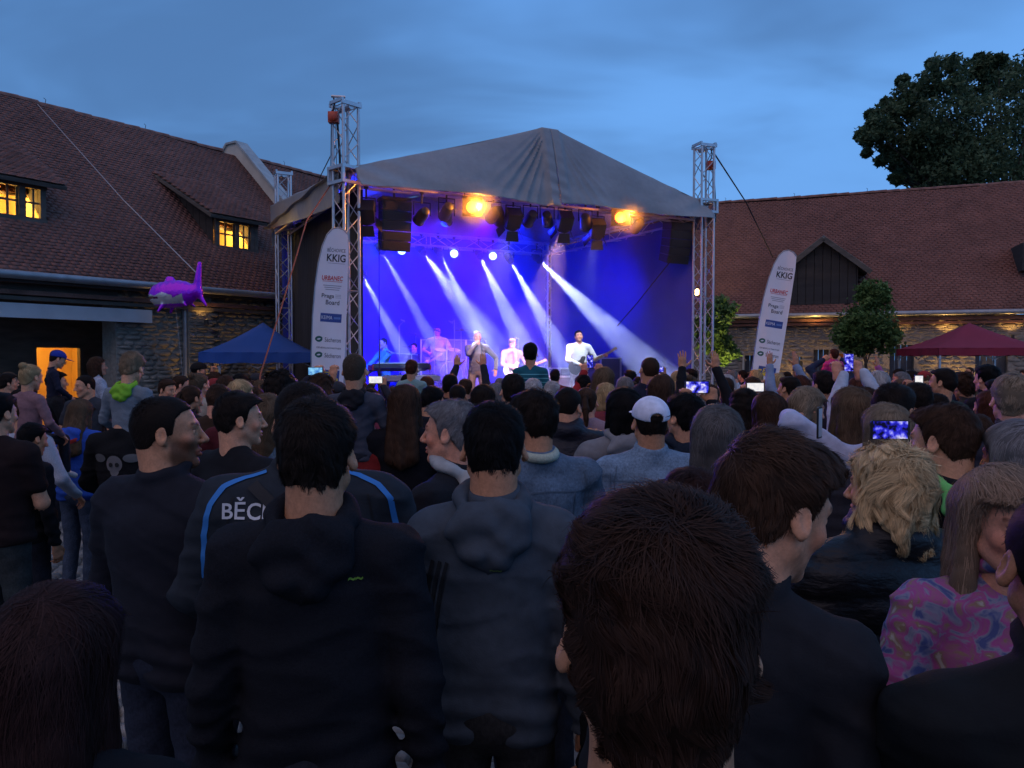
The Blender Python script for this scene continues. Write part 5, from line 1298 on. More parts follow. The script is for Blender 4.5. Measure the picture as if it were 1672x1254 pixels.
# -- haze held under the canopy
hb = MB(); hb.box((SW/2, SD/2-.35, 2.66), (SW-.45, SD+.25, 4.3)); hz_ = hb.build('haze', None); hz_.data.materials.clear()
vm = bpy.data.materials.new('stage_haze'); vm.use_nodes = True; vt = vm.node_tree; vt.nodes.clear()
vo = vt.nodes.new('ShaderNodeOutputMaterial'); pv = vt.nodes.new('ShaderNodeVolumePrincipled'); pv.inputs['Density'].default_value = .028; pv.inputs['Color'].default_value = (.9, .9, .95, 1); pv.inputs['Anisotropy'].default_value = .25
tc_ = vt.nodes.new('ShaderNodeTexCoord'); nz = vt.nodes.new('ShaderNodeTexNoise'); nz.inputs['Scale'].default_value = 1.15; nz.inputs['Detail'].default_value = 3; nz.inputs['Distortion'].default_value = .8
mr = vt.nodes.new('ShaderNodeMapRange'); mr.inputs[1].default_value = .40; mr.inputs[2].default_value = .66; mr.inputs[3].default_value = .011; mr.inputs[4].default_value = .046
vt.links.new(tc_.outputs['Object'], nz.inputs['Vector']); vt.links.new(nz.outputs[0], mr.inputs[0]); vt.links.new(mr.outputs[0], pv.inputs['Density']); SC.cycles.volume_step_rate = 2.0
vt.links.new(pv.outputs[0], vo.inputs['Volume']); hz_.data.materials.append(vm); hz_.location = sp(0, 0); hz_.rotation_euler = (0, 0, SANG); tag(hz_, 'thin stage haze drifting under the canopy', None, None, 'stuff')
# -- band gear
def sdir(a, d): return E1*a + E2*d
M_red = mat('red_lacquer', (.6, .02, .05), .3); M_white = mat('white_plastic', (.75, .75, .75), .4); M_drum = mat('drum_shell', (.30, .28, .32), .25, noise=(8, .1)); M_cym = mat('cymbal_brass', (.7, .55, .3), .25, .9)
M_head = mat('drum_head', (.75, .75, .75), .5)
KP = Vector((at(655, 585, 15.1).x, 15.1, DECK))
kb = empty('keyboard', KP, SANG-.05, 'upper dark stage keyboard on a two tier stand', 'keyboard')
def keyboard(t, z, w_, tiltx, bodym, dy):
    M = Matrix.Translation((0, dy, z)) @ Matrix.Rotation(R(tiltx), 4, 'X')
    b = MB(); b.box((0, 0, 0), (w_, .34, .09), M); b.box((0, .14, .05), (w_, .06, .03), M); b.build('case', bodym, t)
    b = MB(); n = 24
    for k in range(n): b.box((-w_/2+.08+(w_-.16)*(k+.5)/n, -.08, .052), ((w_-.16)/n-.003, .15, .02), M)
    b.build('white_keys', M_white, t)
    b = MB()
    for k in range(n):
        if k % 7 in (0, 1, 3, 4, 5): b.box((-w_/2+.08+(w_-.16)*(k+1)/n, -.05, .066), ((w_-.16)/n*.5, .09, .014), M)
    b.build('black_keys', M_black, t)
keyboard(kb, 1.02, 1.15, -12, M_black, .1)
for s_ in (-1, 1): b = MB(); b.box((s_*.583, .1, 1.02), (.03, .34, .1), None); b.build('end_cheek', M_red, kb)
k2 = empty('keyboard', KP+sdir(.05, -.28), SANG-.05, 'lower grey stage keyboard in front of the keyboard player', 'keyboard'); keyboard(k2, .80, 1.2, -5, mat('grey_plastic', (.4, .4, .42), .4), 0)
st = empty('keyboard_stand', KP, SANG-.05, 'black two tier stand under both keyboards', 'stand')
for sx in (-.4, .4):
    b = MB(); b.tube([(sx, -.35, 0), (sx, .25, .72)], .02, 6); b.tube([(sx, .25, 0), (sx, -.35, .72)], .02, 6); b.tube([(sx, .2, .7), (sx, .25, .97)], .018, 6); b.tube([(sx, -.35, .72), (sx, .1, .72)], .018, 6); b.build('leg', M_black, st)
DP = Vector((at(728, 585, 18.0).x, 18.0, DECK))
ri = MB(); ri.box((0, 0, .275), (2.3, 1.9, .55)); r_ = ri.build('drum_riser', M_black, None, loc=DP+sdir(0, .25), rot=(0, 0, SANG)); tag(r_, 'low black riser under the drum kit', 'platform')
dk = empty('drum_kit', DP+Vector((0, 0, .55)), SANG, 'silver drum kit with cymbals behind the clear screen', 'drum kit')
def drum(name, c, r_, h, ax='Z', tilt=0):
    M = Matrix.Translation(c) @ (Matrix.Rotation(PI/2, 4, 'X') if ax == 'Y' else Matrix.Rotation(R(tilt), 4, 'X'))
    b = MB(); b.lathe([(r_*1.03, -h/2-.01), (r_*1.03, -h/2+.02), (r_, -h/2+.02), (r_, h/2-.02), (r_*1.03, h/2-.02), (r_*1.03, h/2+.01)], 22, M); o = b.build(name, M_drum, dk, True)
    b = MB(); b.lathe([(r_*.98, h/2+.012), (.001, h/2+.013)], 22, M); b.lathe([(r_*.98, -h/2-.012), (.001, -h/2-.013)], 22, M); b.build('drum_head', M_head if name != 'kick_drum' else mat('kick_head', (.06, .05, .08), .5), o)
    b = MB()
    for k in range(8): th = 2*PI*k/8; b.box((r_*1.02*math.cos(th), r_*1.02*math.sin(th), 0), (.02, .02, h*.7), M)
    b.build('lug', M_metal, o)
drum('kick_drum', (0, -.1, .29), .28, .42, 'Y'); drum('tom', (-.17, -.05, .74), .145, .2, tilt=18); drum('tom', (.17, -.05, .74), .155, .21, tilt=18); drum('floor_tom', (.58, .25, .42), .20, .38); drum('snare_drum', (-.45, .3, .60), .175, .13)
for (x, y, z, r_, tl) in ((-.75, .0, 1.18, .22, 12), (-.78, .35, .92, .18, 0), (.72, -.05, 1.22, .23, -14), (.98, .30, 1.12, .22, -8), (-.35, -.15, 1.30, .17, 10), (.35, -.1, 1.32, .2, -6)):
    M = Matrix.Translation((x, y, z)) @ Matrix.Rotation(R(tl), 4, 'Y') @ Matrix.Rotation(R(10), 4, 'X'); b = MB(); b.lathe([(r_, -.004), (r_*.5, .012), (.04, .02), (.02, .04)], 20, M); cyo = b.build('cymbal', M_cym, dk, True)
    b = MB(); b.tube([(x, y, z+.05), (x, y, .3)], .011, 6)
    for k in range(3): th = 2*PI*k/3+.5; b.tube([(x, y, .3), (x+.22*math.cos(th), y+.22*math.sin(th), .0)], .011, 5)
    b.build('cymbal_stand', M_metal, dk, True)
M_plex = bpy.data.materials.new('clear_acrylic'); M_plex.use_nodes = True; pt = M_plex.node_tree; pb = pt.nodes['Principled BSDF']; pb.inputs['Base Color'].default_value = (.8, .85, .95, 1); pb.inputs['Roughness'].default_value = .08; pb.inputs['Alpha'].default_value = .05
ds = empty('drum_screen', DP+sdir(0, -.95), SANG, 'clear acrylic screen panels in front of the drums', 'screen')
sx_ = [on_line(px, 0) for px in (705, 731, 768)]
xs_ = [-.42, .02, .62]; ys_ = [0, -.18, -.05]; xs_ = [-.85, -.38, .08, .66]; ys_ = [.35, 0, -.02, .18]
for k in range(4):
    b = MB(); b.tube([(xs_[k], ys_[k], 0), (xs_[k], ys_[k], 1.62)], .022, 8); b.build('post', M_alu, ds)
    if k < 3:
        b = MB(); b.obox((xs_[k]+.03, ys_[k], .84), (xs_[k+1]-.03, ys_[k+1], .84), .008, 1.55); b.build('panel', M_plex, ds)
        b = MB(); b.obox((xs_[k], ys_[k], 1.61), (xs_[k+1], ys_[k+1], 1.61), .014, .014); b.build('rail', M_alu, ds)
def mic_stand(label, p, boom=None, h=1.5):
    t = empty('microphone_stand', p, 0, label, 'mic stand'); b = MB(); b.tube([(0, 0, .02), (0, 0, h)], .011, 6)
    for k in range(3): th = 2*PI*k/3; b.tube([(0, 0, .1), (.28*math.cos(th), .28*math.sin(th), .01)], .009, 5)
    e_ = Vector((0, 0, h))
    if boom: b.tube([(-boom[0]*.3, -boom[1]*.3, h-boom[2]*.3), (boom[0], boom[1], h+boom[2])], .008, 6); e_ = Vector((boom[0], boom[1], h+boom[2]))
    b.build('pole', M_metal, t, True); m_ = MB(); m_.tube([e_+Vector((0, .0, 0)), e_+Vector((-.05, -.12, .03))], [.018, .016], 8); m_.lathe([(.01, -.03), (.026, -.015), (.028, 0), (.02, .022), (.004, .03)], 12, Matrix.Translation(e_)); m_.build('microphone', M_metal, t, True)
def stg(px, Y, z=DECK): return Vector((at(px, 585, Y).x, Y, z))
mic_stand('boom microphone stand at the keyboards', stg(672, 15.3), (-.42, 0, .03), 1.28)
mic_stand('straight microphone stand beside the guitarist with the pale guitar', stg(846, 16.9), None, 1.62)
mic_stand('tall thin stand with a microphone behind the keyboards', stg(652, 16.6), (.1, .0, .1), 1.9)
mic_stand('stand with hanging microphone over the drums', stg(742, 17.2), (-.06, 0, -.05), 2.05)
def flight_case(label, p, d, m_, rz=SANG, legs=0):
    t = empty('flight_case', p, rz, label, 'case'); b = MB(); b.box((0, 0, d[2]/2+legs), d); b.build('box', m_, t)
    b = MB(); x, y, z = d[0]/2+.006, d[1]/2+.006, d[2]
    for sx in (-1, 1):
        for sy in (-1, 1): b.box((sx*x, sy*y, z/2+legs), (.035, .035, z+.03))
        for zz in (0, z): b.box((0, sx*y, zz+legs), (d[0], .03, .03)); b.box((sx*x, 0, zz+legs), (.03, d[1], .03))
    b.build('corner_trim', M_alu, t)
    if legs: 
        for sx in (-1, 1): b = MB(); b.tube([(sx*x*.9, 0, 0), (sx*x*.9, 0, legs)], .02, 6); b.build('leg', M_alu, t)
M_case = mat('case_laminate', (.05, .045, .08), .4, noise=(4, .2))
flight_case('long flight case on legs behind the guitarist in white', stg(905, 18.0), (1.1, .6, .42), M_case, legs=.35)
flight_case('upright rack case right of the white shirt guitarist', stg(985, 18.2), (.55, .6, 1.2), M_case)
flight_case('low pale rack case beside the drums', stg(760, 17.4), (.6, .5, .5), mat('case_pale', (.4, .35, .45), .5))
flight_case('guitar amplifier box behind the cap wearing guitarist', stg(862, 18.6), (.75, .5, .7), M_case)
flight_case('amplifier box near the rear drape right of the beams', stg(925, 19.0), (.7, .5, .95), M_case)
for px, Y, nm in ((770, 14.6, 'stage monitor wedge in front of the singer'), (950, 15.6, 'stage monitor wedge in front of the guitarist in white'), (845, 15.0, 'stage monitor wedge between singer and right guitarist')):
    t = empty('floor_monitor', stg(px, Y), SANG, nm, 'loudspeaker'); b = MB(); P = [(-.3, -.22, 0), (.3, -.22, 0), (.3, .22, 0), (-.3, .22, 0), (-.3, -.16, .34), (.3, -.16, .34), (.3, .1, .12), (-.3, .1, .12)]
    b.add(P, [(0, 3, 2, 1), (0, 1, 5, 4), (4, 5, 6, 7), (7, 6, 2, 3), (0, 4, 7, 3), (1, 2, 6, 5)]); b.build('cabinet', M_black, t)
def guitar(label, M, body_m, neck_m, bass=False, scale=1.0):
    """x along the neck, y across, z out of the front"""
    t = empty('bass_guitar' if bass else 'electric_guitar', (0, 0, 0), 0, label, 'guitar'); t.matrix_world = M
    O = [(-.21, -.10), (-.25, .0), (-.22, .11), (-.13, .155), (-.03, .125), (.05, .115), (.13, .165), (.19, .13), (.15, .07), (.12, .035), (.12, -.03), (.14, -.07), (.17, -.13), (.10, -.155), (.04, -.11), (-.04, -.115), (-.13, -.15)]
    # smooth the outline
    n = len(O); S_ = []
    for i in range(n):
        p0, p1, p2, p3 = [Vector(O[(i+k-1) % n]) for k in range(4)]
        for u in (0, .33, .66): S_.append(.5*((2*p1)+(p2-p0)*u+(2*p0-5*p1+4*p2-p3)*u*u+(3*p1-p0-3*p2+p3)*u**3))
    b = MB(); N = len(S_); V = []
    for (s_, z) in ((.94, -.022), (1, -.015), (1, .015), (.94, .022)): V += [(p.x*s_, p.y*s_, z) for p in S_]
    b.add(V, [tuple(range(N-1, -1, -1)), tuple(range(3*N, 4*N))] + [(r_*N+i, r_*N+(i+1) % N, (r_+1)*N+(i+1) % N, (r_+1)*N+i) for r_ in range(3) for i in range(N)]); b.build('body', body_m, t, True)
    NL = .78 if bass else .60
    b = MB(); b.obox((.10, 0, .02), (.10+NL, 0, .02), .048, .022); b.build('neck', neck_m, t)
    b = MB(); b.add([(.10+NL, -.025, .005), (.10+NL, .025, .005), (.28+NL, .055, .0), (.30+NL, -.0, .0), (.10+NL, -.025, .022), (.10+NL, .025, .022), (.28+NL, .055, .017), (.30+NL, -.0, .017)], [(3, 2, 1, 0), (4, 5, 6, 7), (0, 1, 5, 4), (1, 2, 6, 5), (2, 3, 7, 6), (3, 0, 4, 7)]); b.build('headstock', neck_m, t)
    b = MB(); b.box((.02, 0, .028), (.02, .07, .012)); b.box((-.04, 0, .028), (.02, .07, .012)); b.box((-.10, 0, .028), (.03, .08, .014)); b.build('pickup', M_black, t)
    b = MB()
    for k in range(4): b.tube([(-.10, -.018+.012*k, .036), (.10+NL+.1, -.018+.012*k, .034)], .0012, 3)
    b.build('strings', M_metal, t)
    return t
# ---------------------------------------------------------------- flags
def text_mesh(s, width=None, height=None, bold=0.0, shear=0.0):
    cu = bpy.data.curves.new('lettering', 'FONT'); cu.body = s; cu.size = 1; cu.offset = bold; cu.shear = shear; cu.align_x = 'CENTER'; cu.align_y = 'CENTER'; cu.resolution_u = 3
    o = bpy.data.objects.new('tmp', cu); C.objects.link(o); dg = bpy.context.evaluated_depsgraph_get(); me = bpy.data.meshes.new_from_object(o.evaluated_get(dg)); bpy.data.objects.remove(o)
    v = np.array([p.co[:] for p in me.vertices]); lo, hi = v.min(0), v.max(0); c = (lo+hi)/2
    sx = width/(hi[0]-lo[0]) if width else None; sy = height/(hi[1]-lo[1]) if height else None; sx = sx or sy; sy = sy or sx
    v = (v-c)*np.array([sx, sy, 1]); me.vertices.foreach_set('co', v.astype(np.float32).ravel()); me.update(); me.name = 'lettering'; return me
M_flag = mat('flag_fabric', (.86, .87, .92), .8, noise=(3, .05), bump=[((3, 3, 1.5), .02)], translucent=.2)
INK = lambda n, c: mat('ink_'+n, c, .7)
I_blk, I_red, I_gry, I_blu, I_grn, I_yel = INK('black', (.03, .03, .04)), INK('red', (.6, .03, .03)), INK('grey', (.33, .34, .38)), INK('blue', (.03, .07, .28)), INK('green', (.02, .12, .10)), INK('yellow', (.65, .50, .03))
def flag(label, base, rz, tilt, s=1.0):
    t = empty('feather_flag', base, rz, label, 'flag'); t.rotation_euler = (0, R(tilt), rz); t.scale = (s,)*3
    O = [(0.0, .55), (-.012, 1.3), (-.012, 1.9), (.0, 2.4), (.028, 2.8), (.07, 3.12), (.125, 3.36), (.19, 3.52), (.26, 3.60), (.33, 3.62), (.41, 3.59), (.465, 3.53), (.475, 3.3), (.465, 2.6), (.44, 1.8), (.42, 1.2), (.41, .55)]
    O2 = []
    for i in range(len(O)-1):
        for k in range(4): O2.append(Vector(O[i]).lerp(Vector(O[i+1]), k/4))
    wave = lambda x, z: .012*math.sin(z*2.6+x*3)+.006*math.sin(x*14+z)
    # filled sheet: rows across
    ys = np.linspace(.55, 3.615, 90); Lf = [p for p in O[:10]]; Rt = O[9:][::-1]
    xl = np.interp(ys, [p[1] for p in Lf], [p[0] for p in Lf]); xr = np.interp(ys, [p[1] for p in Rt], [p[0] for p in Rt]); V = []; nu = 10
    for sgn in (-1, 1):
        for y_, a, b in zip(ys, xl, xr):
            for k in range(nu+1): x = a+(b-a)*k/nu; V.append((x, wave(x, y_)+sgn*.0015, y_))
    NN = len(ys)*(nu+1); F = []
    for i in range(len(ys)-1):
        for k in range(nu): q = i*(nu+1)+k; F += [(q, q+1, q+nu+2, q+nu+1), (NN+q, NN+q+nu+1, NN+q+nu+2, NN+q+1)]
    b = MB(); b.add(V, F); b.build('sheet', M_flag, t, True)
    b = MB(); b.tube([(x+(-.008 if i < 10 else 0), wave(x, y), y) for i, (x, y) in enumerate([(-.0, .03)]+O[:12])], .009, 8); b.build('pole', M_metal, t, True)
    b = MB(); b.tube([(-.35, -.25, .02), (.35, .25, .02)], .018, 6); b.tube([(-.35, .25, .02), (.35, -.25, .02)], .018, 6); b.lathe([(.04, 0), (.03, .12)], 10); b.build('foot', M_metal, t)
    def put(me, x, z, m_, name='lettering', d=.004, rot=0):
        c, s_ = math.cos(R(rot)), math.sin(R(rot)); v = np.array([p.co[:] for p in me.vertices]); X = v[:, 0]*c - v[:, 1]*s_ + x; Z = v[:, 0]*s_ + v[:, 1]*c + z
        Yv = np.array([wave(a, b_) for a, b_ in zip(X, Z)]) - d; me.vertices.foreach_set('co', np.stack([X, Yv, Z], 1).astype(np.float32).ravel()); me.update(); link(name, me, t, m_)
    def rect(w_, h_, x, z, m_, name='print_block', d=.003, rot=0):
        b = MB(); n = 8; V = [(-w_/2+w_*k/n, s_*h_/2, 0) for k in range(n+1) for s_ in (-1, 1)]; b.add(V, [(2*k, 2*k+2, 2*k+3, 2*k+1) for k in range(n)]); put(b.mesh(name), x, z, m_, name, d, rot)
    rt = -3
    put(text_mesh('BĚCHOVICE', .25, .065), .315, 3.31, I_blk, rot=rt); put(text_mesh('KKIG', .26, .105, bold=.02), .312, 3.195, I_blk, rot=rt); rect(.24, .006, .312, 3.12, I_gry, rot=rt)
    put(text_mesh('URBANEC', .29, .066, bold=.02, shear=.1), .26, 2.915, I_red, rot=rt); rect(.27, .006, .26, 2.868, I_red, rot=rt)
    for k in range(3): rect(.25-.03*k, .010, .26, 2.81-.028*k, I_gry, rot=rt)
    put(text_mesh('Praga', .17, .075, bold=.01), .20, 2.66, I_blk, rot=rt); put(text_mesh('Board', .185, .065, bold=.01), .265, 2.575, I_blk, rot=rt)
    for k in range(3): rect(.08, .005, .34, 2.68-.02*k, I_gry, rot=rt)
    rect(.29, .12, .245, 2.36, I_blu, rot=rt); put(text_mesh('KEIMA', .15, .05), .19, 2.365, mat('ink_white', (.7, .72, .78), .7), d=.006, rot=rt); rect(.09, .03, .33, 2.355, INK('lightblue', (.12, .22, .5)), d=.006, rot=rt)
    for z in (2.05, 1.83):
        b = MB(); n = 16
        for (a0, a1, r0, r1) in ((20, 200, .030, .055), (200, 380, .022, .048)):
            V = []; 
            for k in range(n+1): th = R(a0+(a1-a0)*k/n); w0 = r0 + .010*math.sin(PI*k/n)*-1; V += [(r1*math.cos(th), r1*math.sin(th)*.8, 0), (w0*math.cos(th), w0*math.sin(th)*.7, 0)]
            b.add(V, [(2*k, 2*k+2, 2*k+3, 2*k+1) for k in range(n)])
        put(b.mesh('emblem'), .085, z+.01, I_grn, 'emblem'); put(text_mesh('Sécheron', .22, .062), .275, z, I_blk, rot=rt)
    put(text_mesh('GENERÁLNÍ PARTNER', .34, .030), .22, 1.94, I_blk, rot=rt)
    rect(.29, .15, .225, 1.555, I_blu, rot=rt); rect(.27, .045, .215, 1.495, I_yel, d=.006, rot=rt); put(text_mesh('EZM', .17, .075, bold=.02, shear=.2), .235, 1.565, I_yel, d=.008, rot=rt); rect(.05, .025, .11, 1.57, I_yel, d=.006, rot=rt)
    b = MB(); b.obox((-.07, .0, 0), (0, .07, 0), .001, .01); V = []
    hs_ = [((-.075, -.01), (0, .055)), ((0, .055), (.075, -.01)), ((-.05, .0), (-.05, -.07)), ((.05, .0), (.05, -.07))]; b = MB()
    for A_, B_ in hs_:
        A_, B_ = Vector((*A_, 0)), Vector((*B_, 0)); n_ = Vector((-(B_-A_).y, (B_-A_).x, 0)).normalized()*.005; b.add([A_-n_, B_-n_, B_+n_, A_+n_], [(0, 1, 2, 3)])
    put(b.mesh('emblem'), .09, 1.30, I_blk, 'emblem')
    b = MB(); n = 20; V = []
    for k in range(n+1): th = 2*PI*k/n; V += [(.085*math.cos(th), .055*math.sin(th), 0), (.077*math.cos(th), .047*math.sin(th), 0)]
    b.add(V, [(2*k, 2*k+2, 2*k+3, 2*k+1) for k in range(n)]); put(b.mesh('emblem'), .30, 1.24, I_blk, 'emblem'); put(text_mesh('JINS', .12, .05), .30, 1.24, I_blk)
    return t
p = at(507, 585, 11.7); flag('left white feather flag with sponsor logos beside the front tower', (p.x, p.y, 0), R(4), 1.0, 1.09)
p = at(1217, 585, 14.6); flag('right white feather flag with sponsor logos, leaning to the right', (p.x-.05, p.y, 0), R(-6), 6.5, 1.12)
# lamp post at the right of the stage
p = at(1129, 585, 19.5); lpst = empty('lamp_post', (p.x, p.y, 0), 0, 'slim twin headed lamp post glowing beside the right stage tower', 'lamp post')
b = MB(); b.tube([(0, 0, 0), (0, 0, 3.62)], .03, 8); b.tube([(0, 0, 3.5), (.11, 0, 3.62)], .015, 6); b.build('post', M_metal, lpst, True)
for x in (0, .13): b = MB(); b.lathe([(.01, -.09), (.045, -.07), (.05, .04), (.02, .07)], 12, Matrix.Translation((x, 0, 3.7-(.06 if x else 0)))); b.build('lamp_head', mat('lamp_glow', (1, .8, .5), .4, emit=(1, .55, .2, 14 )), lpst, True)
lamp('lamp_light', (0, -.12, 3.6), 25, (1, .6, .25), size=.05, parent=lpst)
# ---------------------------------------------------------------- balloon
def shark():
    T = np.array(Matrix.Rotation(R(0), 3, 'Z'), f32)
    def f(p):
        d = ell(p, (0, 0, 0), (.37, .19, .215)); d = smin(d, ell(p, (-.2, 0, -.01), (.24, .18, .20)), .06); d = smin(d, ell(p, (.28, 0, .02), (.16, .08, .09)), .06)
        d = smin(d, cone(p, (.36, 0, .04), (.43, 0, .46), .075, .03), .05); d = smin(d, cone(p, (.38, 0, .0), (.50, 0, -.20), .05, .016), .05)
        d = smin(d, ell(p, (-.09, 0, .20), (.085, .04, .085)), .03)
        for s in (-1, 1):
            d = smin(d, cone(p, (-.12, s*.1, -.11), (-.20, s*.17, -.27), .045, .02), .02); d = smin(d, cone(p, (.15, s*.08, -.11), (.24, s*.12, -.20), .03, .015), .02)
        sm = ell(p, (-.33, 0, -.055), (.14, .17, .02)); d = smax(d, -sm, .012)
        return d + .0035*np.sin(p[:, 0]*60)*np.clip(np.abs(p[:, 2])*4, 0, 1)
    V, F = surfnet(f, (-.45, -.22, -.33), (.58, .24, .52), .011); c = np.tile(A3(.42, .010, .75), (len(V), 1))
    bel = (V[:, 2] < -.045 - .05*np.cos((V[:, 0]+.05)*9)) & (V[:, 0] < .2) & (V[:, 2] > -.16); c[bel] = (.55, .55, .58)
    hd = (V[:, 0] < .05) & (V[:, 2] < .0 - .35*np.abs(V[:, 0]+.12)+.02) & (V[:, 2] > -.16); c[hd] = (.6, .6, .62)
    mo = (np.abs(V[:, 2]+.062) < .02) & (V[:, 0] < -.2); c[mo] = (.12, .01, .08)
    t = empty('shark_balloon', (0, 0, 0), 0, 'purple foil shark balloon floating in front of the barn wall', 'balloon')
    m_ = mat('foil', (1, 1, 1), .25, .45, attr=True, bump=[(9, .012), (30, .004)])
    link('foil_body', npmesh('foil_body', V, F, True, c), t, m_)
    for s in (-1, 1):
        b = MB(); b.lathe([(.001, .016), (.02, .012), (.034, .0)], 14, Matrix.Translation((-.17, s*.135, .0)) @ Matrix.Rotation(-s*PI/2, 4, 'X')); b.build('eye', mat('eye_white', (.75, .8, .78), .3), t, True)
        b = MB(); b.lathe([(.001, .014), (.014, .012), (.018, .0)], 12, Matrix.Translation((-.175, s*.146, -.0)) @ Matrix.Rotation(-s*PI/2, 4, 'X')); b.build('pupil', mat('pupil_green', (.02, .16, .05), .2), t, True)
    b = MB(); b.tube([(-.02, 0, -.17), (-.0, .02, -.6), (.05, .0, -1.2), (.02, .02, -1.75)], .003, 4); b.build('ribbon', M_string, t, True)
    return t
sb = shark(); p = at(287, 480, 10.2); sb.location = p; sb.rotation_euler = (0, R(-2), R(-8)); sb.scale = (.84,)*3
# ---------------------------------------------------------------- phones
M_phone = mat('phone_black', (.02, .02, .02), .3)
def screen_mat(i, kind):
    n = 'screen_%s_%d' % (kind, i)
    if n in MATS: return MATS[n]
    m = bpy.data.materials.new(n); m.use_nodes = True; t = m.node_tree; t.nodes.clear(); L = t.links
    o = t.nodes.new('ShaderNodeOutputMaterial'); e_ = t.nodes.new('ShaderNodeEmission'); tcn = t.nodes.new('ShaderNodeTexCoord'); nz = t.nodes.new('ShaderNodeTexNoise'); rmp = t.nodes.new('ShaderNodeValToRGB')
    mp_ = t.nodes.new('ShaderNodeMapping'); mp_.inputs['Location'].default_value = (i*3.1, i*1.7, 0); L.new(tcn.outputs['Object'], mp_.inputs[0]); L.new(mp_.outputs[0], nz.inputs['Vector']); nz.inputs['Scale'].default_value = 34; nz.inputs['Detail'].default_value = 3
    el_ = rmp.color_ramp.elements
    if kind == 'stage':
        el_[0].position = .36; el_[0].color = (.005, .005, .03, 1); el_[1].position = .68; el_[1].color = (1, .95, 1, 1); a = el_.new(.47); a.color = (.03, .03, .75, 1); a = el_.new(.56); a.color = (.25, .25, 1, 1)
    elif kind == 'white': el_[0].position = .3; el_[0].color = (.75, .75, .85, 1); el_[1].position = .6; el_[1].color = (1, .97, .95, 1)
    else: el_[0].position = .3; el_[0].color = (.02, .15, .6, 1); el_[1].position = .65; el_[1].color = (.3, .7, 1, 1)
    L.new(nz.outputs[0], rmp.inputs[0]); L.new(rmp.outputs[0], e_.inputs[0]); e_.inputs[1].default_value = .85; L.new(e_.outputs[0], o.inputs[0]); MATS[n] = m; return m
phn = [0]
def phone(pos, label, land=True, kind='stage', yaw=0, size=1.0, pitch=0):
    t = empty('smartphone', pos, 0, label, 'phone'); t.rotation_euler = (R(pitch), R(90) if land else 0, R(yaw)); t.scale = (size,)*3
    b = MB(); O = []
    for cx_, cz_, a0 in ((.029, .066, 0), (-.029, .066, 90), (-.029, -.066, 180), (.029, -.066, 270)):
        for k in range(4): th = R(a0+30*k); O.append((cx_+.008*math.cos(th), cz_+.008*math.sin(th)))
    N = len(O); b.add([(x, -.004, z) for x, z in O] + [(x, .004, z) for x, z in O], [tuple(range(N)), tuple(range(2*N-1, N-1, -1))] + [(i, i+N, (i+1) % N+N, (i+1) % N) for i in range(N)]); b.build('case', M_phone, t)
    b = MB(); b.add([(-.033, -.0048, -.066), (.033, -.0048, -.066), (.033, -.0048, .066), (-.033, -.0048, .066)], [(0, 1, 2, 3)]); phn[0] += 1; b.build('screen', screen_mat(phn[0], kind), t); return t
# ---------------------------------------------------------------- people near the camera
def PP(px, topy, Y, H=None):
    p = at(px, topy, Y); return (p.x, p.y, 0), p.z
def near(px, topy, Y, yaw=0, hdr=(0, 0, 0), **k):
    loc, H = PP(px, topy, Y)
    H = H - .012*0
    # the head sits a little off the feet axis when it is turned or bent
    return person(loc, yaw=yaw, H=H, head=hdr, **k), H
def rgb(s): return tuple(((c/255)**2.2) for c in s)
NAVY = (.012, .014, .022); BLK = (.008, .008, .010)
P = {}
P['hoodie'], _ = near(515, 655, 1.85, 0, (-3, -2, 0), q=3, hair='thick', hc='dark', top='hoodie', tc=(.013, .014, .018), hood=True, arms=('down', 'down'), seed=3, bulk=1.10, wid=.98, skin='mid', label='man in a black hoodie seen from behind, dark tousled hair')
P['greyjacket'], _ = near(806, 657, 2.15, -4, (6, -4, 0), q=3, hair='short', hc='black', top='jacket', tc=(.055, .070, .088), hood=True, arms=(dict(wrist=(-.24, .20, .92), hint=(-.7, -.5, 0), hand='relaxed', kind='down'), 'down'), seed=5, bulk=1.10, wid=.95, pc=(.03, .03, .03), skin='mid', label='man in a grey hooded jacket with dark sleeve stripes, seen from behind', xs=1.0)
P['close'], _ = near(1078, 832, .72, -5, (0, -3, 0), q=3, hair='messy', hc=(.036, .018, .012), top='tshirt', tc=BLK, seed=7, skin='mid', bulk=1.0, label='person right in front of the lens with thick untidy brown hair, back of head only', hs=1.02, hseed=2)
P['profile'], _ = near(1240, 690, 1.42, -26, (-44, -12, 0), q=3, hair='quiff', hc='brown', top='jacket', tc=(.015, .016, .020), seed=9, wid=.88, bulk=.95, skin='fair', arms=('down', 'down'), label='young man in a dark jacket looking right, brown hair swept forward')
P['beard'], _ = near(272, 642, 2.55, -22, (-50, 2, 0), q=3, hair='crop', hc='dark', top='jacket', tc=(.012, .013, .019), seed=11, skin='mid', stubble=.85, bulk=1.2, wid=1.1, arms=('bent', 'bent'), label='bearded man in a dark zip jacket turned to the right', pc=(.02, .025, .04))
P['bigman'], _ = near(497, 617, 2.40, 8, (-6, 4, 0), q=3, hair='crop', hc='dark', top='jacket', tc=(.022, .028, .036), seed=13, skin='mid', bulk=1.30, wid=1.14, arms=('bent', 'bent'), label='broad man in a charcoal track jacket with bright blue piping')
P['smile'], _ = near(739, 652, 2.95, 65, (10, 0, 0), q=3, hair='short', hc='grey', top='jacket', tc=(.012, .012, .015), hood=(.34, .36, .36), seed=15, skin='pink', bulk=1.05, arms=(dict(wrist=(-.23, .25, 1.36), hint=(-.5, 0, -1), hand='fist', kind='clap'), 'down'), label='smiling grey haired man in profile facing left with a white hooded top')
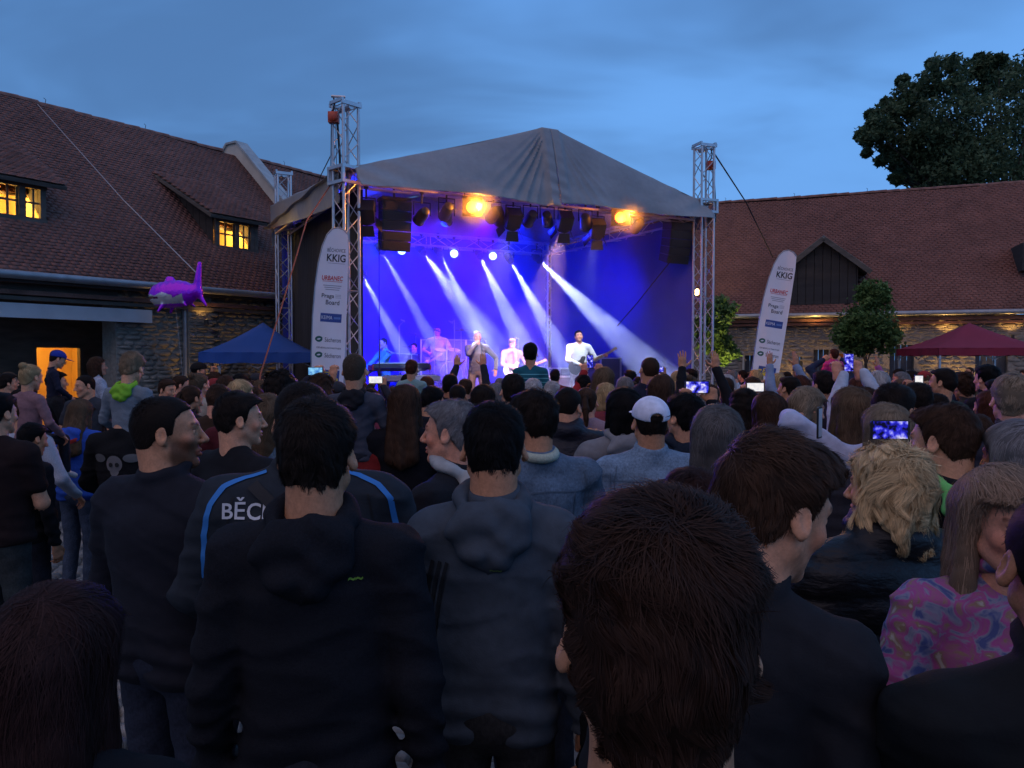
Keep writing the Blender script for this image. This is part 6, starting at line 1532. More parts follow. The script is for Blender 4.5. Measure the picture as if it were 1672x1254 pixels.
P['darktee'], _ = near(388, 640, 3.55, -35, (-28, 0, 0), q=2, hair='short', hc='dark', top='tshirt', tc=BLK, seed=17, skin='fair', wid=1.15, bulk=1.1, arms=('bent', 'bent'), label='man in a black t-shirt with dark hair looking to the right')
P['denim'], _ = near(873, 638, 3.25, 20, (22, -3, 0), q=2, hair='thick', hc='dark', top='denim', tc=(.10, .145, .20), seed=19, skin='mid', wid=1.14, bulk=1.15, arms=('bent', 'bent'), label='man in a light denim jacket with a cream collar')
P['cap'], _ = near(1062, 648, 3.75, 4, (2, 2, 0), q=2, hair='short', hc='dark', top='shirt', tmat=M_denim, tc=(.17, .25, .34), seed=21, skin='mid', wid=1.12, bulk=1.12, cap=('cap', (.70, .72, .84), False), label='man in a pale denim shirt and a white mesh cap')
P['bobw'], _ = near(1018, 634, 4.3, 8, (10, 0, 0), q=2, hair='bob', hc='black', top='jacket', tc=(.17, .17, .18), seed=23, fem=True, hood=(.20, .20, .21), arms=('bent', 'bent'), label='person with a black bob and a pale grey coat with a wide collar')
P['curlm'], _ = near(1117, 643, 4.1, 12, (20, 2, 0), q=2, hair='thick', hc='black', top='hoodie', tc=(.018, .024, .036), hood=True, seed=25, label='person with thick black hair and a dark navy hoodie beside the white cap')
P['greyw'], _ = near(1172, 664, 2.95, -10, (-5, -3, 0), q=2, hair='bob', hc=(.12, .11, .105), top='jacket', tc=BLK, seed=27, fem=True, label='older person with short grey bobbed hair behind the young man')
P['kidlow'], _ = near(1130, 766, 2.05, 0, (5, 0, 0), q=3, hair='short', hc=(.035, .016, .013), top='hoodie', tc=BLK, seed=29, label='short person with reddish dark hair, only the top of the head showing', hseed=3)
P['blond'], _ = near(1446, 732, 2.2, 22, (18, 0, 4), q=3, hair='shag', hc=(.62, .44, .23), top='puffer', tc=(.006, .006, .008), seed=31, fem=True, bulk=1.14, wid=1.15, arms=('bent', 'bent'), label='woman with curly blond hair in a shiny black quilted jacket', skin='fair')
P['neonhood'], _ = near(1549, 659, 2.60, 15, (20, -4, 0), q=3, hair='short', hc='brown', top='jacket', tc=(.012, .012, .014), hood=(.16, .52, .14), seed=33, wid=1.12, bulk=1.1, label='man in a black jacket with a bright green hood lining')
P['longhair'], _ = near(1452, 660, 3.3, 4, (2, -6, 0), q=2, hair='long', hc='ash', top='jacket', tc=(.03, .03, .04), seed=35, fem=True, arms=('down', dict(wrist=(.10, .17, 1.50), hint=(.7, .2, -.8), hand='grip', kind='phone')), label='woman with long ash blond hair lifting a phone')
P['whitearm'], _ = near(1462, 626, 3.55, -25, (-30, 0, 0), q=2, hair='short', hc='dark', top='shirt', tc=(.42, .45, .58), seed=37, skin='mid', arms=(dict(wrist=(-.44, .14, 1.61), hint=(-.6, -.2, .5), hand='relaxed', kind='x'), 'down'), label='man in a white shirt stretching an arm to the left')
P['arm_w'], _ = near(1388, 632, 3.95, 0, (5, 0, 3), q=2, hair='long', hc='light', top='jacket', tc=BLK, seed=39, fem=True, label='woman with straight light brown hair under the white shirt arm')
P['pinkgirl'], _ = near(1640, 760, 1.72, 165, (8, -4, 0), q=3, hair='long', hc=(.27, .18, .12), top='jacket', tmat=M_tiedye, tc=(.34, .10, .26), seed=41, fem=True, wid=.92, skin='pink', arms=('bent', 'bent'), label='long haired woman in a pink and white blotched top facing the camera')
P['edge'], _ = near(1752, 793, 1.15, -2, (-14, 0, 0), q=3, hair='crop', hc='dark', top='jacket', tc=(.008, .009, .010), seed=43, skin='tan', bulk=1.1, arms=(dict(wrist=(-.05, .46, 1.22), hint=(-.8, -.2, -.6), hand='relaxed', kind='x'), 'down'), label='man in black cropped by the right edge, ear showing')
P['greyedge'], _ = near(1662, 688, 2.5, 10, (10, 0, 0), q=2, hair='bob', hc='grey', top='jacket', tc=(.02, .022, .03), seed=45, fem=True, label='person with grey hair at the right edge above the long haired woman')
P['leftlow'], _ = near(80, 982, 1.22, 0, (-3, -6, 0), q=3, hair='long', hc=(.034, .016, .014), top='jacket', tc=BLK, seed=47, fem=True, label='person with long dark reddish hair low in the left corner', hs=1.08, hseed=4)
P['leftdark'], _ = near(-6, 640, 4.4, -12, (-5, 0, 0), q=2, hair='short', hc='black', top='tshirt', tc=(.014, .007, .007), seed=49, bulk=1.15, arms=('down', dict(wrist=(.05, .26, 1.10), hint=(.6, -.4, -.6), hand='relaxed', kind='x')), label='person in a dark red t-shirt at the left edge with folded bare arms', pc=(.03, .035, .035))
P['blue'], _ = near(126, 652, 6.3, -12, (10, -18, 0), q=2, hair='long', hc='light', top='hoodie', tc=(.03, .09, .42), hood=(.04, .10, .46), seed=51, fem=True, bulk=1.15, arms=('bent', 'bent'), label='long haired person in a blue hooded jacket with a red band and jeans', pc=(.06, .08, .12))
P['skull'], _ = near(203, 668, 5.2, -5, (0, -15, 0), q=2, hair='short', hc='dark', top='hoodie', tc=(.012, .012, .013), seed=53, bulk=1.1, arms=('bent', 'bent'), label='man in a black top with a skull print carrying the child in grey')
pf = P['profile']; pf.rotation_euler.y = R(6); pf.location.x -= .185
def decal(parent, V, F, color, name='print', m_=None, sc=(1, 1, 1)):
    return link(name, npmesh(name, V, F, False), parent, m_ or M_plain, color=color, scale=tuple(sc))
def snap(me, pts, off=.003, view=(0, 1, 0), dist=.6):
    """drop print points onto a garment surface along a direction"""
    from mathutils.bvhtree import BVHTree
    bv = BVHTree.FromPolygons([v.co for v in me.vertices], [tuple(p.vertices) for p in me.polygons]); out_ = []
    d = Vector(view)
    for p in pts:
        h = bv.ray_cast(Vector(p) - d*dist, d)
        out_.append(h[0] - d*off if h[0] else Vector((9, 9, 9)))
    return np.array([tuple(v) for v in out_], f32)
def child(t, nm): return [c for c in t.children if c.name.split('.')[0] == nm][0]
def print_on(t, part, flat, F, color, view=(0, 1, 0), off=.004, name='print'):
    me = child(t, part).data; V_ = snap(me, flat, off, view); F = np.asarray(F); Q = V_[F]
    ok = (Q[:, :, 0].max(1) < 5) & ((Q.max(1)-Q.min(1)).max(1) < .09)
    if not ok.any(): return None
    return decal(t, V_, F[ok], color, name, sc=child(t, part).scale)
def grid_quad(fn, nu, nv):
    P_ = [fn(i/nu, j/nv) for i in range(nu+1) for j in range(nv+1)]; F = np.array([(i*(nv+1)+j, i*(nv+1)+j+1, (i+1)*(nv+1)+j+1, (i+1)*(nv+1)+j) for i in range(nu) for j in range(nv)]); return P_, F
def ribbon_on(t, part, path, wd, color, view, name='piping', n=24, off=.004):
    path = [Vector(p) for p in path]
    def pt(u): 
        k = u*(len(path)-1); i = min(int(k), len(path)-2); return path[i].lerp(path[i+1], k-i)
    v = Vector(view)
    def fn(u, w_): 
        tg = (pt(min(1, u+.02))-pt(max(0, u-.02))).normalized(); s = tg.cross(v).normalized(); return tuple(pt(u) + s*(w_-.5)*wd)
    P_, F = grid_quad(fn, n, 2); return print_on(t, part, P_, F, color, view, off, name)
# lettering and piping on the broad man's jacket
bm = P['bigman']; me = text_mesh('BĚCHOVICE', .29, .060, bold=.015); v = np.array([p_.co[:] for p_ in me.vertices]); pts = [(x-.045, -.3, y+1.425) for x, y, _ in v]
lt = snap(child(bm, 'jacket').data, pts, .004, (0, 1, 0), .5); me.vertices.foreach_set('co', lt.ravel()); me.update(); link('lettering', me, bm, M_plain, color=(.55, .57, .6), scale=tuple(child(bm, 'jacket').scale))
for s in (-1, 1):
    ribbon_on(bm, 'jacket', [(s*.09, -.05, 1.52), (s*.14, -.05, 1.50), (s*.19, -.06, 1.46), (s*.222, -.07, 1.41), (s*.240, -.07, 1.34), (s*.246, -.06, 1.24)], .016, (.03, .20, .55), (0, .62, -.78), n=50)
ribbon_on(bm, 'jacket', [(-.12, -.3, 1.49), (-.03, -.3, 1.40), (.10, -.3, 1.26), (.2, -.3, 1.12)], .030, (.008, .008, .01), (0, 1, 0), 'strap', off=.01)
# three dark stripes on the grey jacket sleeve
gj = P['greyjacket']
for k in range(3): ribbon_on(gj, 'jacket', [(-.165+.022*k, -.4, 1.37), (-.185+.022*k, -.4, 1.30), (-.205+.022*k, -.4, 1.20), (-.215+.022*k, -.4, 1.12)], .011, (.006, .006, .008), (0, 1, 0), 'sleeve_stripe')
for t_, x, z, c_ in ((P['hoodie'], .115, 1.40, (.16, .3, .03)), (gj, .02, 1.365, (.2, .34, .08))):
    me_ = text_mesh('~~', .032, .008, bold=.02); v = np.array([p_.co[:] for p_ in me_.vertices]); part = 'hoodie' if t_ is P['hoodie'] else 'hood'
    lt = snap(child(t_, part).data, [(a+x, -.4, b+z) for a, b, _ in v], .004, (0, 1, 0), .5); me_.vertices.foreach_set('co', lt.ravel()); me_.update(); link('emblem', me_, t_, M_plain, color=c_, scale=tuple(child(t_, part).scale))
# denim: cream collar, yoke seams
dn = P['denim']; V, F = surfnet(lambda p: smax(ring(p, (0, -.018, 1.535), .078, .020, rx(14), 1.05), -(p[:, 2]-1.45), .01), (-.13, -.15, 1.44), (.13, .12, 1.62), .008); link('collar', npmesh('collar', V, F), dn, M_knit, color=(.42, .46, .36))
def seam(t, part, path, col=(.06, .09, .125), w_=.005): ribbon_on(t, part, path, w_, col, (0, 1, 0), 'seam', n=30)
seam(dn, 'denim_jacket', [(-.20, -.3, 1.37), (0, -.3, 1.385), (.20, -.3, 1.37)]); seam(dn, 'denim_jacket', [(-.12, -.3, 1.37), (-.10, -.3, 1.0)]); seam(dn, 'denim_jacket', [(.12, -.3, 1.37), (.10, -.3, 1.0)])
cpn = P['cap']; seam(cpn, 'shirt', [(-.19, -.3, 1.385), (0, -.3, 1.39), (.19, -.3, 1.385)], (.10, .15, .21)); seam(cpn, 'shirt', [(-.195, -.3, 1.42), (-.185, -.3, 1.2)], (.10, .15, .21)); seam(cpn, 'shirt', [(.195, -.3, 1.42), (.185, -.3, 1.2)], (.10, .15, .21))
for nm_, part, col_ in (  ('bigman', 'jacket', (.006, .007, .009)), ('neonhood', 'jacket', (.003, .003, .003)), ('denim', 'denim_jacket', (.06, .09, .125)), ('cap', 'shirt', (.10, .15, .21))):
    t_ = P[nm_]
    for s in (-1, 1): ribbon_on(t_, part, [(s*.165, -.3, 1.455), (s*.178, -.3, 1.38), (s*.172, -.3, 1.28), (s*.165, -.3, 1.20)], .005, col_, (0, 1, 0), 'seam', n=30, off=.002)
    if part != 'denim_jacket': ribbon_on(t_, part, [(-.20, -.3, .93), (0, -.3, .925), (.20, -.3, .93)], .006, col_, (0, 1, 0), 'hem_seam', n=30, off=.002)
# red stripe on the white hood lining of the smiling man
sm_t = P['smile']; ribbon_on(sm_t, 'hood', [(-.10, .3, 1.54), (-.06, .3, 1.49), (-.0, .3, 1.465)], .010, (.45, .02, .03), (0, -1, 0), 'stripe')
# skull print, schematic
sk = P['skull']
def disc(cx_, cz_, rx_, rz_, n=18): return [(cx_+rx_*math.cos(2*PI*k/n), -.3, cz_+rz_*math.sin(2*PI*k/n)) for k in range(n)]
def put_disc(t, part, c, r_, col, off, name='print'):
    pts = disc(c[0], c[1], r_[0], r_[1]) + [(c[0], -.3, c[1])]; n = 18; F = np.array([(k, (k+1) % n, n) for k in range(n)]); print_on(t, part, pts, F, col, (0, 1, 0), off, name)
put_disc(sk, 'hoodie', (0, 1.30), (.055, .06), (.16, .15, .15), .006, 'skull_print'); put_disc(sk, 'hoodie', (0, 1.245), (.03, .03), (.16, .15, .15), .006, 'skull_print')
for s in (-1, 1): put_disc(sk, 'hoodie', (s*.022, 1.295), (.014, .016), (.01, .01, .01), .010, 'skull_print'); put_disc(sk, 'hoodie', (s*.11, 1.34), (.05, .03), (.11, .11, .11), .006, 'wing_print')
# red band on the blue jacket, white shoe
bl = P['blue']; ribbon_on(bl, 'hood', [(-.11, -.4, 1.42), (0, -.4, 1.385), (.11, -.4, 1.44)], .03, (.5, .03, .02), (0, 1, 0), 'red_band'); child(bl, 'shoes').color = (.6, .55, .45, 1)
phone(at(1453, 702, 3.05), 'phone showing the stage, held before the ash blond woman', True, 'stage', 0, 1.05)
ph_ = phone(at(1338, 690, 3.4), 'blank pale phone held at arm length beside the white sleeve', False, 'white', 55, .95)
for c_ in ph_.children:
    if c_.name.startswith('screen'): c_.material_slots[0].link = 'OBJECT'; c_.material_slots[0].material = mat('pale_case', (.6, .62, .66), .4)
# ---------------------------------------------------------------- carried children, seated on shoulders
def kid(px, topy, Y, yaw, label, hdr=(0, 0, 0), s=.64, **k):
    p = at(px, topy, Y); hs = 1.30; zt = 1.50 + .178*hs + .12*hs; z0 = p.z - zt*s
    t = person((p.x, p.y, z0), yaw=yaw, H=1.8*s, head=hdr, hs=hs, label=label, legs='shoulders', **k); return t, z0 + .93*s
def carrier(px, kid_hip, Y, yaw, label, **k):
    p = at(px, 585, Y); H = (kid_hip + .02)/1.46*1.8*.985; return person((p.x, p.y-.02, 0), yaw=yaw, H=min(H, 1.95), label=label, **k)
kt, hip = kid(208, 574, 5.2, -8, 'fair haired child in a grey hooded sweatshirt with a lime green lining', (0, -20, 0), q=2, hair='thick', hc=(.25, .17, .10), top='hoodie', tc=(.17, .20, .23), hood=(.22, .48, .04), fem=True, seed=61, arms=('bent', 'bent'), pc=(.01, .01, .01))
sk.scale = tuple((hip+.03)/1.46*.99 for _ in range(3))
kt, hip = kid(45, 594, 5.6, -20, 'small blond girl with a bun in a grey and pink dress', (0, -10, 0), s=.58, q=1, hair='bun', hc='blond', top='dress', tc=(.22, .12, .13), fem=True, seed=63, arms=('bent', 'bent'))
carrier(40, hip, 5.65, -15, 'person in a white sweatshirt carrying the small blond girl', hair='short', hc='brown', top='knit', tc=(.42, .45, .52), seed=64, arms=('bent', 'bent'))
kt, hip = kid(86, 571, 9.0, -50, 'child in a blue baseball cap against the lit doorway', (0, -20, 0), s=.62, q=1, hair='short', hc='dark', top='jacket', tc=(.012, .014, .03), seed=65, arms=('bent', 'bent'), cap=('cap', (.02, .04, .28), False))
carrier(92, hip, 9.05, -50, 'dark haired man in black carrying the child in the blue cap', hair='thick', hc='black', top='tshirt', tc=BLK, seed=66, arms=('bent', 'bent'))
kt, hip = kid(579, 575, 4.9, -5, 'child with cropped fair hair in a grey jacket and black hood, on shoulders', (0, 0, 0), s=.70, q=2, hair='crop', hc=(.09, .065, .045), top='jacket', tc=(.05, .055, .075), hood=(.012, .012, .015), seed=67, arms=('bent', 'bent'))
carrier(592, hip, 4.95, -5, 'man in a dark red jacket carrying the child with the black hood', hair='short', hc='dark', top='jacket', tc=(.16, .012, .012), seed=68, bulk=1.15, arms=('bent', 'bent'))
kt, hip = kid(672, 587, 7.6, -5, 'toddler in a pale green top on shoulders before the keyboards', (0, 0, 0), s=.56, q=1, hair='short', hc='red', top='knit', tc=(.22, .34, .32), seed=69, arms=('bent', 'bent'))
carrier(676, hip, 7.65, 0, 'person in dark pink carrying the toddler in pale green', hair='short', hc='dark', top='jacket', tc=(.14, .02, .05), seed=70, arms=('bent', 'bent'))
kt, hip = kid(866, 560, 8.6, -3, 'child in a teal jumper with pale stripes on shoulders before the stage', (0, 0, 0), s=.72, q=1, hair='thick', hc='black', top='knit', tc=(.02, .12, .16), seed=71, arms=('down', 'down'))
stripes = child(kt, 'sweater')
for k in range(7):
    z = 1.02+.062*k; ribbon_on(kt, 'sweater', [(-.30, -.4, z), (0, -.4, z), (.30, -.4, z)], .014, (.10, .38, .42), (0, 1, 0), 'stripe', n=40, off=.006)
carrier(866, hip, 8.65, 0, 'man with dark hair carrying the child in the teal striped jumper', hair='short', hc='dark', top='jacket', tc=(.02, .03, .05), seed=72, arms=('bent', 'bent'))
kt, hip = kid(1361, 569, 12.5, 10, 'small child in a bright pink jacket on shoulders by the right wall', (0, 10, 0), s=.58, q=1, hair='short', hc='red', top='puffer', tc=(.55, .02, .16), fem=True, seed=73, arms=('bent', 'bent'))
carrier(1364, hip, 12.55, 5, 'person in dark blue carrying the child in bright pink', hair='short', hc='brown', top='jacket', tc=(.02, .03, .06), seed=74, arms=('head', 'head'))
# ---------------------------------------------------------------- performers
SP_ = dict(q=1)
def perf(px, topy, Y, yaw, label, hdr, **k):
    p = at(px, topy, Y); H = p.z-DECK; return person((p.x, p.y, DECK), yaw=yaw, H=H, head=hdr, label=label, **k), H
perf(779, 540, 16.0, 170+20, 'bald singer in a leather jacket holding a microphone', (0, -6, 0), hair='crop', hc=(.5, .42, .38), q=1, top='jacket', tc=(.10, .085, .085), tmat=M_nylon, pc=(.20, .13, .09), legs='wide', arms=(dict(wrist=(-.36, .10, .98), hint=(-.7, -.5, 0), hand='open', kind='x'), 'mic'), seed=80, skin='pink')
t_, H_ = perf(946, 539, 16.7, 175+12, 'guitarist in a white jumper with a strap over the shoulder', (0, 8, 4), hair='short', hc='black', q=1, top='knit', tc=(.62, .66, .66), pc=(.55, .50, .48), legs='wide', arms=(dict(wrist=(-.46, .20, 1.24), hint=(-.3, -.4, -.9), hand='grip', kind='x'), dict(wrist=(.06, .25, 1.06), hint=(.8, -.3, -.4), hand='fist', kind='x')), seed=81, skin='fair')
def gtr(t, H, label, body_m, neck_m, bass=False, z=1.03, rise=24):
    M = t.matrix_world if False else Matrix.Translation(t.location) @ t.rotation_euler.to_matrix().to_4x4() @ Matrix.Scale(H/1.8, 4)
    # person space: neck points to the person's left (-x) and up
    return guitar(label, M @ Matrix.Translation((.03, .19, z)) @ Matrix.Rotation(R(rise), 4, 'Y') @ Matrix(((-1, 0, 0, 0), (0, 0, 1, 0), (0, 1, 0, 0), (0, 0, 0, 1))), body_m, neck_m, bass)
gtr(t_, H_, 'dark electric guitar played by the man in the white jumper', M_black, mat('maple', (.45, .30, .15), .4))
t_, H_ = perf(836, 552, 17.3, 180+18, 'guitarist in a cap and open grey shirt bending over a pale guitar', (-22, 10, 0), hair='short', hc='dark', q=1, top='shirt', tc=(.30, .22, .26), pc=(.12, .14, .3), legs='wide', arms=(dict(wrist=(-.46, .22, 1.18), hint=(-.3, -.4, -.9), hand='grip', kind='x'), dict(wrist=(.06, .25, 1.06), hint=(.8, -.3, -.4), hand='fist', kind='x')), seed=82, skin='pink', cap=('cap', (.35, .2, .3), False))
gtr(t_, H_, 'pale electric guitar played by the man in the cap', M_white, mat('maple', (.45, .30, .15), .4), rise=14)
perf(627, 551, 15.6, 180+-50, 'keyboard player in a checked blue shirt and glasses at the microphone', (0, -5, 0), hair='crop', hc='dark', q=1, top='shirt', tc=(.10, .30, .55), legs='stand', arms=('keys', 'keys'), seed=83, skin='fair')
dr_, _ = perf(714, 532, 18.4, 180+5, 'drummer in a white t-shirt with dark vest behind the kit', (-4, 12, 0), hair='bald', hc='dark', q=1, top='tshirt', tc=(.62, .55, .55), legs='sit', arms=(dict(wrist=(-.20, .34, 1.12), hint=(-.8, -.4, -.4), hand='fist', kind='x'), dict(wrist=(.20, .34, 1.12), hint=(.8, -.4, -.4), hand='fist', kind='x')), seed=84, skin='pink')
t_, H_ = perf(676, 560, 17.5, 180+-20, 'bass player in black half hidden behind the keyboards', (-5, 0, 0), hair='short', hc='dark', q=1, top='tshirt', tc=(.05, .04, .06), legs='stand', arms=(dict(wrist=(-.46, .20, 1.28), hint=(-.3, -.4, -.9), hand='grip', kind='x'), dict(wrist=(.06, .25, 1.06), hint=(.8, -.3, -.4), hand='fist', kind='x')), seed=85, skin='fair')
dr_.scale = (1.72/1.8,)*3; dr_.location.z = at(714, 532, 18.4).z - 1.72
gtr(t_, H_, 'bass guitar whose neck rises over the keyboards', M_drum, mat('maple', (.45, .30, .15), .4), True, rise=26)
perf(697, 570, 14.2, 0, 'stagehand crouched hidden behind the front row', (0, 0, 0), hair='short', hc='dark', q=0, top='tshirt', tc=BLK, seed=86) if False else None
m_ = MB(); m_.tube([(0, 0, -.12), (0, 0, 0)], [.012, .016], 8); m_.lathe([(.012, 0), (.026, .012), (.028, .028), (.018, .048), (.003, .055)], 12); p = at(790, 556, 15.8); tag(m_.build('microphone', M_metal, None, True, loc=p, rot=(R(-60), 0, R(20))), 'hand microphone held up by the bald singer', 'microphone')
# ---------------------------------------------------------------- the crowd
TAKEN = [(o.location.x, o.location.y) for o in C.objects if o.name.startswith('person') and o.parent is None]
HN = {'short': 'short', 'crop': 'cropped', 'thick': 'thick', 'long': 'long straight', 'bob': 'bobbed', 'pony': 'ponytailed', 'bun': 'bunned', 'curly': 'curly', 'wavy': 'wavy', 'quiff': 'swept'}
COLS = [('black', (.010, .010, .012)), ('navy', (.012, .017, .04)), ('charcoal', (.03, .03, .034)), ('dark green', (.015, .03, .018)), ('brown', (.05, .03, .02)), ('maroon', (.08, .012, .016)), ('grey', (.12, .12, .13)), ('slate blue', (.05, .08, .13)),
        ('dark red', (.16, .02, .02)), ('denim blue', (.06, .10, .17)), ('pale grey', (.24, .25, .27)), ('olive', (.06, .06, .025)), ('purple', (.07, .02, .09)), ('cream', (.34, .30, .24)), ('pink', (.35, .12, .17)), ('white', (.48, .49, .52))]
CW = [20, 16, 14, 5, 5, 5, 8, 7, 4, 6, 4, 4, 3, 2, 2, 3]
USED = set(); crowd_n = [0]
GARM = {'hoodie': 'hoodie', 'jacket': 'jacket', 'tshirt': 't-shirt', 'knit': 'jumper', 'puffer': 'puffer jacket', 'denim': 'casual jacket', 'shirt': 'shirt'}
ARMN = {'down': 'arms down', 'bent': 'elbows bent', 'cross': 'arms folded', 'clap': 'hands clapping', 'high': 'a hand raised', 'phone': 'holding up a phone', 'pocket': 'hands in pockets'}
VAR = [('jacket', ('down', 'down'), 91), ('hoodie', ('bent', 'bent'), 92), ('knit', ('cross', 'cross'), 93), ('puffer', ('bent', 'down'), 94), ('denim', ('down', 'bent'), 95), ('tshirt', ('bent', 'bent'), 96), ('shirt', ('clap', 'clap'), 97), ('jacket', ('bent', 'bent'), 98)]
HEADS = [(0, 2, 0), (-32, -8, 2), (22, 6, 4), (-6, -14, -4)]
def crowd(px, topy, Y, look=None, var=None, yaw=None, label=None, rnd=random, H=None, **ov):
    if H is None: p = at(px, topy, Y); H = p.z; x = p.x
    else: x = px
    toward = math.degrees(math.atan2(-(0.4-x)*-1, 17-Y)); yw = -math.degrees(math.atan2(.4-x, 17-Y)) if yaw is None else yaw
    top, arms, seed = var or rnd.choices(VAR, [6, 5, 4, 2, 3, 2, 1, 5])[0]
    hair, hc = look or rnd.choice([('short', 'dark'), ('short', 'brown'), ('crop', 'dark'), ('thick', 'dark'), ('thick', 'black'), ('long', 'dark'), ('long', 'brown'), ('long', 'light'), ('bob', 'brown'), ('pony', 'brown'), ('short', 'grey'), ('curly', 'dark'), ('bun', 'light'), ('wavy', 'brown'), ('long', 'blond'), ('bob', 'blond'), ('pony', 'dark'), ('crop', 'brown'), ('short', 'black'), ('long', 'red'), ('bob', 'grey'), ('pony', 'light'), ('thick', 'brown')])
    for _ in range(200):
        ci = rnd.choices(range(len(COLS)), CW)[0]; cn_, cc = COLS[ci]
        if 'tc' in ov: cn_ = ov.get('cn', ''); break
        if (hair, hc, cn_, top) not in USED: break
        top, arms, seed = rnd.choice(VAR)
    else: pass
    USED.add((hair, hc, cn_, top)); cc = ov.pop('tc', cc); ov.pop('cn', None)
    fem = hair in ('long', 'bob', 'pony', 'bun', 'wavy'); nmc = {'dark': 'dark', 'ash': 'ash blond', 'light': 'light brown', 'red': 'auburn', 'white': 'white', 'black': 'jet black'}.get(hc, hc) if isinstance(hc, str) else 'fair'
    lab = label or 'person with %s %s hair in a %s %s, %s' % (HN.get(hair, hair), nmc, cn_, GARM[top], ARMN[arms[0] if arms[0] != 'down' or arms[1] == 'down' else arms[1]])
    hd = ov.pop('head', HEADS[rnd.randrange(4)]); q = ov.pop('q', 1 if Y < 7 else 0)
    if label is None and hair in ('short', 'crop', 'thick', 'long', 'bob') and rnd.random() < .13:
        ck_ = rnd.choice((('cap', (.03, .03, .035), 'a black cap'), ('cap', (.25, .03, .03), 'a red cap'), ('beanie', (.05, .055, .07), 'a grey knitted hat'), ('cap', (.35, .33, .28), 'a beige cap'), ('beanie', (.08, .02, .03), 'a dark red knitted hat')))
        ov['cap'] = (ck_[0], ck_[1], False); lab = lab.split(',')[0] + ', ' + ck_[2]
    t = person((x, Y, 0), yaw=yw + rnd.uniform(-8, 8), H=H, hair=hair, hc=hc, top=top, tc=cc, arms=arms, seed=seed, head=hd, fem=fem, q=q, label=lab, group='concert crowd facing the stage', hseed=rnd.choice([1, 2, 3]), wid=rnd.choice([1.0, 1.05, 1.1, 1.15]), skin=rnd.choice(['fair', 'mid', 'pink', 'mid']), bulk=1.0 if seed % 2 else 1.08, **ov)
    TAKEN.append((x, Y)); return t
rc = random.Random(21)
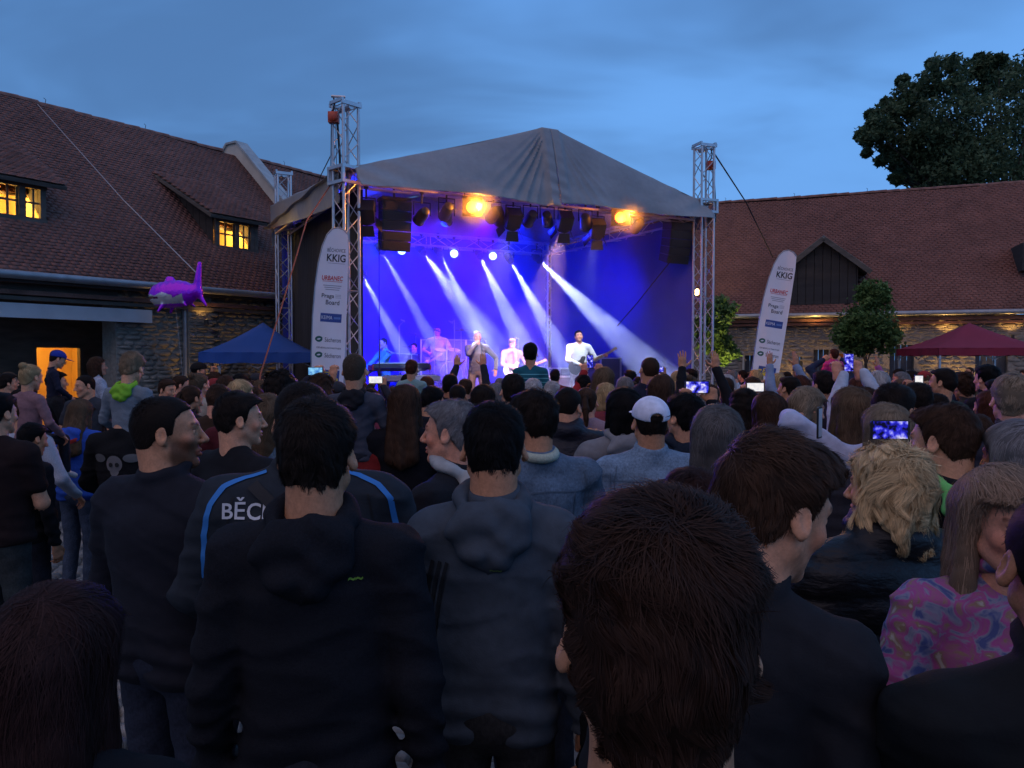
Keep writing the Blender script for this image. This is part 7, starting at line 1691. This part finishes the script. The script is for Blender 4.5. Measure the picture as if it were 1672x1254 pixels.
SPEC = [  # px, top y, distance, hair, colour, garment variant, label
    (662, 628, 4.9, 'long', 'brown', 1, (.010, .010, .013), 'woman with long brown hair in a black top printed on the shoulder'),
    (702, 630, 6.0, 'short', 'black', 0, (.012, .014, .022), 'person with short black hair and a white collar near the stage centre'),
    (790, 628, 6.3, 'long', 'dark', 0, (.02, .02, .025), 'woman with long dark hair right of the smiling man'),
    (748, 626, 6.9, 'crop', 'dark', 7, (.015, .015, .03), 'person with cropped dark hair in navy before the singer'),
    (833, 611, 5.8, 'thick', 'dark', 0, BLK, 'tall person with thick dark hair in black before the bass drum'),
    (871, 618, 7.0, 'short', 'white', 4, (.3, .3, .3), 'white haired person left of the cropped man in black'),
    (899, 622, 8.0, 'short', 'white', 1, (.12, .3, .15), 'person in a pale green speckled hat or hair'),
    (924, 630, 4.6, 'crop', 'dark', 3, (.012, .012, .02), 'cropped dark haired man in a black puffer jacket'),
    (960, 632, 5.9, 'pony', 'brown', 2, (.30, .20, .23), 'person with a brown ponytail and a pale pink jumper'),
    (992, 626, 7.0, 'bob', 'blond', 2, (.20, .04, .05), 'short blond haired person in a red jumper'),
    (1020, 616, 8.2, 'bob', 'grey', 4, (.2, .2, .22), 'grey haired person with a bob in a pale jacket'),
    (1079, 612, 6.0, 'long', 'brown', 7, (.10, .015, .03), 'woman with long brown hair in a wine red jacket'),
    (1105, 605, 8.5, 'bob', 'blond', 2, (.30, .03, .05), 'blond person in bright red behind the brown haired woman'),
    (985, 600, 7.5, 'long', 'light', 0, (.05, .04, .05), 'woman with long light hair close to the stage right'),
    (1150, 640, 6.2, 'bob', 'grey', 0, (.05, .05, .06), 'grey bobbed person behind the raised phone'),
    (1215, 638, 5.4, 'wavy', 'dark', 0, (.08, .02, .03), 'woman with wavy dark hair in maroon at the right'),
    (1262, 640, 4.6, 'long', 'brown', 1, (.02, .015, .02), 'long brown haired woman in black right of the right flag foot'),
    (1310, 632, 4.7, 'bob', 'ash', 2, (.015, .015, .018), 'ash haired woman in black looking to the right'),
    (1285, 614, 7.4, 'short', 'dark', 0, (.02, .02, .03), 'short dark haired person in black beside the flag foot'),
    (1345, 605, 6.6, 'short', 'dark', 7, (.03, .02, .03), 'dark haired person in plum below the pink child'),
    (1440, 606, 7.7, 'bob', 'white', 0, (.10, .09, .10), 'white haired person below the small round tree'),
    (1536, 601, 6.8, 'short', 'dark', 1, (.035, .045, .035), 'hooded person in grey green before the red tent'),
    (1580, 610, 7.6, 'curly', 'brown', 0, (.03, .03, .03), 'curly brown haired person under the red tent edge'),
    (1612, 596, 7.3, 'thick', 'black', 7, BLK, 'tall person in black at the right before the dark door'),
    (1656, 612, 3.9, 'thick', 'ash', 0, (.02, .02, .03), 'fair thick haired man in a dark coat at the right edge'),
    (388, 621, 6.5, 'bob', 'blond', 7, (.05, .05, .05), 'blond person left of the blue tent leg'),
    (457, 608, 5.2, 'curly', 'dark', 0, (.02, .02, .03), 'curly dark haired person behind the broad man'),
    (432, 642, 4.4, 'long', 'light', 4, (.08, .13, .18), 'woman with light hair and a rucksack in denim blue'),
    (521, 612, 7.0, 'wavy', 'brown', 2, (.20, .05, .10), 'wavy brown haired person below the left flag'),
    (612, 640, 6.2, 'pony', 'brown', 2, (.25, .05, .08), 'person with a brown ponytail in pink lifting a phone'),
    (143, 611, 8.5, 'crop', 'dark', 5, (.03, .035, .045), 'man in a dark grey t-shirt facing the camera by the doorway'),
    (270, 618, 8.5, 'short', 'brown', 6, (.15, .2, .28), 'person in a light blue shirt facing right by the wall'),
    (159, 583, 11.5, 'bob', 'brown', 4, (.35, .38, .45), 'woman with brown hair standing at the passage in white and navy'),
    (292, 612, 9.5, 'pony', 'brown', 2, (.30, .05, .10), 'person with a pink scarf and ponytail near the pilaster'),
    (44, 690, 5.0, 'short', 'black', 0, BLK, 'short dark person with a small rucksack before the white sweatshirt'),
    (735, 611, 8.0, 'short', 'black', 0, (.01, .01, .015), 'person in black reaching an arm out before the singer'),
    (955, 612, 8.2, 'thick', 'black', 7, (.02, .02, .02), 'black haired person next to the red sleeve'),
    (1190, 612, 8.8, 'bob', 'white', 2, (.30, .30, .38), 'white haired person in a pale top behind the flag'),
]
for px, ty, Y, h_, c_, vi, tcol, lab in SPEC:
    yw = None
    if 'facing the camera' in lab: yw = 175
    if 'looking to the right' in lab or 'facing right' in lab: yw = -75
    crowd(px, ty, Y, (h_, c_), VAR[vi], yw, lab, rc, tc=tcol, q=1 if Y < 9 else 0)
# hats and hoods on some
def armed(px, ty, Y, arms, tcol, lab, look=('short', 'dark'), top='jacket', seed=101, yaw=None, ph=None):
    t = crowd(px, ty, Y, look, (top, arms, seed), yaw, lab, rc, tc=tcol, head=(4, 0, 0)); return t
def hand_of(t, side, arms):
    a = solve_arms(arms)[0 if side < 0 else 1]; return Matrix.Translation(t.location) @ t.rotation_euler.to_matrix().to_4x4() @ Matrix.Diagonal((*t.scale, 1)) @ Vector(a[2])
def holding(px, py, Y, H, lab, plab, tcol, look, land=True, kind='stage', two=True, dx=0, seed=102, top='jacket'):
    """a person whose hand is at the photo's phone position"""
    w_ = at(px, py, Y); sc = H/1.8; off = Vector((dx, -.30, 0)); loc = Vector((w_.x+off.x, w_.y+off.y, 0)); yw = -math.degrees(math.atan2(.4-loc.x, 17-loc.y))
    Mi = (Matrix.Translation(loc) @ Matrix.Rotation(R(yw), 4, 'Z') @ Matrix.Scale(sc, 4)).inverted(); l = Mi @ w_; l.z -= .09
    a1 = dict(wrist=(l.x+.07, l.y, l.z), hint=(.8, 0, -.6), hand='grip', kind='phone'); a0 = dict(wrist=(l.x-.07, l.y, l.z), hint=(-.8, 0, -.6), hand='grip', kind='phone') if two else 'down'
    t = crowd(loc.x, 0, loc.y, look, (top, (a0, a1), seed), yw, lab, rc, tc=tcol, H=H, head=(6, 0, 0)) ; 
    phone(w_ + Vector((0, -.02, 0)), plab, land, kind, -3, 1.0); return t
_ch = crowd
def crowd(px, topy, Y, look=None, var=None, yaw=None, label=None, rnd=random, **ov):
    return _ch(px, topy, Y, look, var, yaw, label, rnd, **ov)
holding(1137, 632, 4.6, 1.60, 'short person lifting a phone with a gold rim before the barn', 'phone with a lit blue picture held up at the centre right', BLK, ('short', 'brown'), seed=103)
holding(1384, 592, 6.0, 1.74, 'person raising a phone upright before the small tree', 'upright phone with a bright blue picture', (.40, .43, .5), ('short', 'brown'), False, 'stage', seed=104)
holding(1498, 626, 6.6, 1.66, 'person holding a small upright phone before the red tent', 'small upright phone with a pale picture', (.25, .25, .28), ('short', 'dark'), False, 'white', seed=105)
holding(516, 606, 7.2, 1.70, 'person holding up a phone in front of the left flag', 'phone with a turquoise picture before the left flag', (.02, .02, .03), ('thick', 'dark'), True, 'blue', seed=106)
holding(614, 620, 7.6, 1.66, 'person filming with raised hands left of the toddler', 'bright white phone left of the toddler', (.02, .02, .03), ('long', 'dark'), True, 'white', seed=107)
holding(1074, 603, 9.6, 1.72, 'person filming near the right end of the stage', 'small bright phone beside the tall man in navy', BLK, ('short', 'dark'), True, 'stage', seed=108)
holding(1232, 632, 6.2, 1.62, 'person in pale sleeves holding a phone up level', 'white glowing phone held up below the right flag', (.35, .36, .38), ('long', 'dark'), True, 'white', seed=109)
holding(963, 590, 8.3, 1.70, 'person in red sleeves filming the guitarist', 'upright phone held against the guitarist', (.30, .02, .02), ('pony', 'dark'), False, 'stage', seed=110)
for px, Y, lab, col_, sd_ in ((1160, 6.8, 'person in black with both hands on the head before the right tower', BLK, 111), (1300, 8.5, 'person with a hand raised in front of the right flag', (.2, .25, .35), 113), (1445, 9.5, 'person in pink waving under the small tree', (.35, .1, .25), 114), (760, 8.8, 'person waving both hands before the singer', (.02, .02, .03), 115)):
    crowd(px, 628 if Y < 7 else 618, Y, ('short', 'brown') if sd_ % 2 else ('pony', 'light'), ('jacket', ('high', 'high') if sd_ % 2 else ('down', 'high'), sd_), None, lab, rc, tc=col_)
crowd(1057, 581, 7.6, ('crop', 'brown'), ('jacket', ('down', 'down'), 98), 0, 'tall man with cropped brown hair in a navy jumper above the crowd', rc, tc=(.012, .015, .035))
# photographer on the left by the pilaster, on a low crate
p = at(324, 592, 12.4); person((p.x, p.y, .0), yaw=-70, H=p.z, hair='short', hc='black', top='jacket', tc=BLK, arms=('cam', 'cam'), seed=117, label='photographer in black standing with a camera by the pilaster', q=1, cap=('beanie', (.01, .01, .01), False))
# fill: staggered rows up to the stage
def clear(x, y, r_): return all((x-a)**2*1.5 + (y-b)**2 > r_*r_ for a, b in TAKEN)
PROT = [(208, 5.3, 45), (126, 6.4, 50), (45, 5.7, 32), (86, 9.1, 32), (143, 8.5, 30), (579, 5, 45), (672, 7.7, 38), (866, 8.7, 38), (1361, 12.6, 26), (779, 16, 14), (1137, 4.7, 30), (1384, 6.1, 22), (1057, 7.7, 28), (516, 7.3, 22), (612, 7.7, 22), (1232, 6.3, 25), (946, 16, 10)]
Y = 4.9; row = 0
VARF = VAR
while Y < 17.5:
    half = .70*Y + .3; x = -half + rc.uniform(0, .3)
    while x < half:
        yy = Y + rc.uniform(-.18, .18); px = CX + FPX*x/yy; ok = True
        # the stage and the open yard on the left stay free
        rel = Vector((x, yy, 0)) - FL; a_, d_ = rel.dot(E1), rel.dot(E2)
        if d_ > -.75 and -.8 < a_ < SW+.6: ok = False
        if Vector((x, yy, 0)).dot(LN) > LC-1.0: ok = False
        if px < 330 and (yy < 4.6 or (90 < px < 200 and yy < 8.4) or yy > 8 and rc.random() < .75 or px < 300 and rc.random() < .55): ok = False
        if d_ > 1.5 and rc.random() < .5: ok = False
        if any(abs(px-a) < w_ + 90/yy and yy < b_ for a, b_, w_ in PROT): ok = False
        if yy < 4.6 and (px < 560 or 1290 < px < 1370): ok = False
        if yy > 13.0 and x < 3: ok = False
        if yy > 11 and rc.random() < .4: ok = False
        if ok and clear(x, yy, .40 if yy > 5 else .5):
            Hh = rc.choice([1.56, 1.60, 1.64, 1.68, 1.70, 1.73, 1.76, 1.79]) + rc.uniform(-.02, .02)
            if yy > 8: Hh = min(Hh, 1.76)
            crowd(x, 0, yy, rnd=rc, H=Hh)
        x += rc.uniform(.50, .85) if yy > 5 else rc.uniform(.6, .9)
    Y += .62 if Y < 10 else .85
print('PEOPLE', sum(1 for o in C.objects if o.name.startswith('person') and o.parent is None), 'OBJS', len(C.objects), 'tris', sum(sum(len(p.vertices)-2 for p in o.data.polygons) for o in []) )
